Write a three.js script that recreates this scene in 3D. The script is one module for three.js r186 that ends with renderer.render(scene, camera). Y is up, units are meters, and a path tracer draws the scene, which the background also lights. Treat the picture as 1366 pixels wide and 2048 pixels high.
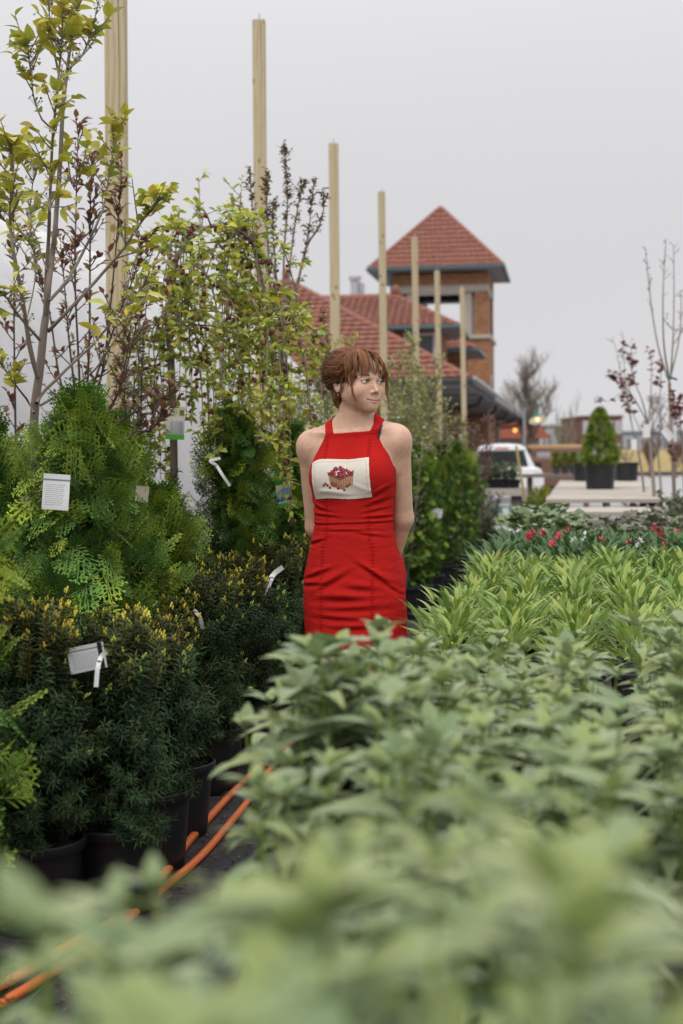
import * as THREE from 'three';
import { mergeGeometries } from 'three/addons/utils/BufferGeometryUtils.js';
import { RoundedBoxGeometry } from 'three/addons/geometries/RoundedBoxGeometry.js';
import { ImprovedNoise } from 'three/addons/math/ImprovedNoise.js';

// ---------------------------------------------------------------- camera, sky, light
const scene = new THREE.Scene();
const F = 2844, EYE = 1.3, PITCH = Math.atan(124 / F), ROLL = 0.6 * Math.PI / 180;
const camera = new THREE.PerspectiveCamera(2 * Math.atan(1024 / F) * 180 / Math.PI, 683 / 1024, 0.05, 900);
camera.position.set(0, EYE, 0);
camera.rotation.order = 'YXZ';
camera.rotation.set(-PITCH, 0, -ROLL);
camera.focus = 4.95;
camera.userData.fStop = 3.1;
camera.updateMatrixWorld();

const renderer = new THREE.WebGLRenderer({ antialias: true });
renderer.setSize(683, 1024);
renderer.toneMapping = THREE.LinearToneMapping;
renderer.toneMappingExposure = 1.0;
renderer.shadowMap.enabled = true;

const noise3 = new ImprovedNoise();
const N3 = (x, y, z) => noise3.noise(x + 31.7, y + 17.3, z + 5.1);
const clamp = (x, a, b) => Math.min(b, Math.max(a, x));
const lerp = (a, b, t) => a + (b - a) * t;
const sstep = (a, b, x) => { const t = clamp((x - a) / (b - a), 0, 1); return t * t * (3 - 2 * t); };
{ // an even overcast sky, brighter overhead than near the horizon
  const W = 256, H = 128, data = new Float32Array(W * H * 4);
  for (let j = 0; j < H; j++) for (let i = 0; i < W; i++) {
    const el = ((j + 0.5) / H - 0.5) * Math.PI, az = (i + 0.5) / W * 2 * Math.PI;
    const s = Math.sin(el), d = [Math.cos(el) * Math.cos(az), s, Math.cos(el) * Math.sin(az)];
    let L = 0.695 * (1 + 1.45 * sstep(0.14, 1.0, s));
    const c = N3(d[0] * 2.2, d[1] * 5, d[2] * 2.2) * 0.5 + N3(d[0] * 5, d[1] * 11, d[2] * 5) * 0.25;
    L *= 1 + 0.06 * c;
    if (s < 0) L *= 0.55;
    data.set([L * 0.995, L * 0.985, L * 1.016, 1], (j * W + i) * 4);
  }
  const t = new THREE.DataTexture(data, W, H, THREE.RGBAFormat, THREE.FloatType);
  t.mapping = THREE.EquirectangularReflectionMapping;
  t.magFilter = t.minFilter = THREE.LinearFilter;
  t.needsUpdate = true;
  scene.background = t;
  scene.environment = t;
}
const sun = new THREE.DirectionalLight(new THREE.Color(1, 0.95, 0.86), 1.5);
sun.position.set(-9, 26, 16);
sun.castShadow = true;
sun.shadow.radius = 90;
sun.shadow.mapSize.set(4096, 4096);
Object.assign(sun.shadow.camera, { left: -30, right: 30, top: 40, bottom: -30, near: 1, far: 160 });
scene.add(sun, sun.target);

// ---------------------------------------------------------------- helpers
function rng(seed) { let s = seed | 0; return () => { s = (s + 0x6d2b79f5) | 0; let t = Math.imul(s ^ (s >>> 15), 1 | s); t = (t + Math.imul(t ^ (t >>> 7), 61 | t)) ^ t; return ((t ^ (t >>> 14)) >>> 0) / 4294967296; }; }
const V = (x, y, z) => new THREE.Vector3(x, y, z);
// the point of the place that stands at column px, row py of the photograph, D metres ahead
function at(px, py, D) {
  const v = V((px - 683) / F, -(py - 1024) / F, -1).applyQuaternion(camera.quaternion);
  return v.multiplyScalar(D / -v.z).add(camera.position);
}
const slopeY = (D) => -0.42 * sstep(17, 30, D);                 // the yard falls away towards the street
function ground(px, D) { let p = at(px, 900 + EYE * F / D, D); return V(p.x, slopeY(D), -D); }
const used = {};
function numbered(n) { const k = used[n] = (used[n] ?? -1) + 1; return k ? n + '_' + String(k).padStart(3, '0') : n; }
function shadow(o) { o.traverse((c) => { if (c.isMesh) c.castShadow = c.receiveShadow = true; }); return o; }
function tag(o, label, category, group, kind) {
  if (label) o.userData.label = label;
  if (category) o.userData.category = category;
  if (group) o.userData.group = group; else delete o.userData.group;
  if (kind) o.userData.kind = kind;
  return o;
}
function thing(name, label, category, pos = [0, 0, 0], turn = 0, group) {
  const o = new THREE.Group();
  o.name = numbered(name);
  o.position.set(...(pos.isVector3 ? pos.toArray() : pos));
  o.rotation.y = turn;
  scene.add(o);
  return tag(o, label, category, group);
}
function part(name, geo, mat, parent = scene) {
  const m = new THREE.Mesh(Array.isArray(geo) ? merge(geo) : geo, mat);
  m.name = parent === scene ? numbered(name) : name;
  m.castShadow = m.receiveShadow = true;
  parent.add(m);
  return m;
}
function struct(name, geo, mat) { const m = part(name, geo, mat); m.userData.kind = 'structure'; return m; }
function merge(list) {
  const flat = list.map((g) => (g.index ? g.toNonIndexed() : g));
  const keys = ['position', 'normal', 'uv'];
  for (const g of flat) {
    for (const k of Object.keys(g.attributes)) if (!keys.includes(k)) g.deleteAttribute(k);
    if (!g.attributes.uv) g.setAttribute('uv', new THREE.BufferAttribute(new Float32Array(g.attributes.position.count * 2), 2));
    if (!g.attributes.normal) g.computeVertexNormals();
  }
  return mergeGeometries(flat);
}
function copy(o, pos, turn, scale, label, category, group) {
  const c = o.clone();
  c.name = numbered(o.name.replace(/_\d{3}$/, ''));
  scene.add(c);
  if (pos) c.position.copy(pos.isVector3 ? pos : V(...pos));
  if (turn !== undefined) c.rotation.y = turn;
  if (scale) c.scale.setScalar(scale);
  if (label) tag(c, label, category ?? o.userData.category, group);
  return c;
}
const box = (w, h, d, x = 0, y = 0, z = 0, rad = 0) => { const g = rad ? new RoundedBoxGeometry(w, h, d, 2, rad) : new THREE.BoxGeometry(w, h, d); return g.translate(x, y, z); };
// a box whose uv run in metres
function boxUV(w, h, d, x = 0, y = 0, z = 0, along = 'y') {
  const g = new THREE.BoxGeometry(w, h, d), p = g.attributes.position, n = g.attributes.normal, uv = g.attributes.uv;
  for (let i = 0; i < p.count; i++) {
    const X = p.getX(i), Y = p.getY(i), Z = p.getZ(i), a = Math.abs(n.getX(i)) > 0.5 ? [Z, Y] : Math.abs(n.getY(i)) > 0.5 ? [X, Z] : [X, Y];
    if (along === 'x') uv.setXY(i, Math.abs(n.getX(i)) > 0.5 ? Z : a[1], X); else if (along === 'z') uv.setXY(i, Math.abs(n.getX(i)) > 0.5 ? Y : X, Z); else uv.setXY(i, a[0], a[1]);
  }
  return g.translate(x, y, z);
}
// a tube along points with a radius at each
function tube(pts, rad, sides = 6, close = true) {
  const n = pts.length, pos = [], nor = [], uv = [], idx = [];
  let up = V(0, 0, 1), len = 0;
  const T = V(0, 0, 0), A = V(0, 0, 0), B = V(0, 0, 0);
  for (let i = 0; i < n; i++) {
    T.copy(pts[Math.min(i + 1, n - 1)]).sub(pts[Math.max(i - 1, 0)]).normalize();
    if (Math.abs(T.dot(up)) > 0.97) up = Math.abs(T.x) < 0.8 ? V(1, 0, 0) : V(0, 1, 0);
    A.copy(up).addScaledVector(T, -up.dot(T)).normalize(); up = A.clone();
    B.crossVectors(T, A);
    const r = Array.isArray(rad) ? (rad.length === 2 ? lerp(rad[0], rad[1], i / (n - 1)) : rad[i]) : rad;
    if (i) len += pts[i].distanceTo(pts[i - 1]);
    for (let k = 0; k <= sides; k++) {
      const a = k / sides * Math.PI * 2, c = Math.cos(a), s = Math.sin(a);
      nor.push(A.x * c + B.x * s, A.y * c + B.y * s, A.z * c + B.z * s);
      pos.push(pts[i].x + r * nor.at(-3), pts[i].y + r * nor.at(-2), pts[i].z + r * nor.at(-1));
      uv.push(k / sides, len);
    }
  }
  const w = sides + 1;
  for (let i = 0; i < n - 1; i++) for (let k = 0; k < sides; k++) { const a = i * w + k; idx.push(a, a + 1, a + w, a + 1, a + w + 1, a + w); }
  if (close) for (const [row, flip] of [[0, 1], [n - 1, 0]]) for (let k = 1; k < sides - 1; k++) { const o = row * w; flip ? idx.push(o, o + k + 1, o + k) : idx.push(o, o + k, o + k + 1); }
  const g = new THREE.BufferGeometry();
  g.setAttribute('position', new THREE.Float32BufferAttribute(pos, 3));
  g.setAttribute('normal', new THREE.Float32BufferAttribute(nor, 3));
  g.setAttribute('uv', new THREE.Float32BufferAttribute(uv, 2));
  g.setIndex(idx);
  return g;
}
function smoothPath(pts, n) { return new THREE.CatmullRomCurve3(pts, false, 'centripetal').getPoints(n); }
// gathers many small pieces, each with a colour of its own, into one mesh
class Acc {
  constructor() { this.p = []; this.n = []; this.c = []; this.i = []; this.count = 0; }
  add(g, m, col) {
    const P = g.attributes.position, Nn = g.attributes.normal, C = g.attributes.color, e = m.elements, o = this.count;
    for (let i = 0; i < P.count; i++) {
      const x = P.getX(i), y = P.getY(i), z = P.getZ(i);
      this.p.push(e[0] * x + e[4] * y + e[8] * z + e[12], e[1] * x + e[5] * y + e[9] * z + e[13], e[2] * x + e[6] * y + e[10] * z + e[14]);
      const a = Nn.getX(i), b = Nn.getY(i), c = Nn.getZ(i);
      let X = e[0] * a + e[4] * b + e[8] * c, Y = e[1] * a + e[5] * b + e[9] * c, Z = e[2] * a + e[6] * b + e[10] * c;
      const l = Math.hypot(X, Y, Z) || 1;
      this.n.push(X / l, Y / l, Z / l);
      if (C) this.c.push(C.getX(i) * col[0], C.getY(i) * col[1], C.getZ(i) * col[2]); else this.c.push(...col);
    }
    const I = g.index.array;
    for (let i = 0; i < I.length; i++) this.i.push(I[i] + o);
    this.count += P.count;
  }
  geo() {
    const g = new THREE.BufferGeometry();
    g.setAttribute('position', new THREE.Float32BufferAttribute(this.p, 3));
    g.setAttribute('normal', new THREE.Float32BufferAttribute(this.n, 3));
    g.setAttribute('color', new THREE.Float32BufferAttribute(this.c, 3));
    g.setIndex(this.i);
    return g;
  }
}
const ID = new THREE.Matrix4(), M4 = new THREE.Matrix4();
// a matrix that puts a piece (length along y, face along z) at p, pointing along dir, rolled by roll
function aim(p, dir, roll, s, out = new THREE.Matrix4(), sx = 1) {
  const y = dir.clone().normalize(), r = Math.abs(y.y) > 0.95 ? V(1, 0, 0) : V(0, 1, 0);
  const x = V(0, 0, 0).crossVectors(y, r).normalize(), z = V(0, 0, 0).crossVectors(x, y);
  const c = Math.cos(roll), sn = Math.sin(roll), X = x.clone().multiplyScalar(c).addScaledVector(z, sn), Z = z.clone().multiplyScalar(c).addScaledVector(x, -sn);
  out.makeBasis(X.multiplyScalar(s * sx), y.multiplyScalar(s), Z.multiplyScalar(s));
  return out.setPosition(p);
}
const std = (c, rough = 0.8, o = {}) => new THREE.MeshStandardMaterial({ color: new THREE.Color().setRGB(...c), roughness: rough, ...o });
const phys = (c, rough = 0.8, o = {}) => new THREE.MeshPhysicalMaterial({ color: new THREE.Color().setRGB(...c), roughness: rough, ...o });
function canvasTex(w, h, draw, srgb = true) {
  const c = document.createElement('canvas'); c.width = w; c.height = h;
  draw(c.getContext('2d'), w, h);
  const t = new THREE.CanvasTexture(c);
  if (srgb) t.colorSpace = THREE.SRGBColorSpace;
  t.wrapS = t.wrapT = THREE.RepeatWrapping;
  return t;
}
// a texture computed pixel by pixel; f(u, v) returns [r, g, b] in linear values; tileable if f is
function dataTex(w, h, f, rx = 1, ry = 1) {
  const d = new Uint8Array(w * h * 4), enc = (x) => Math.round(255 * clamp(x <= 0.0031308 ? 12.92 * x : 1.055 * Math.pow(x, 1 / 2.4) - 0.055, 0, 1));
  for (let j = 0; j < h; j++) for (let i = 0; i < w; i++) { const c = f(i / w, j / h); d.set([enc(c[0]), enc(c[1]), enc(c[2]), 255], (j * w + i) * 4); }
  const t = new THREE.DataTexture(d, w, h); t.colorSpace = THREE.SRGBColorSpace; t.magFilter = THREE.LinearFilter; t.wrapS = t.wrapT = THREE.RepeatWrapping; t.repeat.set(rx, ry); t.needsUpdate = true;
  return t;
}
function heightTex(w, h, f, rx = 1, ry = 1) {
  const d = new Uint8Array(w * h * 4);
  for (let j = 0; j < h; j++) for (let i = 0; i < w; i++) { const c = Math.round(255 * clamp(f(i / w, j / h), 0, 1)); d.set([c, c, c, 255], (j * w + i) * 4); }
  const t = new THREE.DataTexture(d, w, h); t.magFilter = THREE.LinearFilter; t.wrapS = t.wrapT = THREE.RepeatWrapping; t.repeat.set(rx, ry); t.needsUpdate = true;
  return t;
}
// noise that repeats over the unit square
function loopNoise(u, v, k, seed = 0) {
  const a = u * 2 * Math.PI, b = v * 2 * Math.PI, r = k / 6.283;
  return N3(Math.cos(a) * r + seed, Math.sin(a) * r + Math.cos(b) * r * 1.3, Math.sin(b) * r + seed * 2.1);
}
// surface of f = 0 (naive surface nets), with normals from the field; colour(p, n) optional
function iso(f, lo, hi, cell, colour) {
  const nx = Math.ceil((hi[0] - lo[0]) / cell) + 1, ny = Math.ceil((hi[1] - lo[1]) / cell) + 1, nz = Math.ceil((hi[2] - lo[2]) / cell) + 1;
  const val = new Float32Array(nx * ny * nz), at3 = (i, j, k) => (k * ny + j) * nx + i;
  for (let k = 0; k < nz; k++) for (let j = 0; j < ny; j++) for (let i = 0; i < nx;) {
    const v = f(lo[0] + i * cell, lo[1] + j * cell, lo[2] + k * cell);
    val[at3(i, j, k)] = v; i++;
    let skip = Math.floor(Math.abs(v) / cell * 0.45) - 2;       // far from the surface: take the same value along the row
    while (skip-- > 0 && i < nx) val[at3(i++, j, k)] = v;
  }
  const vert = new Int32Array(nx * ny * nz).fill(-1), pos = [], idx = [];
  const E = [[0, 1], [2, 3], [4, 5], [6, 7], [0, 2], [1, 3], [4, 6], [5, 7], [0, 4], [1, 5], [2, 6], [3, 7]];
  const c = new Float64Array(8);
  for (let k = 0; k < nz - 1; k++) for (let j = 0; j < ny - 1; j++) for (let i = 0; i < nx - 1; i++) {
    let m = 0;
    for (let q = 0; q < 8; q++) { c[q] = val[at3(i + (q & 1), j + ((q >> 1) & 1), k + (q >> 2))]; if (c[q] < 0) m |= 1 << q; }
    if (m === 0 || m === 255) continue;
    let x = 0, y = 0, z = 0, n = 0;
    for (const [a, b] of E) if ((c[a] < 0) !== (c[b] < 0)) {
      const t = c[a] / (c[a] - c[b]);
      x += (a & 1) + ((b & 1) - (a & 1)) * t; y += ((a >> 1) & 1) + (((b >> 1) & 1) - ((a >> 1) & 1)) * t; z += (a >> 2) + ((b >> 2) - (a >> 2)) * t; n++;
    }
    vert[at3(i, j, k)] = pos.length / 3;
    pos.push(lo[0] + (i + x / n) * cell, lo[1] + (j + y / n) * cell, lo[2] + (k + z / n) * cell);
  }
  const quad = (a, b, cc, d, flip) => { if (a < 0 || b < 0 || cc < 0 || d < 0) return; flip ? idx.push(a, b, cc, a, cc, d) : idx.push(a, cc, b, a, d, cc); };
  for (let k = 0; k < nz - 1; k++) for (let j = 0; j < ny - 1; j++) for (let i = 0; i < nx - 1; i++) {
    const s = val[at3(i, j, k)] < 0;
    if (j && k && s !== val[at3(i + 1, j, k)] < 0) quad(vert[at3(i, j - 1, k - 1)], vert[at3(i, j, k - 1)], vert[at3(i, j, k)], vert[at3(i, j - 1, k)], s);
    if (i && k && s !== val[at3(i, j + 1, k)] < 0) quad(vert[at3(i - 1, j, k - 1)], vert[at3(i - 1, j, k)], vert[at3(i, j, k)], vert[at3(i, j, k - 1)], s);
    if (i && j && s !== val[at3(i, j, k + 1)] < 0) quad(vert[at3(i - 1, j - 1, k)], vert[at3(i, j - 1, k)], vert[at3(i, j, k)], vert[at3(i - 1, j, k)], s);
  }
  const nor = new Float32Array(pos.length), col = colour ? new Float32Array(pos.length) : null, e = cell * 0.4;
  for (let q = 0; q < pos.length; q += 3) {
    const x = pos[q], y = pos[q + 1], z = pos[q + 2];
    let a = f(x + e, y, z) - f(x - e, y, z), b = f(x, y + e, z) - f(x, y - e, z), d = f(x, y, z + e) - f(x, y, z - e);
    const l = Math.hypot(a, b, d) || 1;
    nor[q] = a / l; nor[q + 1] = b / l; nor[q + 2] = d / l;
    if (col) { const w = colour(x, y, z, nor[q], nor[q + 1], nor[q + 2]); col[q] = w[0]; col[q + 1] = w[1]; col[q + 2] = w[2]; }
  }
  const g = new THREE.BufferGeometry();
  g.setAttribute('position', new THREE.Float32BufferAttribute(pos, 3));
  g.setAttribute('normal', new THREE.BufferAttribute(nor, 3));
  if (col) g.setAttribute('color', new THREE.BufferAttribute(col, 3));
  g.setIndex(idx);
  return g;
}
const smin = (a, b, k) => { const h = Math.max(k - Math.abs(a - b), 0) / k; return Math.min(a, b) - h * h * k * 0.25; };
const smax = (a, b, k) => -smin(-a, -b, k);
const sph = (x, y, z, a, b, c, r) => Math.hypot(x - a, y - b, z - c) - r;
function ell(x, y, z, a, b, c, rx, ry, rz) {
  const X = (x - a) / rx, Y = (y - b) / ry, Z = (z - c) / rz, k0 = Math.hypot(X, Y, Z), k1 = Math.hypot(X / rx, Y / ry, Z / rz);
  return k1 < 1e-9 ? -Math.min(rx, ry, rz) : k0 * (k0 - 1) / k1;
}
function cone(x, y, z, A, B, ra, rb) {
  const bx = B[0] - A[0], by = B[1] - A[1], bz = B[2] - A[2], t = clamp(((x - A[0]) * bx + (y - A[1]) * by + (z - A[2]) * bz) / (bx * bx + by * by + bz * bz), 0, 1);
  return Math.hypot(x - A[0] - bx * t, y - A[1] - by * t, z - A[2] - bz * t) - ra - (rb - ra) * t;
}
// ---------------------------------------------------------------- materials
const woodGrain = (base, dark, seed, knots = 0.0) => dataTex(256, 1024, (u, v) => {
  const w = loopNoise(u, v, 3, seed) * 0.6 + 0.05 * loopNoise(u, v * 3 % 1, 9, seed + 3);
  const ring = 0.5 + 0.5 * Math.sin((u * 9 + w * 1.6) * 2 * Math.PI);
  const fine = loopNoise(u * 1, (v * 0.5) % 1, 40, seed + 7) * 0.5 + N3(u * 60, v * 5, seed) * 0.35;
  let k = 0.5 * ring * ring + 0.35 * fine + 0.2 * loopNoise(u, v, 6, seed + 9);
  let r = 0;
  for (let q = 0; q < knots; q++) { const a = (q * 0.618 + seed * 0.37) % 1, b = (q * 0.317 + 0.13 * seed) % 1, d = Math.hypot((u - a) * 1, (v - b) * 6); r = Math.max(r, 1 - sstep(0.03, 0.1, d)); }
  k = clamp(k, 0, 1) * (1 - r) + r * 1.6;
  return base.map((c, i) => lerp(c, dark[i], clamp(k, 0, 1.3)));
});
const M = {};
M.soil = std([0.035, 0.025, 0.018], 0.95);
M.pot = phys([0.012, 0.013, 0.015], 0.42, { bumpMap: heightTex(64, 64, (u, v) => 0.5 + 0.5 * N3(u * 30, v * 30, 1)), bumpScale: 0.0004 });
M.potGrey = phys([0.05, 0.055, 0.062], 0.5);
M.post = [1, 2, 3].map((s) => std([1, 1, 1], 0.75, { map: woodGrain([0.50, 0.425, 0.275], [0.31, 0.22, 0.105], s, 5) }));
M.plank = [4, 5, 6, 7].map((s) => std([1, 1, 1], 0.9, { map: woodGrain(s % 2 ? [0.50, 0.455, 0.40] : [0.44, 0.40, 0.35], [0.24, 0.20, 0.165], s, 2) }));
M.oldWood = std([1, 1, 1], 0.92, { map: woodGrain([0.22, 0.19, 0.16], [0.09, 0.075, 0.06], 11, 3) });
M.bark = std([0.20, 0.165, 0.135], 0.9, { bumpMap: heightTex(64, 64, (u, v) => 0.5 + 0.5 * loopNoise(u, v, 14, 2)), bumpScale: 0.002 });
M.barkPale = std([0.30, 0.26, 0.215], 0.88, { bumpMap: heightTex(64, 64, (u, v) => 0.5 + 0.5 * loopNoise(u, v, 14, 4)), bumpScale: 0.002 });
M.barkDark = std([0.065, 0.05, 0.045], 0.85);
M.barkRed = std([0.17, 0.075, 0.045], 0.85);
M.twigGrey = std([0.24, 0.20, 0.17], 0.9);
M.stemGreen = phys([0.16, 0.24, 0.04], 0.6);
M.leaf = phys([1, 1, 1], 0.93, { vertexColors: true, transmission: 0.45, thickness: 0, side: THREE.DoubleSide, clearcoat: 0.25, clearcoatRoughness: 0.5 });
M.conifer = phys([1, 1, 1], 0.75, { vertexColors: true, side: THREE.DoubleSide, specularIntensity: 0.4 });
const leafMat = (c, coat = 0.3, tr = 0.32) => phys(c, 0.93, { transmission: tr, thickness: 0, side: THREE.DoubleSide, clearcoat: coat, clearcoatRoughness: 0.45, vertexColors: true });
M.white = phys([0.78, 0.78, 0.77], 0.6, { side: THREE.DoubleSide });
M.metal = std([0.55, 0.56, 0.57], 0.4, { metalness: 0.8 });

// ---------------------------------------------------------------- leaves
// a leaf: base at the origin, length 1 along y, upper face towards +z; shape(t) is its half width
function leafGeo({ w = 0.22, fold = 0.25, droop = 0.25, n = 6, wave = 0, shape, tint } = {}) {
  const sh = shape ?? ((t) => w * Math.pow(Math.sin(Math.PI * Math.pow(t, 0.75)), 0.9));
  const pos = [], idx = [], col = [];
  for (let i = 0; i <= n; i++) {
    const t = i / n, hw = i === n ? 0.004 : Math.max(sh(t), 0.012), z = -droop * t * t;
    for (const [k, s] of [[0, -1], [1, -0.5], [2, 0], [3, 0.5], [4, 1]].filter((q) => q[0] % 2 === 0)) {
      pos.push(s * hw, t - 0.1 * droop * t * t, z + fold * Math.abs(s) * hw + (s ? wave * Math.sin(t * 9 + s) : 0));
      const b = s ? 1 : 0.82; col.push(b * (tint ? tint[0] : 1), b * (tint ? tint[1] : 1), b * (tint ? tint[2] : 1));
    }
    if (i) { const a = (i - 1) * 3, b = i * 3; idx.push(a, a + 1, b, a + 1, b + 1, b, a + 1, a + 2, b + 1, a + 2, b + 2, b + 1); }
  }
  const g = new THREE.BufferGeometry();
  g.setAttribute('position', new THREE.Float32BufferAttribute(pos, 3));
  g.setAttribute('color', new THREE.Float32BufferAttribute(col, 3));
  g.setIndex(idx);
  g.computeVertexNormals();
  return g;
}
const LEAF = {
  lance: [leafGeo({ w: 0.205, droop: 0.4, fold: 0.3 }), leafGeo({ w: 0.225, droop: 0.15, fold: 0.4 }), leafGeo({ w: 0.19, droop: 0.7, fold: 0.2, wave: 0.014 })],
  narrow: [leafGeo({ w: 0.115, droop: 0.3, fold: 0.4, n: 5 }), leafGeo({ w: 0.13, droop: 0.1, fold: 0.5, n: 5 }), leafGeo({ w: 0.10, droop: 0.6, fold: 0.3, n: 5 })],
  oval: [leafGeo({ w: 0.29, droop: 0.25, fold: 0.3, n: 5 }), leafGeo({ w: 0.31, droop: 0.05, fold: 0.5, n: 5 }), leafGeo({ w: 0.26, droop: 0.5, fold: 0.2, n: 5 })],
  small: [leafGeo({ w: 0.24, droop: 0.2, fold: 0.4, n: 3 }), leafGeo({ w: 0.2, droop: 0.5, fold: 0.3, n: 3 })],
  strap: [leafGeo({ w: 0.09, droop: 0.2, fold: 0.5, n: 4 }), leafGeo({ w: 0.11, droop: 0.5, fold: 0.4, n: 4 })],
  lobed: [0, 1, 2].map((s) => { // a broad scalloped leaf
    const pos = [0, 0.15, 0.02], col = [0.7, 0.75, 0.65], idx = [], n = 22;
    for (let i = 0; i <= n; i++) {
      const a = -Math.PI * 0.94 + i / n * Math.PI * 1.88, r = 0.55 * (0.86 + 0.14 * Math.cos(a * 5) + 0.05 * Math.cos(a * 13 + s));
      pos.push(Math.sin(a) * r, 0.45 + Math.cos(a) * r * 0.95, 0.06 * Math.sin(a * 5 + s * 2) - 0.12 * Math.abs(Math.cos(a + s)) + (s - 1) * 0.08 * Math.sin(a));
      col.push(1, 1, 1);
    }
    for (let i = 1; i <= n; i++) idx.push(0, i + 1, i);
    const g = new THREE.BufferGeometry();
    g.setAttribute('position', new THREE.Float32BufferAttribute(pos, 3)); g.setAttribute('color', new THREE.Float32BufferAttribute(col, 3));
    g.setIndex(idx); g.computeVertexNormals();
    return g;
  }),
};
const tint = (base, r, amount = 0.25) => { const k = 1 + (r() - 0.5) * 2 * amount, h = (r() - 0.5) * amount; return [base[0] * k * (1 + h), base[1] * k, base[2] * k * (1 - h)]; };
const mixC = (a, b, t) => a.map((c, i) => lerp(c, b[i], t));

// ---------------------------------------------------------------- pots
function potGeo(h, rt, rb) {
  const rim = [[rb * 0.4, 0.004], [rb, 0], [rb + 0.002, 0.008], [lerp(rb, rt, 0.86), h * 0.86], [rt + 0.001, h * 0.88], [rt + 0.009, h * 0.89], [rt + 0.010, h - 0.004], [rt + 0.006, h], [rt - 0.001, h - 0.003], [rt - 0.004, h * 0.88]];
  return new THREE.LatheGeometry(rim.map(([r, y]) => new THREE.Vector2(r, y)), 40);
}
const soilGeo = (r, y) => { const g = new THREE.CircleGeometry(r, 24).rotateX(-Math.PI / 2).translate(0, y, 0); return g; };
const POT = { big: potGeo(0.25, 0.132, 0.108), bigSoil: soilGeo(0.125, 0.215), tub: potGeo(0.30, 0.185, 0.165), tubSoil: soilGeo(0.178, 0.26), small: potGeo(0.14, 0.075, 0.055), smallSoil: soilGeo(0.07, 0.122) };
function addPot(o, kind = 'big', mat = M.pot, s = 1) {
  const p = part('pot', POT[kind], mat, o), q = part('soil', POT[kind + 'Soil'], M.soil, o);
  p.scale.setScalar(s); q.scale.setScalar(s);
}
for (const m of [...M.post, ...M.plank, M.oldWood]) m.map.repeat.set(4, 0.5);
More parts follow.
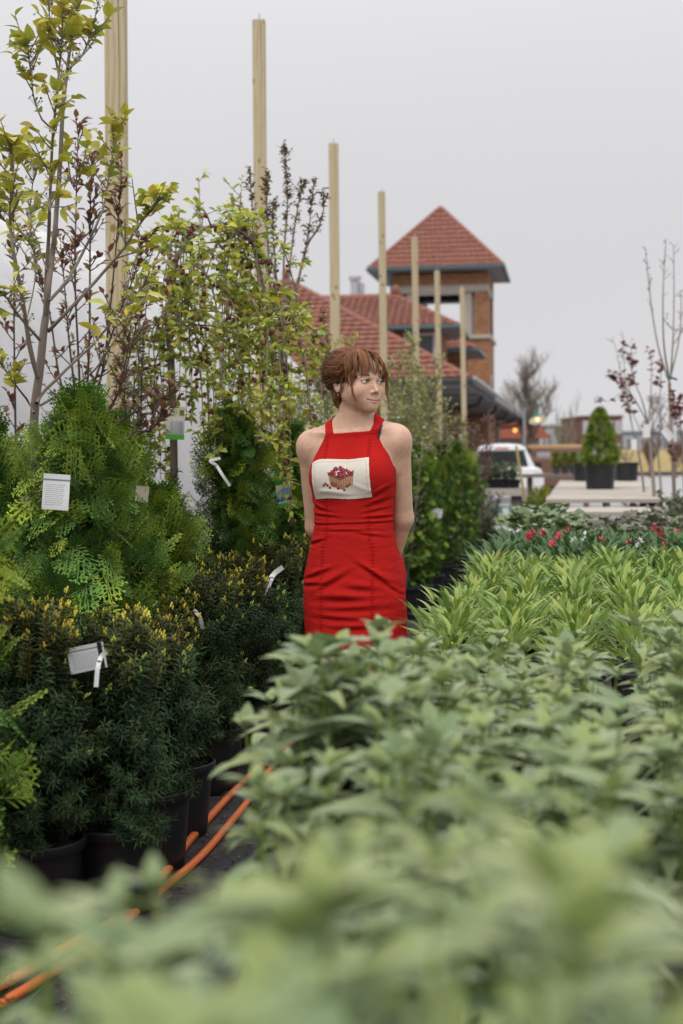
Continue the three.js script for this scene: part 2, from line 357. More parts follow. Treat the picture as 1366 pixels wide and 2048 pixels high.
// ---------------------------------------------------------------- ground
const ROW = 0.172, ROWANG = Math.atan(ROW);                    // the rows run away to the right of the view
const rowX = (D, off = 0) => -1.375 + ROW * D + off;             // the pot row; off metres to the right of it
const rowP = (D, off = 0, y = 0) => V(rowX(D, off), y + slopeY(D), -D);
{
  const r = rng(1), xs = [], zs = [];
  const nx = 40, nz = 150, pos = [], uv = [], idx = [];
  for (let j = 0; j <= nz; j++) for (let i = 0; i <= nx; i++) {
    const D = j < 60 ? -30 + j * 1.0 : 30 + Math.pow((j - 60) / 90, 2) * 770, X = (i / nx - 0.5) * (j < 60 ? 160 : 1200);
    pos.push(X, slopeY(D) - 0.012, -D); uv.push(X / 4, D / 4);
    if (i && j) { const a = (j - 1) * (nx + 1) + i - 1; idx.push(a, a + 1, a + nx + 1, a + 1, a + nx + 2, a + nx + 1); }
  }
  const g = new THREE.BufferGeometry();
  g.setAttribute('position', new THREE.Float32BufferAttribute(pos, 3)); g.setAttribute('uv', new THREE.Float32BufferAttribute(uv, 2)); g.setIndex(idx); g.computeVertexNormals();
  struct('ground', g, std([1, 1, 1], 0.95, { map: dataTex(512, 512, (u, v) => { const k = 0.22 + 0.05 * loopNoise(u, v, 8) + 0.05 * loopNoise(u, v, 40, 3) + 0.03 * N3(u * 200, v * 200, 1); return [k * 1.0, k * 0.98, k * 0.95]; }) }));
  // black woven ground cloth over the nursery yard, a strip along the rows, with green guide threads
  const cloth = std([1, 1, 1], 0.85, { map: dataTex(512, 512, (u, v) => { const w = 0.5 + 0.5 * Math.sin(u * 2 * Math.PI * 64) * Math.sin(v * 2 * Math.PI * 64), d = sstep(0.05, 0.5, loopNoise(u, v, 6, 2) + 0.6 * loopNoise(u, v, 24, 5)); return mixC([0.018 + 0.014 * w, 0.018 + 0.014 * w, 0.022 + 0.014 * w], [0.085, 0.066, 0.048], 0.6 * d); }), bumpMap: heightTex(256, 256, (u, v) => 0.5 + 0.25 * Math.sin(u * 2 * Math.PI * 64) * Math.sin(v * 2 * Math.PI * 64) + 0.25 * loopNoise(u, v, 10)), bumpScale: 0.002 });
  const sheet = (D0, D1, o0, o1, lift, name, m, stepD = 0.5) => {
    const p = [], t = [], q = [], n = Math.round((D1 - D0) / stepD);
    for (let i = 0; i <= n; i++) { const D = lerp(D0, D1, i / n); for (const o of [o0, o1]) { const v = rowP(D, o, lift); p.push(v.x, v.y, v.z); t.push(v.x / 0.7, D / 0.7); } if (i) q.push(2 * i - 2, 2 * i - 1, 2 * i, 2 * i - 1, 2 * i + 1, 2 * i); }
    const gg = new THREE.BufferGeometry(); gg.setAttribute('position', new THREE.Float32BufferAttribute(p, 3)); gg.setAttribute('uv', new THREE.Float32BufferAttribute(t, 2)); gg.setIndex(q); gg.computeVertexNormals();
    return struct(name, gg, m);
  };
  sheet(-3, 26, -3.2, 4.2, 0, 'ground_cloth', cloth);
  const thread = std([0.05, 0.17, 0.12], 0.7);
  const lines = [];
  for (const o of [-0.3, 0.05, 0.40]) { const pts = []; for (let D = 1; D < 24; D += 0.5) pts.push(rowP(D, o + 0.01 * N3(D, o, 1), 0.003)); lines.push(tube(pts, 0.0022, 4)); }
  const th = struct('guide_threads', lines, thread);
  // fallen bark, leaves and grit
  const litter = new Acc(), chip = new THREE.BoxGeometry(1, 0.35, 0.5);
  chip.setIndex([...chip.index.array]);
  for (let i = 0; i < 2600; i++) { const D = 2.6 + 11 * Math.pow(r(), 1.4), o = r() < 0.75 ? 0.12 + (r() + r() - 1) * 0.28 : -0.3 + r() * 1.2, s = 0.004 + 0.014 * r() * r(); litter.add(chip, new THREE.Matrix4().makeRotationFromEuler(new THREE.Euler(r() * 0.6, r() * 6.3, r() * 0.6)).scale(V(s, s, s)).setPosition(rowP(D, o, 0.003 + 0.2 * s)), mixC([0.05, 0.034, 0.022], [0.26, 0.19, 0.11], r() * r())); }
  tag(part('leaf_litter', litter.geo(), std([1, 1, 1], 0.95, { vertexColors: true })), 'bits of bark and dry leaves scattered on the black ground cloth', 'litter', null, 'stuff');
}

// ---------------------------------------------------------------- plastic tunnel at the left
{
  const t = thing('plastic_tunnel', 'long white plastic growing tunnel behind the trees on the left', 'greenhouse', rowP(0, -3.35 + 1.375 - 1.375 + 1.375), -ROWANG);
  t.position.set(-3.35, 0, 0);
  const R = 4.0, n = 26, prof = [];
  for (let i = 0; i <= n; i++) { const a = Math.PI * i / n; prof.push([-R + R * Math.cos(a), R * Math.sin(a) + 0.0]); }
  const skin = [], uv = [], idx = [], L0 = 4, L1 = -21.5, m = 60;
  for (let j = 0; j <= m; j++) for (let i = 0; i <= n; i++) { const z = lerp(L0, L1, j / m), b = 0.035 * Math.pow(Math.sin(Math.PI * j / m * 17), 2) + 0.012 * N3(i * 0.6, z * 1.7, 2), k = 1 - b / R; skin.push(-R + (prof[i][0] + R) * k, prof[i][1] * k, z); uv.push(z / 3, i / n * 4); if (i && j) { const a = (j - 1) * (n + 1) + i - 1; idx.push(a, a + 1, a + n + 1, a + 1, a + n + 2, a + n + 1); } }
  const g = new THREE.BufferGeometry(); g.setAttribute('position', new THREE.Float32BufferAttribute(skin, 3)); g.setAttribute('uv', new THREE.Float32BufferAttribute(uv, 2)); g.setIndex(idx); g.computeVertexNormals();
  const streak = dataTex(256, 256, (u, v) => { const k = 0.70 + 0.05 * loopNoise(u, v, 30, 1) + 0.035 * N3(u * 50, v * 7, 2) + 0.03 * sstep(0.45, 0.6, N3(u * 34 + v * 12, v * 22, 7)); return [k, k, k * 1.0]; });
  M.plastic = phys([1, 1, 1], 0.85, { map: streak, side: THREE.DoubleSide, transmission: 0.5, thickness: 0, specularIntensity: 0.6 });
  part('plastic_cover', g, M.plastic, t);
  for (const z of [L0, L1]) { const s = new THREE.Shape(); s.moveTo(0, 0); for (const [x, y] of prof) s.lineTo(x, y); const w = part('end_wall', new THREE.ShapeGeometry(s), M.plastic, t); w.position.z = z + (z > 0 ? -0.01 : 0.01); }
  for (let j = 0; j <= 17; j++) { const z = lerp(L0, L1, j / 17); part('hoop', tube(prof.map(([x, y]) => V(-R + (x + R) * 0.988, y * 0.988, z)), 0.022, 6), M.metal, t); }
  part('base_board', box(0.04, 0.25, L0 - L1, -0.06, 0.125, (L0 + L1) / 2), M.oldWood, t);
}

// ---------------------------------------------------------------- timber posts
{ // [column of the top, row of the top, column near the foot, metres ahead, label]
  const P = [[231, -75, 236, 8.12, 'nearest and tallest pale timber post, cut by the top edge of the photo'], [518, 42, 524, 13.4, 'pale timber post second from the left, behind the brown stems'],
    [667, 288, 672, 17.9, 'pale timber post third from the left, in front of the left tiled roof'], [763, 384, 769, 22.7, 'pale timber post left of the tower roof, fourth from the left'],
    [829, 475, 835, 26.2, 'pale timber post in front of the left end of the tower roof'], [874, 542, 880, 31.0, 'pale timber post with a dark bolt in front of the open tower storey'], [924, 575, 929, 36.2, 'farthest pale timber post, right of the open tower storey']];
  P.forEach(([tx, ty, bx, D, label], i) => {
    const a = ground(bx + (i ? 2 : 4), D), top = at(tx, ty, D), h = top.y - a.y, w = 0.113;
    const o = thing('timber_post', label, 'post', a, -0.05 * (i % 3));
    const g = boxUV(w, h, w, 0, h / 2, 0), r = rng(i + 50), off = r() * 3, uv = g.attributes.uv;
    for (let k = 0; k < uv.count; k++) uv.setXY(k, uv.getX(k) + 0.17 * i + 0.07, uv.getY(k) + off);
    const b = part('shaft', g, M.post[i % 3], o);
    b.rotation.z = Math.atan2(-(top.x - a.x), h);
    const bolt = part('bolt', tube([V(0, h - 0.01, 0), V(0.004, h + 0.07, 0)], 0.008, 6), M.metal, b);
    for (let k = 0; k < 3; k++) { const y = h * (0.35 + 0.5 * r()), x = (r() - 0.5) * w * 0.7; part('knot', new THREE.SphereGeometry(0.011 + 0.006 * r(), 10, 6).scale(1, 1.5, 0.25).translate(x, y, w / 2), std([0.16, 0.09, 0.045], 0.8), b); }
    part('crack', tube([V(0.02, h - 0.02, w / 2 + 0.0002), V(0.025, h - 0.6, w / 2 + 0.0002), V(0.018, h - 1.3, w / 2 + 0.0002)], [0.002, 0.0005], 4), std([0.1, 0.07, 0.04], 0.9), b);
  });
}

// ---------------------------------------------------------------- brick station with tiled roofs
{
  const O = V(3.795, -0.42, -42), TH = Math.atan((1135 - 683) / F);
  const S = thing('brick_station', 'brick station with red tiled roofs and a long canopy', 'station', O, -TH);
  // local axes: x right along the front, y up from the ground, -z away
  const brickTex = dataTex(512, 512, (u, v) => {
    const row = Math.floor(v * 26), uu = u * 8 + (row % 2) * 0.5, col = Math.floor(uu), fu = uu - col, fv = v * 26 - row, mort = fv < 0.14 || fu < 0.045, r = Math.abs(Math.sin((col % 8) * 127.1 + row * 311.7) * 43758.5) % 1, q = Math.abs(Math.sin((col % 8) * 17.3 + row * 71.9) * 9731.7) % 1;
    const c = mixC([0.335, 0.16, 0.07], [0.225, 0.09, 0.045], r), n = 1 + 0.25 * loopNoise(u, v, 30, 1) + 0.18 * loopNoise(u, v, 5, 2);
    return mort ? [0.27 * n, 0.20 * n, 0.13 * n] : c.map((x) => x * n * (0.9 + 0.3 * q));
  });
  brickTex.repeat.set(1 / 1.8, 1 / 1.95);
  const brick = std([1, 1, 1], 0.92, { map: brickTex });
  const brickH = heightTex(256, 256, (u, v) => { const row = Math.floor(v * 26), uu = u * 8 + (row % 2) * 0.5, fu = uu % 1, fv = v * 26 - row; return fv < 0.14 || fu < 0.045 ? 0 : 1; });
  brickH.repeat.copy(brickTex.repeat); brick.bumpMap = brickH; brick.bumpScale = 0.008;
  const stone = std([1, 1, 1], 0.9, { map: dataTex(256, 256, (u, v) => { const k = 0.40 + 0.07 * loopNoise(u, v, 6) + 0.04 * loopNoise(u, v, 40); return [k, k * 0.92, k * 0.79]; }) });
  const gutterM = phys([0.075, 0.13, 0.15], 0.5), soffitM = std([0.20, 0.20, 0.20], 0.9), whiteM = phys([0.55, 0.56, 0.58], 0.6), darkM = std([0.03, 0.028, 0.027], 0.9), fasciaM = std([0.42, 0.41, 0.40], 0.7), pipeM = phys([0.035, 0.038, 0.042], 0.5);
  const tileTex = [0, 1, 2].map((s) => std([1, 1, 1], 0.82, { map: dataTex(256, 256, (u, v) => { const k = 1 + 0.35 * loopNoise(u, v, 12, s) + 0.18 * loopNoise(u, v, 50, s + 4), l = sstep(0.3, 0.55, loopNoise(u, v, 9, s + 8)); return mixC([0.245 * k, 0.095 * k, 0.066 * k], [0.27, 0.19, 0.15], 0.4 * l); }) }));
  const glassM = phys([0.05, 0.06, 0.07], 0.1, { specularIntensity: 1 });
  // one course of pan tiles after another up a roof plane A-B (eave) to D-C (ridge)
  let tiles = 0;
  function tiledPlane(parent, A, B, C, D, rows) {
    const nrm = V(0, 0, 0).crossVectors(B.clone().sub(A), D.clone().sub(A)).normalize();
    for (let k = 0; k < rows; k++) {
      const t0 = k / rows - 0.012, t1 = (k + 1) / rows, pos = [], uv = [], idx = [];
      const a0 = A.clone().lerp(D, Math.max(0, t0)), b0 = B.clone().lerp(C, Math.max(0, t0)), a1 = A.clone().lerp(D, t1), b1 = B.clone().lerp(C, t1), len = a0.distanceTo(b0), n = Math.min(160, Math.max(2, Math.ceil(len / 0.075)));
      for (let i = 0; i <= n; i++) {
        const s = i / n, w = 0.5 + 0.5 * Math.cos(s * len / 0.3 * 2 * Math.PI), lo = a0.clone().lerp(b0, s).addScaledVector(nrm, 0.095 + 0.032 * w), lip = a0.clone().lerp(a1, 0.16).lerp(b0.clone().lerp(b1, 0.16), s).addScaledVector(nrm, -0.02), hi = a1.clone().lerp(b1, s).addScaledVector(nrm, 0.012 + 0.032 * w);
        for (const [p, v] of [[lip, 0], [lo, 0.05], [hi, 0.4]]) { pos.push(p.x, p.y, p.z); uv.push(s * len / 3, (k * 0.4 + v) / 3); }
        if (i) { const q = (i - 1) * 3; idx.push(q, q + 3, q + 1, q + 1, q + 3, q + 4, q + 1, q + 4, q + 2, q + 2, q + 4, q + 5); }
      }
      const g = new THREE.BufferGeometry(); g.setAttribute('position', new THREE.Float32BufferAttribute(pos, 3)); g.setAttribute('uv', new THREE.Float32BufferAttribute(uv, 2)); g.setIndex(idx); g.computeVertexNormals();
      part('tile_course', g, tileTex[(k + tiles) % 3], parent);
    }
    tiles++;
  }
  const ridge = (parent, a, b, r = 0.13) => { const n = Math.max(2, Math.ceil(a.distanceTo(b) / 0.4)), gs = []; for (let i = 0; i < n; i++) { const p = a.clone().lerp(b, i / n), q = a.clone().lerp(b, (i + 1.08) / n); gs.push(tube([p, q], [r, r * 0.82], 8)); } part('ridge_tiles', gs, tileTex[0], parent); };
  // a hipped roof over x0..x1, z0..z1 (z0 nearer), eave y, rise, run of the ridge
  function hipRoof(x0, x1, z0, z1, e, top, rows, opt = {}) {
    const R = new THREE.Group(); R.name = 'roof'; S.add(R);
    const w = Math.min(x1 - x0, z0 - z1) / 2, alongX = x1 - x0 > z0 - z1, mx = (x0 + x1) / 2, mz = (z0 + z1) / 2;
    const a = V(x0, e, z0), b = V(x1, e, z0), c = V(x1, e, z1), d = V(x0, e, z1), p = alongX ? V(x0 + w, top, mz) : V(mx, top, z0 - w), q = alongX ? V(x1 - w, top, mz) : V(mx, top, z1 + w);
    if (alongX) { tiledPlane(R, a, b, q, p, rows); tiledPlane(R, b, c, q, q, rows); tiledPlane(R, c, d, p, q, rows); tiledPlane(R, d, a, p, p, rows); ridge(R, a, p); ridge(R, b, q); ridge(R, p, q, 0.15); ridge(R, c, q); }
    else { tiledPlane(R, a, b, p, p, rows); tiledPlane(R, b, c, q, p, rows); tiledPlane(R, c, d, q, q, rows); tiledPlane(R, d, a, p, q, rows); ridge(R, a, p); ridge(R, b, p); if (p.distanceTo(q) > 0.2) ridge(R, p, q, 0.15); ridge(R, c, q); ridge(R, d, q); }
    for (const k of opt.balls ?? [p, q]) if (opt.finial) part('finial', new THREE.SphereGeometry(0.17, 16, 10).scale(1, 1.25, 1).translate(k.x, k.y + 0.26, k.z), tileTex[1], R);
    part('soffit', box(x1 - x0 - 0.06, 0.05, z0 - z1 - 0.06, mx, e - 0.12, mz), soffitM, R);
    const gw = 0.13, gm = opt.gutter ?? gutterM;
    for (const z of [z0 + gw / 2, z1 - gw / 2]) part('gutter', box(x1 - x0 + 2 * gw, 0.15, gw, mx, e - 0.06, z, 0.04), gm, R);
    for (const x of [x0 - gw / 2, x1 + gw / 2]) part('fascia', box(gw, 0.16, z0 - z1 - 0.01, x, e - 0.065, mz, 0.03), opt.fascia ?? gm, R);
    return R;
  }
  const wall = (w, h, d, x, y, z, m = brick, name = 'wall') => part(name, boxUV(w, h, d, x, y, z), m, S);
  // front pavilion
  hipRoof(-13.5, 0, 0, -13.5, 3.78, 7.62, 22, { finial: true, balls: [V(-6.75, 7.6, -6.75)], gutter: pipeM });
  wall(10.3, 3.6, 8.6, -7.75, 1.8, -6.9);
  // the main hall behind it
  hipRoof(-15, -1.4, -14, -19.5, 6.58, 8.04, 9, { finial: true });
  wall(11.6, 6.4, 3.9, -8.0, 3.2, -16.75);
  part('chimney', [new THREE.CylinderGeometry(0.19, 0.19, 1.5, 16).translate(-5.9, 8.2, -17.2), new THREE.CylinderGeometry(0.27, 0.27, 0.14, 16).translate(-5.9, 8.9, -17.2), new THREE.CylinderGeometry(0.1, 0.1, 1.2, 12).translate(-5.6, 8.1, -17.2)], std([0.5, 0.51, 0.53], 0.45, { metalness: 0.6 }), S);
  { // side window of the hall, white frame
    const w = new THREE.Group(); w.name = 'window'; S.add(w);
    part('frame', [box(0.12, 1.5, 0.14, -2.35, 5.5, -14.74), box(0.12, 1.5, 0.14, -3.55, 5.5, -14.74), box(1.32, 0.12, 0.14, -2.95, 6.3, -14.74), box(1.32, 0.12, 0.14, -2.95, 4.7, -14.74)], whiteM, w);
    part('pane', box(1.1, 1.5, 0.04, -2.95, 5.5, -14.78), glassM, w);
  }
  // lower link roof in front of the tower
  hipRoof(-5.2, -1.0, -20, -25.2, 6.05, 7.0, 5);
  wall(3.3, 5.9, 4.4, -3.4, 2.95, -22.9);
  part('link_window', [box(0.9, 1.3, 0.06, -2.9, 5.0, -20.66)], glassM, S);
  // tower
  const tx0 = -5.79, tx1 = -0.92, tz0 = -28.2, tz1 = -33.07, tm = (tx0 + tx1) / 2, tz = (tz0 + tz1) / 2, tw = tx1 - tx0;
  wall(tw, 7.1, tw, tm, 3.55, tz);
  part('sill_band', box(tw + 0.24, 0.2, tw + 0.24, tm, 7.2, tz, 0.03), stone, S);
  for (const [x, z] of [[tx0, tz0], [tx1, tz0], [tx0, tz1], [tx1, tz1]]) { // corner piers with pale pilasters beside them
    const sx = x < tm ? 1 : -1, sz = z > tz ? -1 : 1;
    wall(0.68, 2.1, 0.68, x + sx * 0.36, 8.35, z + sz * 0.36);
    for (const [a, b] of [[1.0, 0.3], [0.3, 1.0]]) { part('pilaster', box(a > b ? 0.36 : 0.3, 2.1, a > b ? 0.3 : 0.36, x + sx * a, 8.35, z + sz * b, 0.02), stone, S); part('window_frame', box(a > b ? 0.14 : 0.18, 2.1, a > b ? 0.18 : 0.14, x + sx * (a > b ? a + 0.27 : b - 0.08), 8.35, z + sz * (a > b ? b - 0.06 : b + 0.27), 0.01), whiteM, S); }
  }
  for (const z of [tz0, tz1]) { part('lintel', box(tw, 0.36, 0.5, tm, 9.6, z + (z > tz ? -0.28 : 0.28), 0.02), z > tz ? stone : darkM, S); wall(tw, 0.55, 0.5, tm, 10.06, z + (z > tz ? -0.28 : 0.28)); part('head_frame', box(tw - 2.4, 0.1, 0.2, tm, 9.37, z + (z > tz ? -0.24 : 0.24)), whiteM, S); }
  for (const x of [tx0, tx1]) { part('lintel', box(0.5, 0.36, tw - 1.1, x + (x > tm ? -0.28 : 0.28), 9.6, tz, 0.02), stone, S); wall(0.5, 0.55, tw - 1.1, x + (x > tm ? -0.28 : 0.28), 10.06, tz); }
  part('tower_ceiling', box(tw - 0.5, 0.1, tw - 0.5, tm, 9.82, tz), darkM, S);
  part('rod', tube([V(-4.0, 7.3, tz0 - 0.5), V(-4.0, 9.4, tz0 - 0.5)], 0.03, 6), darkM, S);
  for (const [y, h] of [[4.3, 1.9]]) { const w = new THREE.Group(); w.name = 'window'; S.add(w); part('frame', box(0.12, h + 0.2, 0.75, tx1 + 0.0, y, tz0 - 1.6, 0.01), whiteM, w); part('pane', box(0.06, h, 0.55, tx1 + 0.05, y, tz0 - 1.6), glassM, w); }
  hipRoof(tx0 - 0.92, tx1 + 0.72, tz0 + 0.85, tz1 - 0.85, 10.58, 13.95, 13);
  part('downpipe', tube([V(tx0 + 0.05, 10.4, tz0 + 0.75), V(tx0 + 0.1, 10.0, tz0 + 0.5), V(tx0 + 0.12, 9.6, tz0 + 0.1), V(tx0 + 0.12, 7.3, tz0 + 0.08)], 0.07, 8), gutterM, S);
  // long canopy along the platform side
  const cz0 = 0, cz1 = -56, cx0 = -2.9, ce = 3.78;
  { const C = new THREE.Group(); C.name = 'canopy'; S.add(C);
    part('soffit', box(2.8, 0.08, 56 - 0.1, -1.4 - 0.06, ce - 0.16, -28 - 0.05), soffitM, C);
    part('roof_slope', (() => { const g = new THREE.BufferGeometry(); const p = [0, ce, -13.6, 0, ce, -56, -2.9, ce + 1.5, -56, -2.9, ce + 1.5, -13.6, 0, ce - 0.05, -56, -2.9, ce - 0.05, -56]; g.setAttribute('position', new THREE.Float32BufferAttribute(p, 3)); g.setIndex([0, 1, 2, 0, 2, 3, 1, 4, 5, 1, 5, 2]); g.computeVertexNormals(); return g.toNonIndexed(); })(), tileTex[1], C);
    part('fascia', boxUV(0.1, 0.26, 42.4, 0.05, ce - 0.03, -13.65 - 21.2), fasciaM, C); part('gutter', boxUV(0.1, 0.1, 56, 0.15, ce + 0.03, -28.0), fasciaM, C);
    for (let k = 0; k < 5; k++) { const z = -8 - k * 11; part('drain_pipe', tube(smoothPath([V(-0.1, ce - 0.22, z), V(-0.2, ce - 0.5, z), V(-0.6, ce - 0.62, z), V(-2.5, ce - 0.9, z), V(-2.7, ce - 1.2, z), V(-2.72, 0.2, z)], 24), 0.075, 8), pipeM, C); }
    for (let k = 0; k < 12; k++) { const z = -2 - k * 4.7; part('rafter', box(2.75, 0.1, 0.12, -1.5, ce - 0.25, z), soffitM, C); }
    part('post', tube([V(-0.15, 0, -55.6), V(-0.15, ce - 0.1, -55.6)], 0.09, 10), std([0.33, 0.38, 0.41], 0.5), C);
  }
  wall(0.3, 3.6, 45, -3.05, 1.8, -33, std([0.11, 0.055, 0.03], 0.9));
  for (let k = 0; k < 5; k++) { const z = -14 - k * 9.2; const w = new THREE.Group(); w.name = 'arched_window'; S.add(w); const s = new THREE.Shape(); s.moveTo(-0.7, 0); s.lineTo(0.7, 0); s.lineTo(0.7, 1.5); s.absarc(0, 1.5, 0.7, 0, Math.PI); s.lineTo(-0.7, 0); const hl = new THREE.Path(); hl.moveTo(-0.55, 0.12); hl.lineTo(0.55, 0.12); hl.lineTo(0.55, 1.5); hl.absarc(0, 1.5, 0.55, 0, Math.PI); hl.lineTo(-0.55, 0.12); const gl = new THREE.Shape(hl.getPoints(12)); s.holes.push(hl); const fr = part('frame', new THREE.ExtrudeGeometry(s, { depth: 0.08, bevelEnabled: false, curveSegments: 12 }), whiteM, w), pn = part('pane', new THREE.ShapeGeometry(gl), glassM, w); for (const m of [fr, pn]) { m.position.set(-2.9 + (m === pn ? 0.03 : 0), 0.8, z); m.rotation.y = Math.PI / 2; } }
  for (const [z, m] of [[-41, brick], [-50.5, stone]]) part('pier', boxUV(0.95, 3.55, 0.9, -1.95, 1.78, z), m, S);
  part('neon_sign', box(0.08, 0.9, 0.16, -1.35, 1.6, -50.2, 0.03), new THREE.MeshStandardMaterial({ color: 0x5a46a0, emissive: new THREE.Color(0.32, 0.18, 0.75), emissiveIntensity: 0.8 }), S);
}

// ---------------------------------------------------------------- beyond the yard: far buildings, wall, bare tree
{
  const winM = phys([0.09, 0.10, 0.12], 0.15), frameM = std([0.62, 0.62, 0.62], 0.7);
  function block(name, label, px0, px1, pyTop, D, depth, color, rows, cols, opt = {}) {
    const a = ground(px0, D), b = ground(px1, D), w = b.x - a.x, h = at(px0, pyTop, D).y - a.y, o = thing(name, label, 'building', V((a.x + b.x) / 2, a.y, -D));
    const tex = dataTex(128, 128, (u, v) => { const k = 1 + 0.12 * loopNoise(u, v, 5) + 0.1 * loopNoise(u, v, 30, 2) - (opt.siding && (v * 24 % 1) < 0.15 ? 0.25 : 0); return color.map((c) => c * k); });
    tex.repeat.set(0.25, 0.25);
    part('wall', boxUV(w, h, depth, 0, h / 2, -depth / 2), std([1, 1, 1], 0.9, { map: tex }), o);
    part('parapet', box(w + 0.3, 0.25, depth + 0.3, 0, h + 0.12, -depth / 2), std((opt.trim ?? color).map((c) => c * 0.9), 0.9), o);
    for (let r = 0; r < rows; r++) for (let c = 0; c < cols; c++) { const x = (c + 0.5) / cols * w - w / 2, y = h * (r + 0.58) / rows, ww = w / cols * 0.45, wh = h / rows * 0.5, win = new THREE.Group(); win.name = 'window'; o.add(win); part('frame', [box(ww + 0.3, 0.16, 0.12, x, y + wh / 2, 0.03), box(ww + 0.3, 0.16, 0.12, x, y - wh / 2, 0.03), box(0.16, wh, 0.12, x - ww / 2, y, 0.03), box(0.16, wh, 0.12, x + ww / 2, y, 0.03), box(0.08, wh, 0.1, x, y, 0.03)], frameM, win); part('pane', box(ww, wh, 0.05, x, y, 0.02), winM, win); }
    return o;
  }
  block('shop_building', 'dark grey building with white framed windows beside the canopy end', 1052, 1089, 858, 150, 12, [0.075, 0.075, 0.085], 1, 2);
  block('pale_building', 'pale grey rendered building between the two dark buildings', 1088.5, 1110, 853, 160, 12, [0.46, 0.46, 0.47], 1, 1);
  block('warehouse', 'long slate grey building behind the dwarf spruce', 1108, 1172, 856, 170, 14, [0.17, 0.175, 0.20], 1, 5, { siding: true });
  block('brick_building', 'dark red brick building rising behind the dwarf spruce', 1164, 1244, 836, 150, 14, [0.17, 0.075, 0.06], 2, 5);
  block('low_building', 'low grey building far behind the red leaved saplings', 1243, 1420, 866, 190, 14, [0.24, 0.26, 0.30], 1, 6);
  { // red roofed house seen under the canopy end
    const D = 128, a = ground(1012, D), o = thing('red_roofed_house', 'house with a red tiled roof seen under the canopy end', 'house', a);
    part('wall', boxUV(6, 2.6, 6, 0, 1.3, -3), std([0.16, 0.13, 0.12], 0.9), o);
    const s = new THREE.Shape(); s.moveTo(-4, 0); s.lineTo(4, 0); s.lineTo(2.6, 1.7); s.lineTo(-2.6, 1.7);
    part('roof', new THREE.ExtrudeGeometry(s, { depth: 6.6, bevelEnabled: false }).translate(0, 2.6, -6.3), std([0.33, 0.10, 0.06], 0.85), o);
    const w = part('window', box(1.2, 1, 0.06, 1, 1.3, 0.02), winM, o);
  }
  { // low yellow wall across the street
    const D = 86, a = ground(1228, D), b = ground(1520, D), w = b.x - a.x, h = at(1230, 899, D).y - a.y, o = thing('yellow_wall', 'long low yellow painted wall across the street', 'wall', V((a.x + b.x) / 2, a.y, -D));
    part('wall_face', boxUV(w, h - 0.2, 0.4, 0, h / 2 + 0.1, 0), std([1, 1, 1], 0.85, { map: dataTex(256, 128, (u, v) => { const k = 1 + 0.12 * loopNoise(u, v, 4) + 0.06 * loopNoise(u, v, 30, 2); return [0.62 * k, 0.49 * k, 0.23 * k]; }) }), o);
    part('plinth', box(w, 0.2, 0.44, 0, 0.1, 0), std([0.07, 0.065, 0.06], 0.9), o);
  }
  struct('street', (() => { const g = new THREE.PlaneGeometry(160, 40).rotateX(-Math.PI / 2); g.translate(40, -0.42 - 0.004, -62); const uv = g.attributes.uv; for (let i = 0; i < uv.count; i++) uv.setXY(i, uv.getX(i) * 40, uv.getY(i) * 10); return g; })(), std([1, 1, 1], 0.95, { map: dataTex(256, 256, (u, v) => { const k = 0.36 + 0.03 * loopNoise(u, v, 6) + 0.03 * loopNoise(u, v, 50, 2); return [k, k, k * 1.01]; }) }));
}
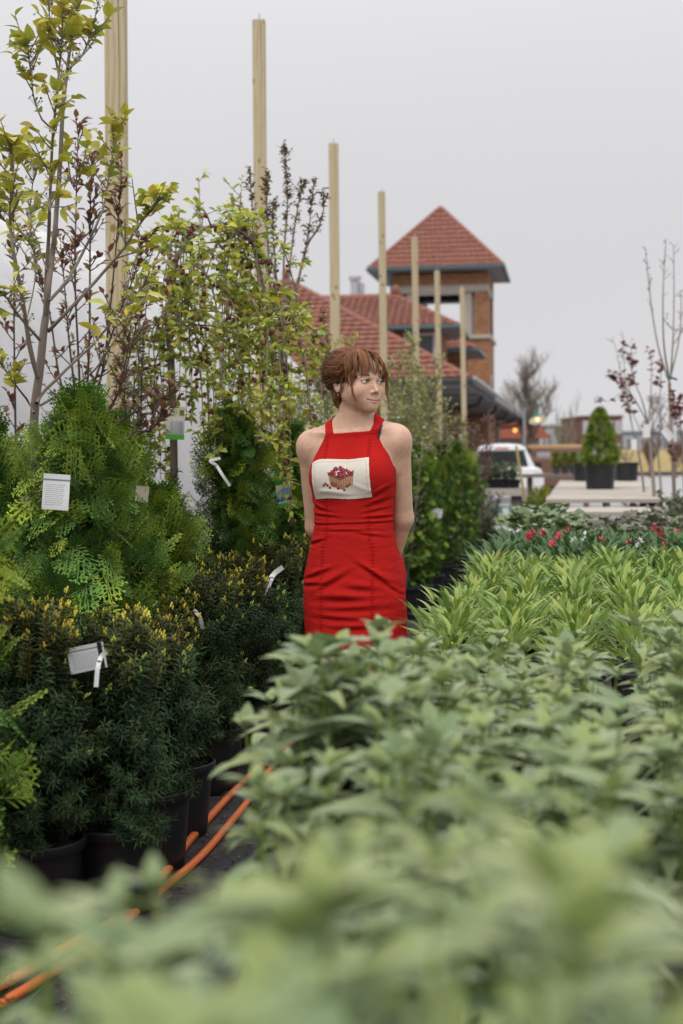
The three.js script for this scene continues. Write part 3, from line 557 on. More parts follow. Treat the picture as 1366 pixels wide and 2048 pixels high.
// ---------------------------------------------------------------- growing things
// grows leaves and twigs along stems and adds them to parent as parts
//   stems: [{ pts: Vector3[], r: [r0, r1], from: share of the stem where leaves begin }]
function grow(parent, stems, o) {
  const r = rng(o.seed ?? 1), leaves = new Acc(), twigs = new Acc(), kinds = LEAF[o.leaf ?? 'oval'], spots = [];
  const putLeaf = (p, dir, size) => {
    const roll = (r() - 0.5) * 1.8, s = size * (0.65 + 0.6 * r()), c = tint(r() < (o.mix ?? 0.3) ? o.colors[1] : o.colors[0], r, o.vary ?? 0.3);
    spots.push([p, dir.clone().normalize(), roll, s, c, Math.floor(r() * kinds.length)]);
  };
  const leafDir = (along) => V(along.x * (o.along ?? 0.4) + (r() - 0.5) * 1.8, along.y * (o.along ?? 0.4) + (o.lift ?? 0.15) + (r() - 0.5) * 0.9, along.z * (o.along ?? 0.4) + (r() - 0.5) * 1.8);
  for (const st of stems) {
    const c = new THREE.CatmullRomCurve3(st.pts, false, 'centripetal'), len = c.getLength(), n = Math.max(4, Math.ceil(len / (o.step ?? 0.06)));
    const pts = c.getPoints(n);
    part(st.name ?? 'branch', tube(pts, st.r, st.sides ?? 7), o.bark, parent);
    const den = (st.density ?? 1);
    const count = Math.round(len * (o.perMetre ?? 30) * den * (1 - (st.from ?? 0)));
    for (let i = 0; i < count; i++) {
      const t = lerp(st.from ?? 0, 1, Math.pow(r(), o.bias ?? 0.8)), p = c.getPoint(t), d = c.getTangent(t);
      if (r() < (o.twig ?? 0.5)) {
        const L = (o.twigLen ?? 0.15) * (0.4 + r()) * (1 - 0.4 * t), q = V((r() - 0.5) * 2, (o.twigUp ?? 0.4) + (r() - 0.5) * 0.8, (r() - 0.5) * 2).normalize().addScaledVector(d, o.twigAlong ?? 0.6).normalize(), mid = p.clone().addScaledVector(q, L * 0.5), end = p.clone().addScaledVector(q, L).add(V(0, (o.twigBend ?? 0.1) * L, 0));
        twigs.add(tube([p, mid, end], [Math.min(o.twigR ?? 0.003, 0.006), (o.twigR ?? 0.003) * 0.5], 4, false), ID, [1, 1, 1]);
        const m = o.perTwig ?? 5;
        for (let k = 0; k < m; k++) { const u = 0.25 + 0.75 * (k + 1) / m, w = u < 0.5 ? p.clone().lerp(mid, u * 2) : mid.clone().lerp(end, u * 2 - 1); putLeaf(w, leafDir(q), o.size); }
      } else { putLeaf(p, leafDir(d), o.size * 0.9); if (r() < 0.6) putLeaf(p, leafDir(d), o.size * 0.8); }
    }
  }
  const cap = o.leafParts ?? 0;
  spots.sort((a, b) => b[3] - a[3]);
  const tones = {}; 
  spots.forEach(([p, d, roll, s, col, k], i) => {
    const m = aim(p, d, roll, s);
    if (i < cap) {
      const key = i % 8;
      tones[key] ??= leafMat(col.map((x) => x), 0.25, 0.4);
      const l = part('leaf', kinds[k], tones[key], parent); m.decompose(l.position, l.quaternion, l.scale);
    } else leaves.add(kinds[k], m, col);
  });
  if (leaves.count) part(cap ? 'further_leaves' : 'foliage', leaves.geo(), M.leaf, parent).userData.kind = 'stuff';
  if (twigs.count) part('twigs', twigs.geo(), o.twigBark ?? o.bark, parent).userData.kind = 'stuff';
  return parent;
}

// ---- scale-leaved conifer (arborvitae)
// a flat spray: a forked fan of short scaly fingers, length 1 along y
function sprayGeo(seed, tipCol) {
  const r = rng(seed), pos = [], col = [], idx = [];
  const finger = (x, y, ang, len, w, k) => {
    const dx = Math.sin(ang), dy = Math.cos(ang), nx = dy, ny = -dx, o = pos.length / 3, z = (q) => -0.10 * q * q + 0.015 * Math.sin(k * 7);
    const P = [[0, -0.4], [0, 0.4], [0.45, -1], [0.45, 1], [0.85, -0.75], [0.85, 0.75], [1, 0]];
    for (const [t, s] of P) { const X = x + dx * len * t + nx * w * s, Y = y + dy * len * t + ny * w * s; pos.push(X, Y, z(Math.hypot(X, Y)) + 0.012 * Math.abs(s)); const c = mixC([0.5, 0.55, 0.55], tipCol, clamp(k * 0.5 + t * 0.6, 0, 1)); col.push(...c); }
    idx.push(o, o + 1, o + 2, o + 1, o + 3, o + 2, o + 2, o + 3, o + 4, o + 3, o + 5, o + 4, o + 4, o + 5, o + 6);
  };
  const branch = (x, y, ang, len, depth) => {
    const n = depth ? Math.max(4, Math.round(len * 12)) : Math.max(2, Math.round(len * 12));
    for (let i = 0; i < n; i++) {
      const t = (i + 0.5) / n, side = i % 2 ? 1 : -1, X = x + Math.sin(ang) * len * t, Y = y + Math.cos(ang) * len * t;
      const L = len * (depth ? 0.56 : 0.5) * Math.pow(1 - t, 0.7) * (0.8 + 0.4 * r()) + 0.03;
      if (depth > 0 && L > 0.12) branch(X, Y, ang + side * (0.75 + 0.2 * r()), L, depth - 1); else finger(X, Y, ang + side * (0.6 + 0.25 * r()), Math.max(L, 0.09), 0.021, Math.hypot(X, Y));
    }
    finger(x, y, ang, len, 0.016, depth ? 0.2 : 0.6);
  };
  branch(0, 0, 0, 0.95, 1);
  const g = new THREE.BufferGeometry();
  g.setAttribute('position', new THREE.Float32BufferAttribute(pos, 3)); g.setAttribute('color', new THREE.Float32BufferAttribute(col, 3)); g.setIndex(idx); g.computeVertexNormals();
  return g;
}
const SPRAY = [sprayGeo(1, [1.7, 1.65, 1.0]), sprayGeo(2, [1.45, 1.5, 1.0]), sprayGeo(3, [1.75, 1.65, 0.9])];
function instanced(name, geo, mat, list, parent) {
  const m = new THREE.InstancedMesh(geo, mat, list.length);
  list.forEach(([mm, c], i) => { m.setMatrixAt(i, mm); m.setColorAt(i, new THREE.Color().setRGB(...c)); });
  m.name = name; m.castShadow = m.receiveShadow = true; m.userData.kind = 'stuff';
  parent.add(m);
  return m;
}
function arborvitae(o, h, w, seed, c = [0.075, 0.12, 0.032], n = 700, yellow = 0.35, y0 = 0.2, fine = 1) {
  const r = rng(seed), lists = [[], [], []], limbs = [];
  addPot(o, 'big');
  part('trunk', tube([V(0, 0.2, 0), V(0.01, h * 0.5, 0.01), V(0, h * 0.93, 0)], [0.014, 0.003], 6), M.barkRed, o);
  for (let i = 0; i < n; i++) {
    const t = Math.pow(r(), 0.9), y = y0 + 0.06 + (h - y0 - 0.1) * t, prof = (0.72 + 0.28 * Math.sin(Math.PI * t)) * (1 - 0.52 * sstep(0.72, 1.0, t)) * (1 + 0.16 * Math.sin(seed + t * 13)), a = r() * 6.283, q = Math.sqrt(r()), R = w * prof * (0.25 + 0.75 * q) * (1 + 0.18 * Math.sin(a * 3 + seed + t * 5)) * (0.9 + 0.25 * r() * r());
    const s = fine * (0.085 + 0.085 * r()) * (t > 0.8 ? 0.85 : 1), up = r() < 0.3 ? -0.5 - 0.6 * r() : 0.35 + 0.9 * t + 0.9 * r();
    const d = V(Math.cos(a), up, Math.sin(a)).normalize(), p = V(Math.cos(a) * Math.max(0, R - s * 0.7), y - s * 0.3, Math.sin(a) * Math.max(0, R - s * 0.7));
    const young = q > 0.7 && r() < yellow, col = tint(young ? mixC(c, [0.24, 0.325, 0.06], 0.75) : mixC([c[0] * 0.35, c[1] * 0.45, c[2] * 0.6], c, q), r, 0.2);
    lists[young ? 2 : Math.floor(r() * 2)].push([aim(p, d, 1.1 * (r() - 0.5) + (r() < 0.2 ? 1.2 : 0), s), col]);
    if (i % 14 === 0) limbs.push(tube([V(0, y - R * 0.5, 0), p.clone().lerp(V(0, y, 0), 0.45), p], [0.005, 0.002], 4));
  }
  for (let i = 0; i < 30; i++) { const a = r() * 6.28, q = r(), d = V(Math.cos(a) * 0.45, 1, Math.sin(a) * 0.45), p = V(Math.cos(a) * w * 0.55 * q, h - 0.13 - 0.16 * q - 0.06 * r(), Math.sin(a) * w * 0.55 * q); lists[2].push([aim(p, d, r() * 6, 0.12 + 0.06 * r()), tint(mixC(c, [0.17, 0.22, 0.045], 0.5), r, 0.2)]); }
  part('branch', limbs, M.barkRed, o).userData.kind = 'stuff';
  lists.forEach((l, i) => l.length && instanced('foliage', SPRAY[i], M.conifer, l, o));
  return o;
}

// ---- yew: upright shoots ringed with flat needles, pale buds at the tips
function shootGeo(seed, bud) {
  const r = rng(seed), a = new Acc(), needle = leafGeo({ w: 0.082, fold: 0.35, droop: 0.25, n: 2 });
  a.add(tube([V(0, 0, 0), V(0, 0.5, 0.01), V(0, 1, 0)], [0.025, 0.014], 5, false), ID, [1.5, 0.9, 0.5]);
  const n = 32;
  for (let i = 0; i < n; i++) { const t = 0.06 + 0.94 * i / n, ang = i * 2.4 + (r() - 0.5) * 0.5, el = 0.25 + 0.45 * t, d = V(Math.cos(ang), el, Math.sin(ang)), c = 0.75 + 0.5 * t * r() + 0.25 * t; a.add(needle, aim(V(0, t, 0), d, Math.PI / 2 * 0 + (r() - 0.5), 0.33 * (0.7 + 0.4 * r()) * (1.05 - 0.3 * t)), [c, c, c]); }
  if (bud) for (let i = 0; i < 3; i++) { const ang = i * 1.9 + r(), q = i ? 0.05 : 0; a.add(new THREE.SphereGeometry(0.034, 6, 5).scale(0.75, 1.8, 0.75), new THREE.Matrix4().makeTranslation(Math.cos(ang) * q, 1.02 + (i ? -0.07 * r() : 0.05), Math.sin(ang) * q), [10.5, 6.3, 2.8]); }
  return a.geo();
}
const SHOOT = [shootGeo(1, false), shootGeo(2, true), shootGeo(3, false)];
function yew(o, h, w, seed, n = 420, buds = 0.5) {
  const r = rng(seed), lists = [[], [], []], limbs = [];
  addPot(o, 'big');
  const stems = 7;
  for (let k = 0; k < stems; k++) { const a = k / stems * 6.28 + r(), R = w * 0.55 * Math.sqrt(r()); limbs.push(tube(smoothPath([V(0, 0.2, 0), V(Math.cos(a) * R * 0.7, h * 0.45, Math.sin(a) * R * 0.7), V(Math.cos(a) * R, h * (0.8 + 0.15 * r()), Math.sin(a) * R)], 8), [0.005, 0.002], 5)); }
  for (let i = 0; i < n; i++) {
    const t = Math.pow(r(), 0.85), y = 0.235 + (h - 0.305) * t, prof = 0.34 + 0.62 * Math.pow(Math.sin(Math.PI * Math.min(1, 0.14 + 0.62 * t)), 0.9), lump = 1 + 0.2 * Math.sin(seed * 3 + y * 14) + 0.12 * Math.sin(seed + y * 31);
    const a = r() * 6.283, q = Math.sqrt(r()), R = w * prof * lump * (0.2 + 0.8 * q) * (0.9 + 0.2 * Math.sin(a * 3 + seed)), s = 0.075 + 0.05 * r();
    const d = V(Math.cos(a) * (1.25 - 0.8 * t), 0.1 + 1.25 * t + (r() - 0.5) * 0.5, Math.sin(a) * (1.05 - 0.75 * t));
    const p = V(Math.cos(a) * Math.max(0, R - 0.04), y - 0.02, Math.sin(a) * Math.max(0, R - 0.04));
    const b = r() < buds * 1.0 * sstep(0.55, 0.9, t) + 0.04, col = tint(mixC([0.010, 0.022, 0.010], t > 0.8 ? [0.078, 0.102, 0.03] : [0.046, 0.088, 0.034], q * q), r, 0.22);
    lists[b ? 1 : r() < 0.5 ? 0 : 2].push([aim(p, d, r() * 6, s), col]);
  }
  part('stem', limbs, M.barkDark, o).userData.kind = 'stuff';
  lists.forEach((l, i) => l.length && instanced('foliage', SHOOT[i], M.conifer, l, o));
  return o;
}
// ---------------------------------------------------------------- left: yews in pots, arborvitae, young trees
const local = (o, p) => p.clone().sub(o.position);
{
  const Y = [ // metres ahead, off the row line, height, half width, turn, label
    [3.86, -0.14, 0.90, 0.20, 0, 'dark yew with many yellow buds in a black pot, lowest at the left edge'],
    [4.02, 0.035, 0.84, 0.19, 2.1, 'dark yew in a black pot with the printed white label between it and its neighbour'],
    [4.42, 0.0, 0.80, 0.19, 4.0, 'yew with a fern-like conifer twig growing through it, third pot of the row'],
    [4.80, -0.03, 0.80, 0.18, 1.2, 'narrow yew squeezed in fourth pot of the row from the left'],
    [5.42, -0.075, 0.86, 0.215, 5.1, 'broad yew carrying the curled white ribbon, in front of the dark conifer'],
    [5.92, -0.06, 0.86, 0.20, 3.0, 'yew with yellow tips left of the woman, behind the curled ribbon'],
    [6.55, -0.04, 0.88, 0.20, 0.7, 'yew close behind the left hip of the woman, with a twisted white ribbon'],
    [7.25, -0.02, 0.86, 0.19, 2.6, 'yew mostly hidden behind the red dress'],
  ];
  const protos = [];
  Y.forEach(([D, off, h, w, turn, label], i) => {
    const o = thing('potted_yew', label, 'yew', rowP(D, off), turn);
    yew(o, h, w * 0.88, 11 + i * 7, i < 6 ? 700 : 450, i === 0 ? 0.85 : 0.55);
  });
  const A = [ // metres ahead, x, height, half width, seed, yellow, fronds, label
    [3.34, -0.99, 1.36, 0.25, 3, 0.5, 800, 'bright arborvitae cut by the left edge of the photo'],
    [2.55, -0.76, 0.74, 0.17, 5, 0.6, 300, 'blurred yellow green conifer tips at the lower left edge'],
    [4.72, -0.86, 1.52, 0.31, 8, 0.45, 1500, 'large bushy arborvitae with the white hang tag at its left side'],
    [5.05, -1.25, 1.46, 0.29, 12, 0.35, 900, 'arborvitae behind the large one, at the left edge under the pear tree'],
    [5.66, -0.72, 1.20, 0.24, 15, 0.5, 900, 'lighter low arborvitae in front of the tagged weeping tree'],
    [6.75, -0.50, 1.54, 0.26, 21, 0.3, 1200, 'dark column arborvitae with a white ribbon on it'],
    [7.55, -0.26, 1.46, 0.21, 23, 0.3, 900, 'arborvitae with the picture tag, left of the woman'],
    [6.1, -0.98, 1.50, 0.29, 27, 0.5, 1000, 'arborvitae behind the beige tag, left of the tagged trunk'],
    [8.5, -0.17, 1.42, 0.22, 31, 0.4, 500, 'arborvitae just behind the shoulder of the woman on the left'],
    [11.0, 0.57, 1.36, 0.225, 35, 0.55, 700, 'arborvitae touching the bent arm of the woman on the right'],
    [11.9, 0.72, 1.30, 0.21, 37, 0.5, 600, 'arborvitae with a white label, second right of the woman'],
    [12.9, 0.92, 1.37, 0.22, 41, 0.35, 600, 'dark green arborvitae third right of the woman'],
    [14.0, 1.13, 1.40, 0.24, 43, 0.45, 560, 'arborvitae below the reddish shrub, fourth right of the woman'],
    [15.4, 1.34, 1.32, 0.24, 45, 0.3, 480, 'last arborvitae of the row before the plank table'],
    [10.1, 0.25, 1.38, 0.22, 47, 0.4, 420, 'arborvitae hidden behind the back of the woman'],
  ];
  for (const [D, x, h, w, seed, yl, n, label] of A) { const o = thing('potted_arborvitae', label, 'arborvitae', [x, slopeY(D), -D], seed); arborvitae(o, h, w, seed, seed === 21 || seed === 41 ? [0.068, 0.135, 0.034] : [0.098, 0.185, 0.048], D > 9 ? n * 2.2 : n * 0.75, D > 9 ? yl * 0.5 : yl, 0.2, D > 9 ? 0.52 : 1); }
  // lower shrubs at the far end of the row
  for (const [D, off, h, label] of [[17.2, 0.05, 0.8, 'small olive shrub in a black pot at the end of the row'], [18.6, 0.12, 0.75, 'small brownish shrub in a black pot beside the green crate'], [16.4, 0.22, 0.6, 'low shrub with pink specks near the end of the row']]) {
    const o = thing('potted_shrub', label, 'shrub', rowP(D, off)), r = rng(D * 10); addPot(o, 'big');
    const st = []; for (let k = 0; k < 9; k++) { const a = r() * 6.28, R = 0.2 * Math.sqrt(r()); st.push({ pts: [V(0, 0.2, 0), V(Math.cos(a) * R * 0.6, h * 0.5, Math.sin(a) * R * 0.6), V(Math.cos(a) * R, h * (0.8 + 0.2 * r()), Math.sin(a) * R)], r: [0.006, 0.002], from: 0.1, sides: 5 }); }
    grow(o, st, { seed: D * 3, bark: M.barkDark, leaf: 'small', size: 0.045, colors: [[0.10, 0.13, 0.03], [0.16, 0.11, 0.04]], perMetre: 60, twigLen: 0.12, perTwig: 5 });
  }
}
// stems drawn from where the photograph shows them, then set in depth
function stem(o, pts, D, r, opt = {}) {
  const n = pts.length, dz = opt.dz ?? 0;
  return { pts: pts.map(([x, y], i) => { const t = n > 1 ? i / (n - 1) : 0; return local(o, at(x, y, D + dz * t + (opt.wob ?? 0.05) * Math.sin(i * 2.1 + x))); }), r, ...opt };
}
M.pearBark = std([0.21, 0.175, 0.14], 0.88, { bumpMap: M.barkPale.bumpMap, bumpScale: 0.002 });
{ // pear tree, nearest at the left
  const D = 5.0, o = thing('pear_tree', 'tall young tree with fresh yellow green leaves, nearest at the left', 'tree', ground(62, D));
  addPot(o, 'big');
  const S = (pts, r0, r1, dz, from, density = 1) => stem(o, pts, D, [r0 * 0.74, r1 * 0.8], { dz, from, density });
  const st = [
    stem(o, [[60, 1480], [62, 1200], [66, 960], [69, 819], [80, 734], [87, 662], [91, 633]], D, [0.0185, 0.0135], { from: 1, name: 'trunk', wob: 0 }),
    S([[91, 633], [97, 570], [104, 512], [110, 468], [113, 421], [121, 316], [125, 228], [130, 176], [135, 137], [141, 84], [144, 46], [148, 14], [150, -60]], 0.0155, 0.004, 0.12, 0.45, 1.0),
    S([[90, 640], [93, 541], [97, 480], [99, 420], [100, 404], [105, 281], [112, 207], [120, 123], [125, 63], [123, -20]], 0.011, 0.003, -0.2, 0.3, 1.3),
    S([[135, 137], [155, 123], [172, 95], [186, 53], [199, -10]], 0.006, 0.002, 0.25, 0.1, 0.6),
    S([[75, 753], [60, 698], [52, 645], [43, 589], [34, 541], [25, 492], [20, 447], [22, 400], [24, 350], [26, 312], [14, 280]], 0.013, 0.003, -0.3, 0.45, 1.2),
    S([[80, 680], [60, 658], [36, 630], [10, 592], [-30, 560]], 0.008, 0.003, -0.35, 0.2, 0.8),
    S([[21, 450], [4, 438], [-30, 420]], 0.005, 0.003, -0.1, 0.2, 1),
    S([[97, 662], [121, 637], [169, 587], [208, 543], [249, 495], [281, 446], [302, 420], [316, 404], [330, 395]], 0.0095, 0.003, -0.2, 0.4, 1.3),
    S([[99, 601], [135, 560], [167, 502], [188, 461], [205, 420], [211, 397], [221, 334], [232, 278], [238, 250]], 0.0085, 0.002, 0.3, 0.5, 1.1),
    S([[73, 806], [86, 785], [109, 763], [145, 727], [188, 688], [215, 654], [244, 623], [283, 577], [300, 562]], 0.009, 0.003, 0.15, 0.5, 0.7),
    S([[80, 811], [125, 785], [169, 758], [200, 727], [232, 676], [262, 640]], 0.007, 0.002, -0.35, 0.5, 0.8),
    S([[68, 826], [56, 802], [31, 770], [15, 746], [-20, 700]], 0.006, 0.003, -0.2, 0.3, 1),
    S([[109, 260], [84, 239], [67, 193], [62, 148], [55, 105], [50, 90]], 0.005, 0.002, -0.15, 0.2, 1.3),
    S([[118, 150], [104, 80], [98, 20], [90, -40]], 0.006, 0.002, -0.1, 0.1, 1.4),
    S([[100, 404], [122, 372], [150, 352], [175, 330]], 0.004, 0.002, 0.2, 0.3, 1.2),
    S([[94, 541], [70, 470], [60, 420], [68, 352], [80, 330]], 0.004, 0.002, 0.3, 0.4, 1.2),
    S([[52, 645], [70, 560], [66, 500], [60, 470]], 0.004, 0.002, 0.4, 0.4, 1.0),
  ];
  grow(o, st, { seed: 21, bark: M.pearBark, twigBark: M.bark, leaf: 'oval', size: 0.056, colors: [[0.54, 0.50, 0.05], [0.31, 0.37, 0.04]], mix: 0.35, perMetre: 38, twig: 0.6, twigLen: 0.14, perTwig: 4, along: 0.7, lift: -0.1, leafParts: 300, bias: 0.7 });
  // small flower stalks left over between the leaves
  const r = rng(4), a = new Acc();
  for (const s of st.slice(1)) { const c = new THREE.CatmullRomCurve3(s.pts); for (let k = 0; k < 9; k++) { const t = lerp(s.from + 0.1, 1, r()), p = c.getPoint(Math.min(1, t)); for (let q = 0; q < 5; q++) { const d = V((r() - 0.5), 0.3 + r() * 0.5, (r() - 0.5)).multiplyScalar(0.05); a.add(tube([p, p.clone().add(d)], [0.0009, 0.0006], 3, false), ID, [0.16, 0.17, 0.05]); a.add(new THREE.SphereGeometry(0.0035, 5, 4), new THREE.Matrix4().setPosition(p.clone().add(d)), r() < 0.5 ? [0.10, 0.05, 0.03] : [0.5, 0.48, 0.38]); } } }
  part('flower_stalks', a.geo(), std([1, 1, 1], 0.9, { vertexColors: true }), o).userData.kind = 'stuff';
}
{ // purple leaved plum
  const D = 6.0, o = thing('purple_plum', 'upright plum with small dark red leaves behind the pear tree', 'tree', ground(170, D));
  addPot(o, 'big');
  const S = (pts, dz = 0, d = 1) => stem(o, pts, D, [0.006, 0.0015], { dz, from: 0.15, density: d });
  grow(o, [
    stem(o, [[168, 1400], [166, 1100], [165, 900]], D, [0.016, 0.014], { from: 1, name: 'trunk' }),
    S([[165, 900], [158, 740], [150, 560], [152, 420], [154, 330], [157, 262]], 0.2), S([[166, 890], [178, 700], [180, 500], [181, 400], [183, 305]], -0.1), S([[167, 880], [205, 740], [222, 600], [234, 470], [240, 390], [244, 325]], 0.1, 1.1),
    S([[163, 890], [120, 760], [98, 620], [70, 520], [60, 440]], 0.2, 0.9), S([[165, 880], [190, 760], [216, 690], [245, 610], [272, 540], [282, 470]], -0.2), S([[166, 900], [230, 800], [262, 700], [275, 640], [300, 560]], 0.25), S([[160, 860], [140, 700], [128, 560], [120, 470]], 0.35), S([[166, 900], [200, 850], [235, 790], [252, 720], [262, 650]], -0.15),
    S([[34, 1050], [30, 800], [28, 650], [28, 520], [27, 380]], 0.1, 0.9), S([[170, 900], [260, 830], [320, 800], [360, 775]], -0.1, 1.2), S([[170, 880], [300, 860], [330, 815]], -0.2, 1.2),
  ], { seed: 31, bark: M.barkDark, leaf: 'small', size: 0.045, colors: [[0.20, 0.07, 0.055], [0.28, 0.18, 0.05]], mix: 0.32, vary: 0.4, perMetre: 44, twig: 0.5, twigLen: 0.10, perTwig: 4, along: 0.9, lift: 0.3, leafParts: 200 });
}
{ // weeping tree with an arching leader
  const D = 6.8, o = thing('weeping_cherry', 'weeping tree with an arched leader and a picture tag on its trunk', 'tree', ground(352, D));
  addPot(o, 'big');
  const arch = [[338, 640], [341, 590], [345, 545], [352, 520], [372, 487], [400, 462], [435, 450], [470, 455], [498, 475], [512, 505], [522, 550], [533, 600], [540, 660], [545, 720], [548, 790]];
  const st = [
    stem(o, [[352, 1350], [350, 1100], [348, 990], [347, 880], [343, 760], [338, 640]], D, [0.021, 0.018], { from: 1, name: 'trunk', wob: 0.01 }),
    stem(o, arch, D, [0.0165, 0.003], { from: 0.62, density: 0.8 }),
    stem(o, [[341, 590], [322, 566], [300, 563], [286, 578], [280, 640], [282, 720]], D, [0.008, 0.002], { from: 0.2, dz: -0.2 }),
    stem(o, [[341, 600], [365, 612], [386, 650], [398, 705], [404, 770]], D, [0.008, 0.002], { from: 0.15, dz: -0.3 }),
    stem(o, [[345, 545], [380, 530], [410, 545], [430, 600], [440, 700], [446, 800]], D, [0.008, 0.002], { from: 0.1, dz: -0.4 }),
  ];
  const r = rng(8), c = new THREE.CatmullRomCurve3(st[1].pts);
  for (let k = 0; k < 34; k++) { // hanging shoots
    const t = 0.12 + 0.78 * r(), p = c.getPoint(t), a = r() * 6.28, R = 0.1 + 0.30 * r(), L = 0.45 + 0.6 * r(), q = V(Math.cos(a) * R + (t < 0.4 ? -0.1 : 0.12) * r(), 0, Math.sin(a) * R);
    const qx = 683 + (p.x + o.position.x) / 6.8 * F, L2 = qx > 300 && qx < 392 ? Math.min(L, p.y - at(350, 800, 6.8).y) : L;
    st.push({ pts: [p, p.clone().addScaledVector(q, 0.5).add(V(0, 0.05 * r(), 0)), p.clone().addScaledVector(q, 0.85).add(V(0, -0.16, 0)), p.clone().addScaledVector(q, 1).add(V(0, -L2 * 0.6, 0)), p.clone().addScaledVector(q, 1.05).add(V(0.03 * (r() - 0.5), -L2, 0))], r: [0.0045, 0.0015], from: 0.15, sides: 5 });
  }
  for (let k = 0; k < 16; k++) { const x = 290 + 270 * r(), y = 600 + 150 * r(); st.push(stem(o, [[340, 620 + 40 * r()], [lerp(340, x, 0.5), y - 60], [x, y], [x + 10, y + 120], [x + 12, y + 220]], D, [0.005, 0.0015], { from: 0.3, dz: (r() - 0.5) * 0.9, sides: 5 })); }
  grow(o, st, { seed: 41, bark: M.bark, leaf: 'oval', size: 0.043, colors: [[0.54, 0.54, 0.06], [0.30, 0.42, 0.045]], mix: 0.35, vary: 0.35, perMetre: 36, twig: 0.5, twigLen: 0.085, perTwig: 5, along: 0.4, lift: 0.1, twigR: 0.002, leafParts: 300, bias: 1 });
  const a = new Acc(), q = rng(9); const idxd = (g) => { g.setIndex([...Array(g.attributes.position.count).keys()]); return g; }; // dry red brown flower remains
  for (const s of st.slice(1)) { const cc = new THREE.CatmullRomCurve3(s.pts); for (let k = 0; k < 10; k++) { const p = cc.getPoint(q()); a.add(idxd(new THREE.IcosahedronGeometry(0.0055 + 0.003 * q(), 0)), new THREE.Matrix4().makeScale(1 + q(), 1 + q(), 1).setPosition(p.add(V((q() - 0.5) * 0.05, -0.015, (q() - 0.5) * 0.05))), tint([0.16, 0.05, 0.035], q, 0.3)); } }
  part('faded_flowers', a.geo(), std([1, 1, 1], 0.9, { vertexColors: true }), o).userData.kind = 'stuff';
}
{ // column of brown, wilted stems
  const D = 8.0, o = thing('wilted_column_tree', 'narrow upright tree with withered brown leaves beside the second post', 'tree', ground(560, D));
  addPot(o, 'big');
  const S = (pts, d = 1) => stem(o, pts, D, [0.008, 0.002], { dz: 0.1 * Math.sin(pts[0][0]), from: 0.35, density: d, wob: 0.02 });
  grow(o, [
    stem(o, [[560, 1200], [560, 900], [562, 780]], D, [0.016, 0.014], { from: 1, name: 'trunk' }),
    S([[560, 800], [545, 640], [536, 490], [534, 400], [534, 343]], 1.3), S([[561, 790], [565, 620], [569, 490], [575, 407], [572, 351], [569, 293]], 1.2), S([[562, 780], [572, 640], [577, 560], [586, 477], [597, 407], [603, 379], [610, 360]]), S([[564, 770], [585, 640], [596, 566], [614, 490], [622, 421], [628, 360]]),
    S([[596, 566], [614, 490], [636, 457], [647, 421], [647, 385]], 1.4), S([[558, 790], [530, 640], [515, 500], [505, 420], [500, 332]], 1.2), S([[560, 790], [556, 640], [550, 520], [545, 440], [548, 400]], 1.1), S([[640, 800], [650, 740], [654, 690], [645, 625]], 1.3),
  ], { seed: 51, bark: M.twigGrey, twigBark: M.barkDark, leaf: 'small', size: 0.026, colors: [[0.17, 0.085, 0.03], [0.28, 0.21, 0.05]], mix: 0.35, vary: 0.4, perMetre: 110, twig: 0.45, twigLen: 0.05, perTwig: 4, along: 0.4, lift: 0.1, twigR: 0.0015 });
}
// fresh green shrubs between the conifers and the posts
function bush(name, label, px, D, topPx, spread, n, o) {
  const g = ground(px, D), t = thing(name, label, o.cat ?? 'shrub', g), r = rng(o.seed);
  addPot(t, 'big');
  const h = at(px, topPx, D).y - g.y, st = [];
  for (let k = 0; k < n; k++) { const a = r() * 6.28, R = spread * Math.sqrt(r()), hh = h * (0.62 + 0.38 * r()); st.push({ pts: [V(0, 0.2, 0), V(Math.cos(a) * R * 0.35, hh * 0.4, Math.sin(a) * R * 0.35), V(Math.cos(a) * R * 0.75, hh * 0.75, Math.sin(a) * R * 0.75), V(Math.cos(a) * R + (o.nod ?? 0) * Math.cos(a), hh * (1 - (o.nod ?? 0)), Math.sin(a) * R + (o.nod ?? 0) * Math.sin(a))], r: [0.009, 0.0018], from: o.from ?? 0.3, sides: 5 }); }
  grow(t, st, { bark: M.twigGrey, leaf: 'oval', size: 0.045, perMetre: 30, twigLen: 0.14, perTwig: 5, twigR: 0.002, ...o });
  return t;
}
const LIME = [[0.50, 0.49, 0.065], [0.33, 0.39, 0.05]];
bush('flowering_pear', 'slender tree with a leafy tip above the arching branch', 440, 7.9, 303, 0.10, 3, { seed: 61, colors: LIME, size: 0.05, perMetre: 26, from: 0.5, bark: M.bark, cat: 'tree' });
bush('green_shrub', 'yellow green shrub under the left tiled roof', 590, 9.2, 585, 0.28, 9, { seed: 62, colors: LIME, size: 0.055, perMetre: 18 });
bush('green_shrub', 'sparse shrub with white blossom left of the head of the woman', 640, 9.8, 690, 0.30, 12, { seed: 63, colors: [[0.33, 0.38, 0.08], [0.20, 0.16, 0.06]], size: 0.04, perMetre: 28 });
bush('green_shrub', 'leafy shrub rising behind the head of the woman', 710, 10.6, 655, 0.33, 12, { seed: 64, colors: LIME, size: 0.042, perMetre: 34, nod: 0.06 });
bush('green_shrub', 'dense yellow green shrub right of the head of the woman', 800, 11.6, 665, 0.34, 16, { seed: 65, colors: [[0.36, 0.39, 0.10], [0.25, 0.28, 0.06]], size: 0.035, perMetre: 60 });
bush('green_shrub', 'yellow green shrub below the fifth post', 842, 12.8, 680, 0.34, 15, { seed: 66, colors: [[0.36, 0.38, 0.11], [0.26, 0.27, 0.07]], size: 0.036, perMetre: 60 });
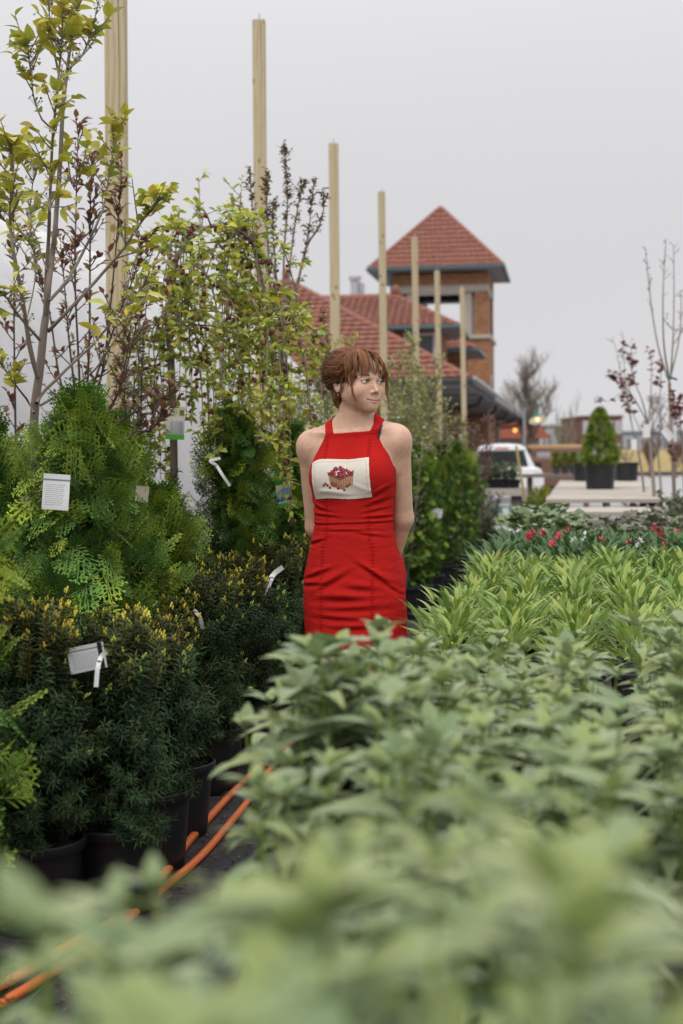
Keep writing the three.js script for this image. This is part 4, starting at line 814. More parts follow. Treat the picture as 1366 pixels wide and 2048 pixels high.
bush('green_shrub', 'thin shrub with white blossom behind the right shoulder of the woman', 810, 10.9, 790, 0.26, 10, { seed: 67, colors: [[0.30, 0.35, 0.08], [0.65, 0.64, 0.6]], mix: 0.25, size: 0.032, perMetre: 40 });
bush('green_shrub', 'pale leafy shrub behind the arborvitae, below the sixth post', 880, 14.2, 800, 0.26, 10, { seed: 68, colors: [[0.33, 0.36, 0.12], [0.6, 0.6, 0.52]], mix: 0.2, size: 0.034, perMetre: 44 });
bush('red_shrub', 'dark red shrub left of the white truck, below the last post', 928, 16.0, 815, 0.32, 16, { seed: 69, colors: [[0.22, 0.085, 0.065], [0.17, 0.12, 0.06]], size: 0.034, perMetre: 60, bark: M.barkDark });
bush('red_shrub', 'brown red twiggy shrub against the canopy wall', 955, 18.2, 842, 0.22, 9, { seed: 70, colors: [[0.26, 0.10, 0.085], [0.2, 0.11, 0.07]], size: 0.03, perMetre: 44, bark: M.barkDark });
bush('green_shrub', 'single upright shoot with bright leaves beside the last post', 926, 15.0, 800, 0.06, 2, { seed: 71, colors: [[0.26, 0.32, 0.05], [0.2, 0.26, 0.04]], size: 0.05, perMetre: 40, from: 0.6 });
bush('green_shrub', 'green shrub between the weeping tree and the brown stems', 500, 8.6, 560, 0.26, 7, { seed: 72, colors: LIME, size: 0.045, perMetre: 22, bark: M.bark });
bush('green_shrub', 'leafy shoots left of the brown stems, above the arch', 492, 8.0, 372, 0.14, 5, { seed: 73, colors: LIME, size: 0.05, perMetre: 26, from: 0.45, bark: M.bark });
bush('white_flowering_shrub', 'shrub with small white flowers behind the left shoulder of the woman', 625, 8.8, 765, 0.24, 12, { seed: 74, colors: [[0.27, 0.34, 0.05], [0.72, 0.71, 0.66]], mix: 0.3, size: 0.03, perMetre: 70, from: 0.45 });
bush('plum_shrub', 'plum shrub with dull red leaves left of the weeping trunk', 262, 6.6, 640, 0.22, 10, { seed: 75, colors: [[0.12, 0.05, 0.04], [0.24, 0.25, 0.045]], mix: 0.45, size: 0.04, perMetre: 46, from: 0.4, bark: M.barkDark, leaf: 'small' });

// two orange hoses lying along the path
{
  const hoseM = phys([0.74, 0.17, 0.035], 0.55, { clearcoat: 0.2, clearcoatRoughness: 0.4 });
  const lay = (pts, r, label) => { const P = smoothPath(pts.map(([px, py]) => { const D = EYE * F / (py - 897); const p = ground(px, D); p.y = slopeY(D) + r; return p; }), 140); const h = thing('garden_hose', label, 'hose', P[0]); part('hose_body', tube(P.map((p) => p.clone().sub(P[0])), r, 10), hoseM, h); };
  lay([[-260, 2120], [0, 1990], [150, 1900], [270, 1830], [325, 1765], [380, 1690], [450, 1610], [490, 1568], [520, 1540], [560, 1508], [600, 1470], [640, 1424], [662, 1405], [680, 1385], [730, 1310], [775, 1262], [830, 1208], [866, 1170], [905, 1130], [950, 1085], [975, 1062], [1000, 1040]], 0.0138, 'orange hose lying nearer to the pots along the path');
  lay([[-200, 2140], [60, 1990], [215, 1885], [290, 1820], [395, 1730], [450, 1668], [500, 1605], [535, 1552], [575, 1508], [620, 1462], [648, 1424], [672, 1412], [700, 1365], [752, 1300], [800, 1250], [845, 1212], [880, 1172], [925, 1128], [965, 1085], [1000, 1052]], 0.0128, 'orange hose on the side towards the flower table');
}

// labels and ribbons on the plants
function card(name, label, cat, px, py, D, w, h, tiltZ, tiltY, draw, bend = 0.1) {
  const o = thing(name, label, cat, at(px, py, D), tiltY);
  o.rotation.z = tiltZ;
  const g = new THREE.BoxGeometry(w, h, 0.0012, 12, 12, 1), p = g.attributes.position;
  for (let i = 0; i < p.count; i++) { const x = p.getX(i) / w * 2, y = p.getY(i) / h * 2; p.setZ(i, p.getZ(i) + bend * w * (x * x * 0.5 + 0.2 * y * y * y)); }
  g.computeVertexNormals();
  const face = phys([0.86, 0.86, 0.86], 0.5, { map: canvasTex(192, Math.round(192 * h / w), draw) });
  part('card', g, [M.white, M.white, M.white, M.white, face, M.white], o);
  return o;
}
const printLines = (dark) => (g, w, h) => { g.fillStyle = '#eef0f1'; g.fillRect(0, 0, w, h); g.fillStyle = '#8a8f95'; g.fillRect(0, h * 0.14, w, h * 0.05); if (dark) { g.fillStyle = '#22262b'; g.fillRect(w * 0.82, 0, w * 0.12, h); } const r = rng(6); g.fillStyle = '#a7abb0'; for (let y = 0.3; y < 0.9; y += 0.055) { let x = 0.1; while (x < 0.75) { const l = 0.03 + r() * 0.08; g.fillRect(w * x, h * y, w * l, h * 0.018); x += l + 0.02; } } };
const pictureTag = (kind) => (g, w, h) => {
  g.fillStyle = '#efe3c4'; g.fillRect(0, 0, w, h);
  const gr = g.createLinearGradient(0, h * 0.3, 0, h * 0.9); gr.addColorStop(0, kind ? '#7fb0dd' : '#f2f3f4'); gr.addColorStop(1, kind ? '#cfe2ef' : '#b9bcc0'); g.fillStyle = gr; g.beginPath(); g.moveTo(0, h); g.lineTo(0, h * 0.46); g.quadraticCurveTo(w * 0.5, h * 0.26, w, h * 0.34); g.lineTo(w, h); g.fill();
  const r = rng(3);
  if (kind) { g.fillStyle = '#3c6b46'; for (let i = 0; i < 9; i++) { const x = r() * w, b = h * (0.72 + 0.1 * r()), t = 0.12 + 0.16 * r(); g.beginPath(); g.moveTo(x - w * 0.12, b); g.lineTo(x, b - h * t); g.lineTo(x + w * 0.12, b); g.fill(); } g.fillStyle = '#3f9a3a'; g.fillRect(0, 0, w, h * 0.2); }
  else { g.strokeStyle = '#8d9196'; g.lineWidth = 2; for (let i = 0; i < 40; i++) { const x = w * (0.25 + 0.7 * r()); g.beginPath(); g.moveTo(x, h * (0.4 + 0.1 * r())); g.lineTo(x + (r() - 0.5) * 16, h * 0.86); g.stroke(); } g.strokeStyle = '#5d7a55'; g.lineWidth = 5; g.beginPath(); g.arc(w * 0.38, h * 0.17, w * 0.16, 0, 7); g.stroke(); g.fillStyle = '#7c9a5c'; g.beginPath(); g.arc(w * 0.38, h * 0.17, w * 0.08, 0, 7); g.fill(); g.fillStyle = '#4c9a34'; g.fillRect(w * 0.7, h * 0.1, w * 0.24, h * 0.17); g.fillStyle = '#c9542f'; g.beginPath(); g.arc(w * 0.82, h * 0.17, w * 0.06, 0, 7); g.fill(); }
  g.fillStyle = '#58b83f'; g.fillRect(0, h * 0.85, w, h * 0.15);
};
card('plant_tag', 'picture tag fixed on the trunk of the weeping tree', 'tag', 351, 846, 6.58, 0.085, 0.152, -0.06, 0.1, pictureTag(0));
card('plant_tag', 'picture tag with blue sky hanging in the conifer left of the woman', 'tag', 568, 986, 7.25, 0.075, 0.145, 0.16, -0.15, pictureTag(1));
card('plant_tag', 'white printed tag inside the large arborvitae at the left', 'tag', 112, 984, 4.44, 0.082, 0.112, -0.08, 0.2, printLines(false));
card('plant_tag', 'plain beige tag half hidden in the conifer below the tagged trunk', 'tag', 284, 988, 5.5, 0.05, 0.06, -0.1, 0.1, (g, w, h) => { g.fillStyle = '#b9b1a0'; g.fillRect(0, 0, w, h); g.fillStyle = '#8d8574'; g.fillRect(w * 0.7, h * 0.1, w * 0.08, h * 0.3); });
card('plant_tag', 'large printed white tag between the two front yews', 'tag', 174, 1316, 3.86, 0.100, 0.072, 0.16, 0.25, printLines(true), 0.06);
card('plant_tag', 'white tag on the conifer beside the arm of the woman', 'tag', 873, 1026, 11.6, 0.095, 0.075, -0.15, -0.1, printLines(false));
function ribbon(label, pts, D, w, group) {
  const P = smoothPath(pts.map(([x, y], i) => at(x, y, D + 0.015 * Math.sin(i * 1.7))), 28), o = thing('white_ribbon', label, 'ribbon', P[0]);
  const pos = [], idx = [];
  P.forEach((p, i) => { const t = P[Math.min(i + 1, P.length - 1)].clone().sub(P[Math.max(0, i - 1)]).normalize(), tw = 0.3 * Math.sin(i * 0.2), n = V(-t.y, t.x, tw).normalize(); for (const s of [-1, 1]) { const q = p.clone().addScaledVector(n, s * w / 2).sub(P[0]); pos.push(q.x, q.y, q.z); } if (i) idx.push(2 * i - 2, 2 * i - 1, 2 * i, 2 * i - 1, 2 * i + 1, 2 * i); });
  const g = new THREE.BufferGeometry(); g.setAttribute('position', new THREE.Float32BufferAttribute(pos, 3)); g.setIndex(idx); g.computeVertexNormals();
  part('band', g, M.white, o);
  const k = P[Math.floor(P.length / 2)].clone().sub(P[0]);
  part('print', box(w * 0.8, 0.003, 0.002, k.x, k.y, k.z + 0.004), std([0.03, 0.03, 0.03], 0.8), o);
}
ribbon('white ribbon hanging diagonally on the dark column conifer', [[441, 916], [420, 922], [432, 930], [445, 950], [460, 972]], 6.42, 0.013);
ribbon('curled white ribbon on the broad yew', [[352, 1222], [366, 1213], [384, 1218], [398, 1232], [406, 1258]], 5.1, 0.014);
ribbon('white ribbon hanging from the large printed tag', [[214, 1304], [203, 1312], [196, 1334], [192, 1374]], 3.72, 0.012);
ribbon('twisted white ribbon in the yew left of the dress', [[566, 1134], [548, 1148], [540, 1162], [532, 1190]], 6.2, 0.022);
// ---------------------------------------------------------------- right: flower tables
// tables stand right of the path, turned along the row
const tableX = (D, s = 0) => -0.50 + ROW * D + s;
const tableP = (D, s, y = 0) => V(tableX(D, s), y + slopeY(D), -D);
const TOP = 0.5;
{
  const mk = (D0, D1, w, label) => {
    const D = (D0 + D1) / 2, L = (D1 - D0) * 1.0, t = thing('plant_table', label, 'table', tableP(D, w / 2), -ROWANG);
    const n = Math.round(w / 0.16);
    for (let k = 0; k < n; k++) part('slat', boxUV(w / n - 0.025, 0.025, L, (k + 0.5) / n * w - w / 2, TOP - 0.0125, 0, 'z'), M.oldWood, t);
    for (const z of [-L / 2 + 0.1, 0, L / 2 - 0.1]) part('bearer', boxUV(w, 0.07, 0.04, 0, TOP - 0.062, z, 'x'), M.oldWood, t);
    for (const x of [-w / 2 + 0.05, w / 2 - 0.05]) for (const z of [-L / 2 + 0.16, L / 2 - 0.16]) part('leg', boxUV(0.07, TOP - 0.1, 0.07, x, (TOP - 0.1) / 2, z), M.oldWood, t);
    return t;
  };
  mk(0.45, 1.52, 1.0, 'low slatted table under the nearest blurred plants');
  mk(1.56, 4.0, 1.9, 'low slatted table under the tall grey green plants');
  mk(4.05, 6.9, 2.0, 'low slatted table under the bright green plants');
  mk(6.95, 9.6, 2.0, 'low slatted table under the pinks and the broad leaved plants');
  mk(9.65, 12.3, 1.9, 'slatted table behind the broad leaved plants');
}
const TALL = [[0.175, 0.265, 0.10], [0.255, 0.34, 0.145], [0.10, 0.18, 0.048], [0.31, 0.39, 0.12], [0.235, 0.31, 0.14]].map((c) => leafMat(c, 0.4, 0.34));
const BRIGHT = [[0.22, 0.35, 0.055], [0.28, 0.41, 0.085], [0.16, 0.28, 0.04], [0.38, 0.47, 0.08]].map((c) => leafMat(c, 0.35, 0.35));
const GRASS = [[0.07, 0.15, 0.045], [0.095, 0.19, 0.05], [0.055, 0.12, 0.04]].map((c) => leafMat(c, 0.3, 0.3));
const HEUCH = [[0.13, 0.20, 0.07], [0.20, 0.27, 0.11], [0.10, 0.06, 0.05], [0.145, 0.135, 0.095], [0.19, 0.21, 0.12]].map((c) => leafMat(c, 0.35, 0.25));
function putLeafMesh(o, kind, i, mats, r, p, d, roll, s) { const g = LEAF[kind]; const l = part('leaf', g[Math.floor(r() * g.length)], mats[Math.floor(r() * mats.length)], o); aim(p, d, roll, s).decompose(l.position, l.quaternion, l.scale); return l; }
// upright stems with pairs of lance shaped leaves and a rosette at the top
function tallPlant(seed, h, ls = 1, pairs = 0.05) {
  const o = new THREE.Group(), r = rng(seed); o.name = 'leafy_perennial';
  addPot(o, 'small', M.pot, 1.15);
  for (let k = 0; k < 5; k++) {
    const a = k / 5 * 6.28 + r(), R = 0.03 + 0.075 * r(), hh = h * (0.78 + 0.22 * r()), pts = [V(Math.cos(a) * 0.02, 0.14, Math.sin(a) * 0.02), V(Math.cos(a) * R * 0.7, hh * 0.55, Math.sin(a) * R * 0.7), V(Math.cos(a) * R, hh, Math.sin(a) * R)], c = new THREE.CatmullRomCurve3(pts);
    part('stem', tube(c.getPoints(8), [0.0035, 0.0022], 6), M.stemGreen, o);
    const n = Math.round((hh - 0.16) / pairs);
    for (let i = 1; i <= n; i++) {
      const t = i / n, p = c.getPoint(0.1 + 0.9 * t), tw = (i % 2) * Math.PI / 2 + k + (r() - 0.5) * 0.5, s = ls * (0.085 + 0.03 * r()) * (t > 0.85 ? 0.75 : 1) * (t < 0.25 ? 0.8 : 1);
      for (const q of [0, Math.PI]) putLeafMesh(o, 'lance', i, t > 0.8 ? [TALL[3], TALL[1], TALL[0]] : TALL, r, p, V(Math.cos(tw + q), 0.12 + 0.55 * t * t + 0.3 * (r() - 0.5), Math.sin(tw + q)), (r() - 0.5) * 0.5, s);
    }
    for (let q = 0; q < 4; q++) { const tw = q * 1.57 + r(); putLeafMesh(o, 'lance', q, [TALL[3], TALL[1]], r, c.getPoint(1), V(Math.cos(tw) * 0.7, 0.9, Math.sin(tw) * 0.7), (r() - 0.5), ls * (0.045 + 0.02 * r())); }
  }
  return o;
}
function place(protos, name, spots, labelOf, category, group) { // the first of each stays itself, the rest are copies
  const seen = new Set();
  spots.forEach(([p, k, turn, s], i) => {
    const proto = protos[k], o = seen.has(k) ? proto.clone() : proto; seen.add(k);
    o.name = numbered(name); scene.add(o); o.position.copy(p); o.rotation.y = turn; o.scale.setScalar(s);
    tag(o, labelOf, category, group);
  });
}
{
  const r = rng(101), protos = [0, 1, 2, 3, 4].map((k) => tallPlant(200 + k, 0.50 + 0.015 * k)), close = [0, 1, 2].map((k) => tallPlant(220 + k, 0.60, 0.92, 0.062));
  const near = [], mid = [];
  // nearest group: tops follow the outline that the photograph shows
  for (let D = 0.47; D < 1.12; D += 0.135) for (let x = -0.34; x < 0.2; x += 0.125) {
    const X = x + (r() - 0.5) * 0.04, d = D + (r() - 0.5) * 0.05, px = 683 + X / d * F;
    if (px > 1165 || px < -120) continue;
    if (px < 70 || (px < 330 && r() < 0.3)) continue;
    const ty = px < 100 ? 1930 : px < 330 ? lerp(1850, 1660, (px - 100) / 230) : px < 560 ? lerp(1660, 1560, (px - 330) / 230) : px < 800 ? lerp(1560, 1520, (px - 560) / 240) : 1500, top = 1.3 - (ty + 150 * r() * r() - 897) / F * d, k = Math.floor(r() * 3);
    near.push([V(X, TOP, -d), 5 + k, r() * 6, clamp((top - TOP) / 0.64, 0.7, 1.2)]);
  }
  for (let D = 1.5; D < 3.5; D += 0.19) for (let s = 0.10; s < 1.45; s += 0.19) {
    const d = D + (r() - 0.5) * 0.1, p = tableP(d, s + (r() - 0.5) * 0.08, TOP), px = 683 + p.x / d * F;
    if (px > 1500 || (px > 1180 && d < 2.0 && r() < 0.6) || px < 655 + (d < 2.1 ? 90 : 0)) continue;
    const ty = px < 660 ? 1285 : px < 760 ? 1245 : px < 1000 ? 1235 : 1215, top = Math.min(1.3 - (ty - 897 + 90 * r()) / F * Math.max(d, 2.2), 1.07) - (px > 1080 && d < 2.3 ? 0.06 : 0), k = Math.floor(r() * 5);
    mid.push([p, k, r() * 6, clamp((top - TOP) / (0.53 + 0.015 * k), 0.6, 1.15)]);
  }
  for (const [px, ty, d] of [[575, 1300, 2.25], [605, 1278, 2.5], [640, 1262, 2.2], [668, 1248, 2.4], [745, 1228, 2.2], [715, 1232, 2.3], [775, 1232, 2.5], [625, 1290, 2.75], [690, 1262, 2.8], [840, 1220, 2.6], [560, 1500, 1.75], [640, 1440, 1.8]]) { const top = 1.3 - (ty - 897) / F * d, k = Math.floor(r() * 5); mid.push([V((px - 683) / F * d, TOP, -d), k, r() * 6, clamp((top - TOP) / (0.53 + 0.015 * k), 0.6, 1.15)]); }
  place([...protos, ...close], 'leafy_perennial', [...near, ...mid], 'blurred tall perennial with pale grey green pointed leaves on the near tables', 'perennial', 'tall perennials massed on the near tables');
}
{ // bright green clumps
  const mk = (seed) => { const o = new THREE.Group(), r = rng(seed); o.name = 'green_clump'; addPot(o, 'small'); for (let i = 0; i < 96; i++) { const a = r() * 6.28, t = r(), R = 0.085 * Math.sqrt(r()), up = 0.5 + 1.3 * t; putLeafMesh(o, 'narrow', i, BRIGHT, r, V(Math.cos(a) * R, 0.12 + 0.15 * t, Math.sin(a) * R), V(Math.cos(a), up, Math.sin(a)), (r() - 0.5) * 0.9, 0.044 + 0.032 * r()); } for (let k = 0; k < 3; k++) part('stem', tube([V(0, 0.1, 0), V(0.03 * Math.cos(k * 2), 0.2, 0.03 * Math.sin(k * 2))], [0.004, 0.003], 5), M.stemGreen, o); return o; };
  const r = rng(111), protos = [1, 2, 3, 4].map((k) => mk(300 + k)), spots = [];
  for (let D = 4.12; D < 6.8; D += 0.2) for (let s = 0.08; s < 1.95; s += 0.185) { const d = D + (r() - 0.5) * 0.08, p = tableP(d, s + (r() - 0.5) * 0.07, TOP), px = 683 + p.x / d * F; if (px < 1440) spots.push([p, Math.floor(r() * 4), r() * 6, 0.9 + 0.25 * r()]); }
  place(protos, 'green_clump', spots, 'low clump of fresh bright green pointed leaves on the middle table', 'perennial', 'bright green clumps massed on the middle table');
}
{ // pinks in flower: red, white
  const petal = (() => { const g = new THREE.CircleGeometry(0.5, 9, 0, Math.PI * 2); const p = g.attributes.position; for (let i = 0; i < p.count; i++) { const x = p.getX(i), y = p.getY(i); p.setXYZ(i, x * 0.9, y + 0.5, 0.12 * Math.sin(x * 14) + 0.25 * Math.hypot(x, y)); } g.computeVertexNormals(); return g; })();
  const redM = [leafMat([0.55, 0.018, 0.06], 0.1, 0.2), leafMat([0.62, 0.05, 0.13], 0.1, 0.2)], whiteM = [leafMat([0.80, 0.80, 0.78], 0.1, 0.25)];
  for (const m of [...redM, ...whiteM]) m.vertexColors = false;
  const mk = (seed, flower, nf) => { const o = new THREE.Group(), r = rng(seed); o.name = 'pink_plant'; addPot(o, 'small'); for (let i = 0; i < 60; i++) { const a = r() * 6.28, t = r(), R = 0.07 * Math.sqrt(r()); putLeafMesh(o, 'strap', i, GRASS, r, V(Math.cos(a) * R, 0.11 + 0.1 * t, Math.sin(a) * R), V(Math.cos(a), 0.6 + 1.6 * t, Math.sin(a)), (r() - 0.5), 0.09 + 0.06 * r()); }
    for (let k = 0; k < nf; k++) { const a = r() * 6.28, R = 0.07 * r(), p = V(Math.cos(a) * R, 0.27 + 0.05 * r(), Math.sin(a) * R), fl = new THREE.Group(); fl.name = 'flower'; o.add(fl); part('stalk', tube([V(p.x * 0.4, 0.14, p.z * 0.4), p], [0.0025, 0.002], 5), M.stemGreen, fl); const face = V(r() - 0.5, 0.8, 0.6 * r() + 0.3).normalize(); for (let q = 0; q < 5; q++) { const b = q / 5 * 6.28, ax = V(0, 0, 0).crossVectors(face, V(1, 0, 0.1)).normalize(), ay = V(0, 0, 0).crossVectors(face, ax), d = ax.multiplyScalar(Math.cos(b)).addScaledVector(ay, Math.sin(b)).addScaledVector(face, 0.25); const l = part('petal', petal, flower[Math.floor(r() * flower.length)], fl); aim(p, d, r() * 0.6, 0.021).decompose(l.position, l.quaternion, l.scale); } }
    return o; };
  const r = rng(121), protos = [mk(401, redM, 2), mk(402, redM, 1), mk(403, whiteM, 2), mk(404, whiteM, 1), mk(405, redM, 0)], red = [], white = [], plain = [];
  for (let D = 6.95; D < 8.5; D += 0.2) for (let s = 0.06; s < 2.1; s += 0.17) { const d = D + (r() - 0.5) * 0.08, p = tableP(d, s + (r() - 0.5) * 0.07, TOP), px = 683 + p.x / d * F; if (px > 1440) continue; const q = r(), far = D > 7.7; const e = [p, 0, r() * 6, 0.95 + 0.2 * r()]; if (q < 0.45) { e[1] = 4; plain.push(e); } else if (far ? q < 0.56 : q < 0.8 && (q < 0.62 || r() < 0.6)) { e[1] = q < 0.7 ? 0 : 1; red.push(e); } else if (far ? q < 0.72 : r() < 0.2) { e[1] = q < 0.8 ? 2 : 3; white.push(e); } else { e[1] = 4; plain.push(e); } }
  place(protos, 'pink_plant', plain, 'grassy green pink without open flowers on the table behind the bright green clumps', 'flower', 'pinks not yet in flower');
  place(protos, 'pink_plant', red, 'grassy green pink with crimson flowers behind the bright green clumps', 'flower', 'pinks with crimson flowers');
  place(protos, 'pink_plant', white, 'grassy green pink with white flowers in front of the broad leaved plants', 'flower', 'pinks with white flowers');
}
{ // broad leaved coral bells
  const mk = (seed, mats, size) => { const o = new THREE.Group(), r = rng(seed); o.name = 'broad_leaved_plant'; addPot(o, 'small', M.pot, 1.3); for (let i = 0; i < 26; i++) { const a = r() * 6.28, t = r(), R = 0.05 + 0.11 * Math.sqrt(t), y = 0.28 + 0.10 * (1 - t) + 0.04 * r(), p = V(Math.cos(a) * R, y, Math.sin(a) * R); part('stalk', tube([V(0, 0.15, 0), V(Math.cos(a) * R * 0.5, y * 0.8, Math.sin(a) * R * 0.5), p], [0.002, 0.0015], 4), M.stemGreen, o); putLeafMesh(o, 'lobed', i, mats, r, p, V(Math.cos(a) + (r() - 0.5), 0.25 + 0.5 * (r() - 0.3), Math.sin(a) + (r() - 0.5)), (r() - 0.5) * 0.6, size * (0.7 + 0.5 * r())); } return o; };
  const green = [HEUCH[0], HEUCH[1], HEUCH[1]], bronze = [HEUCH[2], HEUCH[3], HEUCH[3]], silver = [HEUCH[3], HEUCH[4], HEUCH[0]];
  const r = rng(131), protos = [mk(501, green, 0.10), mk(502, green, 0.09), mk(503, silver, 0.085), mk(504, bronze, 0.08), mk(505, silver, 0.09)], g = [], b = [], s2 = [];
  for (let D = 8.6; D < 10.6; D += 0.26) for (let s = 0.16; s < 2.1; s += 0.24) { const d = D + (r() - 0.5) * 0.1, p = tableP(d, s + (r() - 0.5) * 0.08, TOP), px = 683 + p.x / d * F; if (px > 1420 || d > 10) continue; const e = [p, 0, r() * 6, (px < 1110 ? 0.95 : 0.70) + 0.15 * r()]; if (s < 0.5) { e[1] = Math.floor(r() * 2); g.push(e); } else if (r() < 0.4 || s > 1.3) { e[1] = 3; b.push(e); } else { e[1] = r() < 0.5 ? 2 : 4; s2.push(e); } }
  place(protos, 'broad_leaved_plant', g, 'plant with broad pale green scalloped leaves at the path end of the far table', 'perennial', 'pale green broad leaved plants');
  place(protos, 'broad_leaved_plant', s2, 'plant with broad silvery olive scalloped leaves below the plank table', 'perennial', 'silvery broad leaved plants');
  place(protos, 'broad_leaved_plant', b, 'plant with bronze purple scalloped leaves below the plank table', 'perennial', 'bronze broad leaved plants');
}

// ---------------------------------------------------------------- plank table with the dwarf spruce
{
  const D0 = 13.9, D1 = 22, xl = (D) => (1097 - 683) / F * D0 + (D - D0) * ROW - 0.02, w = 1.2, c = (D0 + D1) / 2, H = 0.79;
  const t = thing('plank_table', 'long table of weathered grey planks carrying the dwarf spruce', 'table', V(xl(c) + w / 2, 0, -c), -ROWANG), r = rng(7), L = (D1 - D0) * 1.014;
  const n = 40;
  for (let k = 0; k < n; k++) { const z = L / 2 - (k + 0.5) * L / n, g = boxUV(w + 0.04 * (r() - 0.5), 0.038, L / n - 0.02, 0.02 * (r() - 0.5), H - 0.019 + 0.008 * (r() - 0.5) - 0.0, z, 'x'), uv = g.attributes.uv, off = r() * 5; for (let i = 0; i < uv.count; i++) uv.setXY(i, uv.getX(i) + off, uv.getY(i) + off); const p = part('plank', g, M.plank[Math.floor(r() * 4)], t); p.rotation.z = 0.006 * (r() - 0.5); p.rotation.y = 0.008 * (r() - 0.5); }
  for (const x of [-0.5, 0, 0.5]) part('bearer', boxUV(0.05, 0.09, L - 0.05, x, H - 0.09, 0, 'z'), M.oldWood, t);
  for (const x of [-0.5, 0.5]) for (const z of [-L / 2 + 0.2, 0, L / 2 - 0.2]) part('leg', boxUV(0.09, H - 0.14, 0.09, x, (H - 0.14) / 2, z), M.oldWood, t);
  // a lower bench in front of it
  const t2 = thing('plank_bench', 'lower grey plank bench in front of the long plank table', 'bench', V(xl(13.25) + w / 2 - 0.02, 0, -13.25), -ROWANG);
  for (let k = 0; k < 5; k++) part('plank', boxUV(w + 0.08, 0.04, 0.2, 0, 0.70, 0.42 - k * 0.21, 'x'), M.plank[k % 4], t2);
  for (const x of [-0.45, 0.45]) for (const z of [-0.4, 0.4]) part('leg', boxUV(0.09, 0.68, 0.09, x, 0.34, z), M.oldWood, t2);

  // dwarf spruce
  const sp = at(1200, 979, 17.4), o = thing('dwarf_spruce', 'bright green cone shaped dwarf spruce in a black tub on the plank table', 'spruce', V(sp.x, H + 0.004, sp.z));
  addPot(o, 'tub');
  part('trunk', tube([V(0, 0.25, 0), V(0, 0.85, 0)], [0.02, 0.004], 6), M.bark, o);
  const tuft = (() => { const a = new Acc(), rr = rng(9), nd = leafGeo({ w: 0.06, n: 1, fold: 0, droop: 0 }); for (let i = 0; i < 26; i++) { const q = rr() * 6.28, e = rr() * 1.6 - 0.1; a.add(nd, aim(V(0, 0.25 * rr(), 0), V(Math.cos(q), e + 0.4, Math.sin(q)), rr() * 3, 0.55 + 0.3 * rr()), [1, 1, 1].map((x) => x * (0.8 + 0.5 * rr()))); } return a.geo(); })();
  const list = [], q = rng(19);
  for (let i = 0; i < 3000; i++) { const tt = Math.pow(q(), 1.25), y = 0.285 + 0.68 * tt, R = 0.25 * Math.pow(1 - tt, 0.58) * Math.min(1, 0.72 + tt * 2.5) * (0.45 + 0.55 * Math.sqrt(q())), a = q() * 6.28, lump = 1 + 0.9 * N3(Math.cos(a) * 3, y * 16, Math.sin(a) * 3) * 0.35; list.push([aim(V(Math.cos(a) * R * lump, y, Math.sin(a) * R * lump), V(Math.cos(a), 0.5 + tt, Math.sin(a)), q() * 6, 0.045 + 0.03 * q()), tint(mixC([0.07, 0.13, 0.02], [0.36, 0.46, 0.075], sstep(-0.3, 0.4, N3(Math.cos(a) * 3, y * 16, Math.sin(a) * 3)) * (0.4 + 0.6 * q())), q, 0.2)]); }
  instanced('foliage', tuft, M.conifer, list, o);
  // other tubs on the table
  const tub = (px, py, D, s, label, k) => { const p = at(px, py, D), u = thing('potted_plant', label, 'pot', V(p.x, H + 0.004, p.z)); addPot(u, 'tub', k ? M.potGrey : M.pot, s); const rr = rng(px), st = []; for (let i = 0; i < 6; i++) { const a = rr() * 6.28; st.push({ pts: [V(0, 0.22 * s, 0), V(Math.cos(a) * 0.06, 0.38 * s, Math.sin(a) * 0.06), V(Math.cos(a) * 0.13, (0.5 + 0.25 * rr()) * s, Math.sin(a) * 0.13)], r: [0.006, 0.002], from: 0.3, sides: 5 }); } grow(u, st, { seed: px, bark: M.twigGrey, leaf: 'small', size: 0.04, colors: [[0.24, 0.12, 0.08], [0.15, 0.18, 0.05]], perMetre: 30, twigLen: 0.08, perTwig: 4 }); };
  tub(1254, 960, 21.4, 0.92, 'black tub with a pinkish sparse plant, right of the dwarf spruce', 0);
  tub(1168, 958, 21.6, 0.92, 'black tub half hidden behind the left side of the dwarf spruce', 0);
  tub(1236, 955, 21.9, 0.9, 'dark tub between the dwarf spruce and the pinkish plant', 1);
}
// three little conifers in grey pots on a far rail table, plants under it
{
  const H = 0.79, D = 25.5, a = at(1096, 952, D), b = at(1158, 952, D), y = slopeY(D), t = thing('rail_table', 'far wooden table behind the three small conifers', 'table', V((a.x + b.x) / 2 - 0.1, y, -D), -ROWANG);
  for (let k = 0; k < 4; k++) part('plank', boxUV(1.25, 0.06, 0.18, 0, H + 0.32, 0.3 - k * 0.2, 'x'), M.oldWood, t);
  for (const x of [-0.5, 0.5]) part('leg', boxUV(0.1, H + 0.29, 0.1, x, (H + 0.29) / 2, 0), M.oldWood, t);
  [[1112, 'small cone conifer in a grey pot, leftmost of the three beside the brown van'], [1130, 'small cone conifer in a grey pot, middle of the three beside the brown van'], [1147, 'small cone conifer in a grey pot, rightmost of the three beside the brown van']].forEach(([px, label], i) => {
    const p = at(px, 950, D - 0.1), o = thing('small_conifer', label, 'conifer', V(p.x, y + H + 0.352, p.z)), list = [], q = rng(30 + i);
    addPot(o, 'small', M.potGrey, 0.95);
    for (let k = 0; k < 260; k++) { const tt = q(), R = 0.085 * Math.pow(1 - tt, 0.6) * Math.sqrt(q()) + 0.01, an = q() * 6.28; list.push([aim(V(Math.cos(an) * R, 0.12 + 0.24 * tt, Math.sin(an) * R), V(Math.cos(an), 0.8 + tt, Math.sin(an)), q() * 6, 0.05), tint([0.13, 0.18, 0.03], q, 0.3)]); }
    instanced('foliage', SPRAY[0], M.conifer, list, o);
  });
}
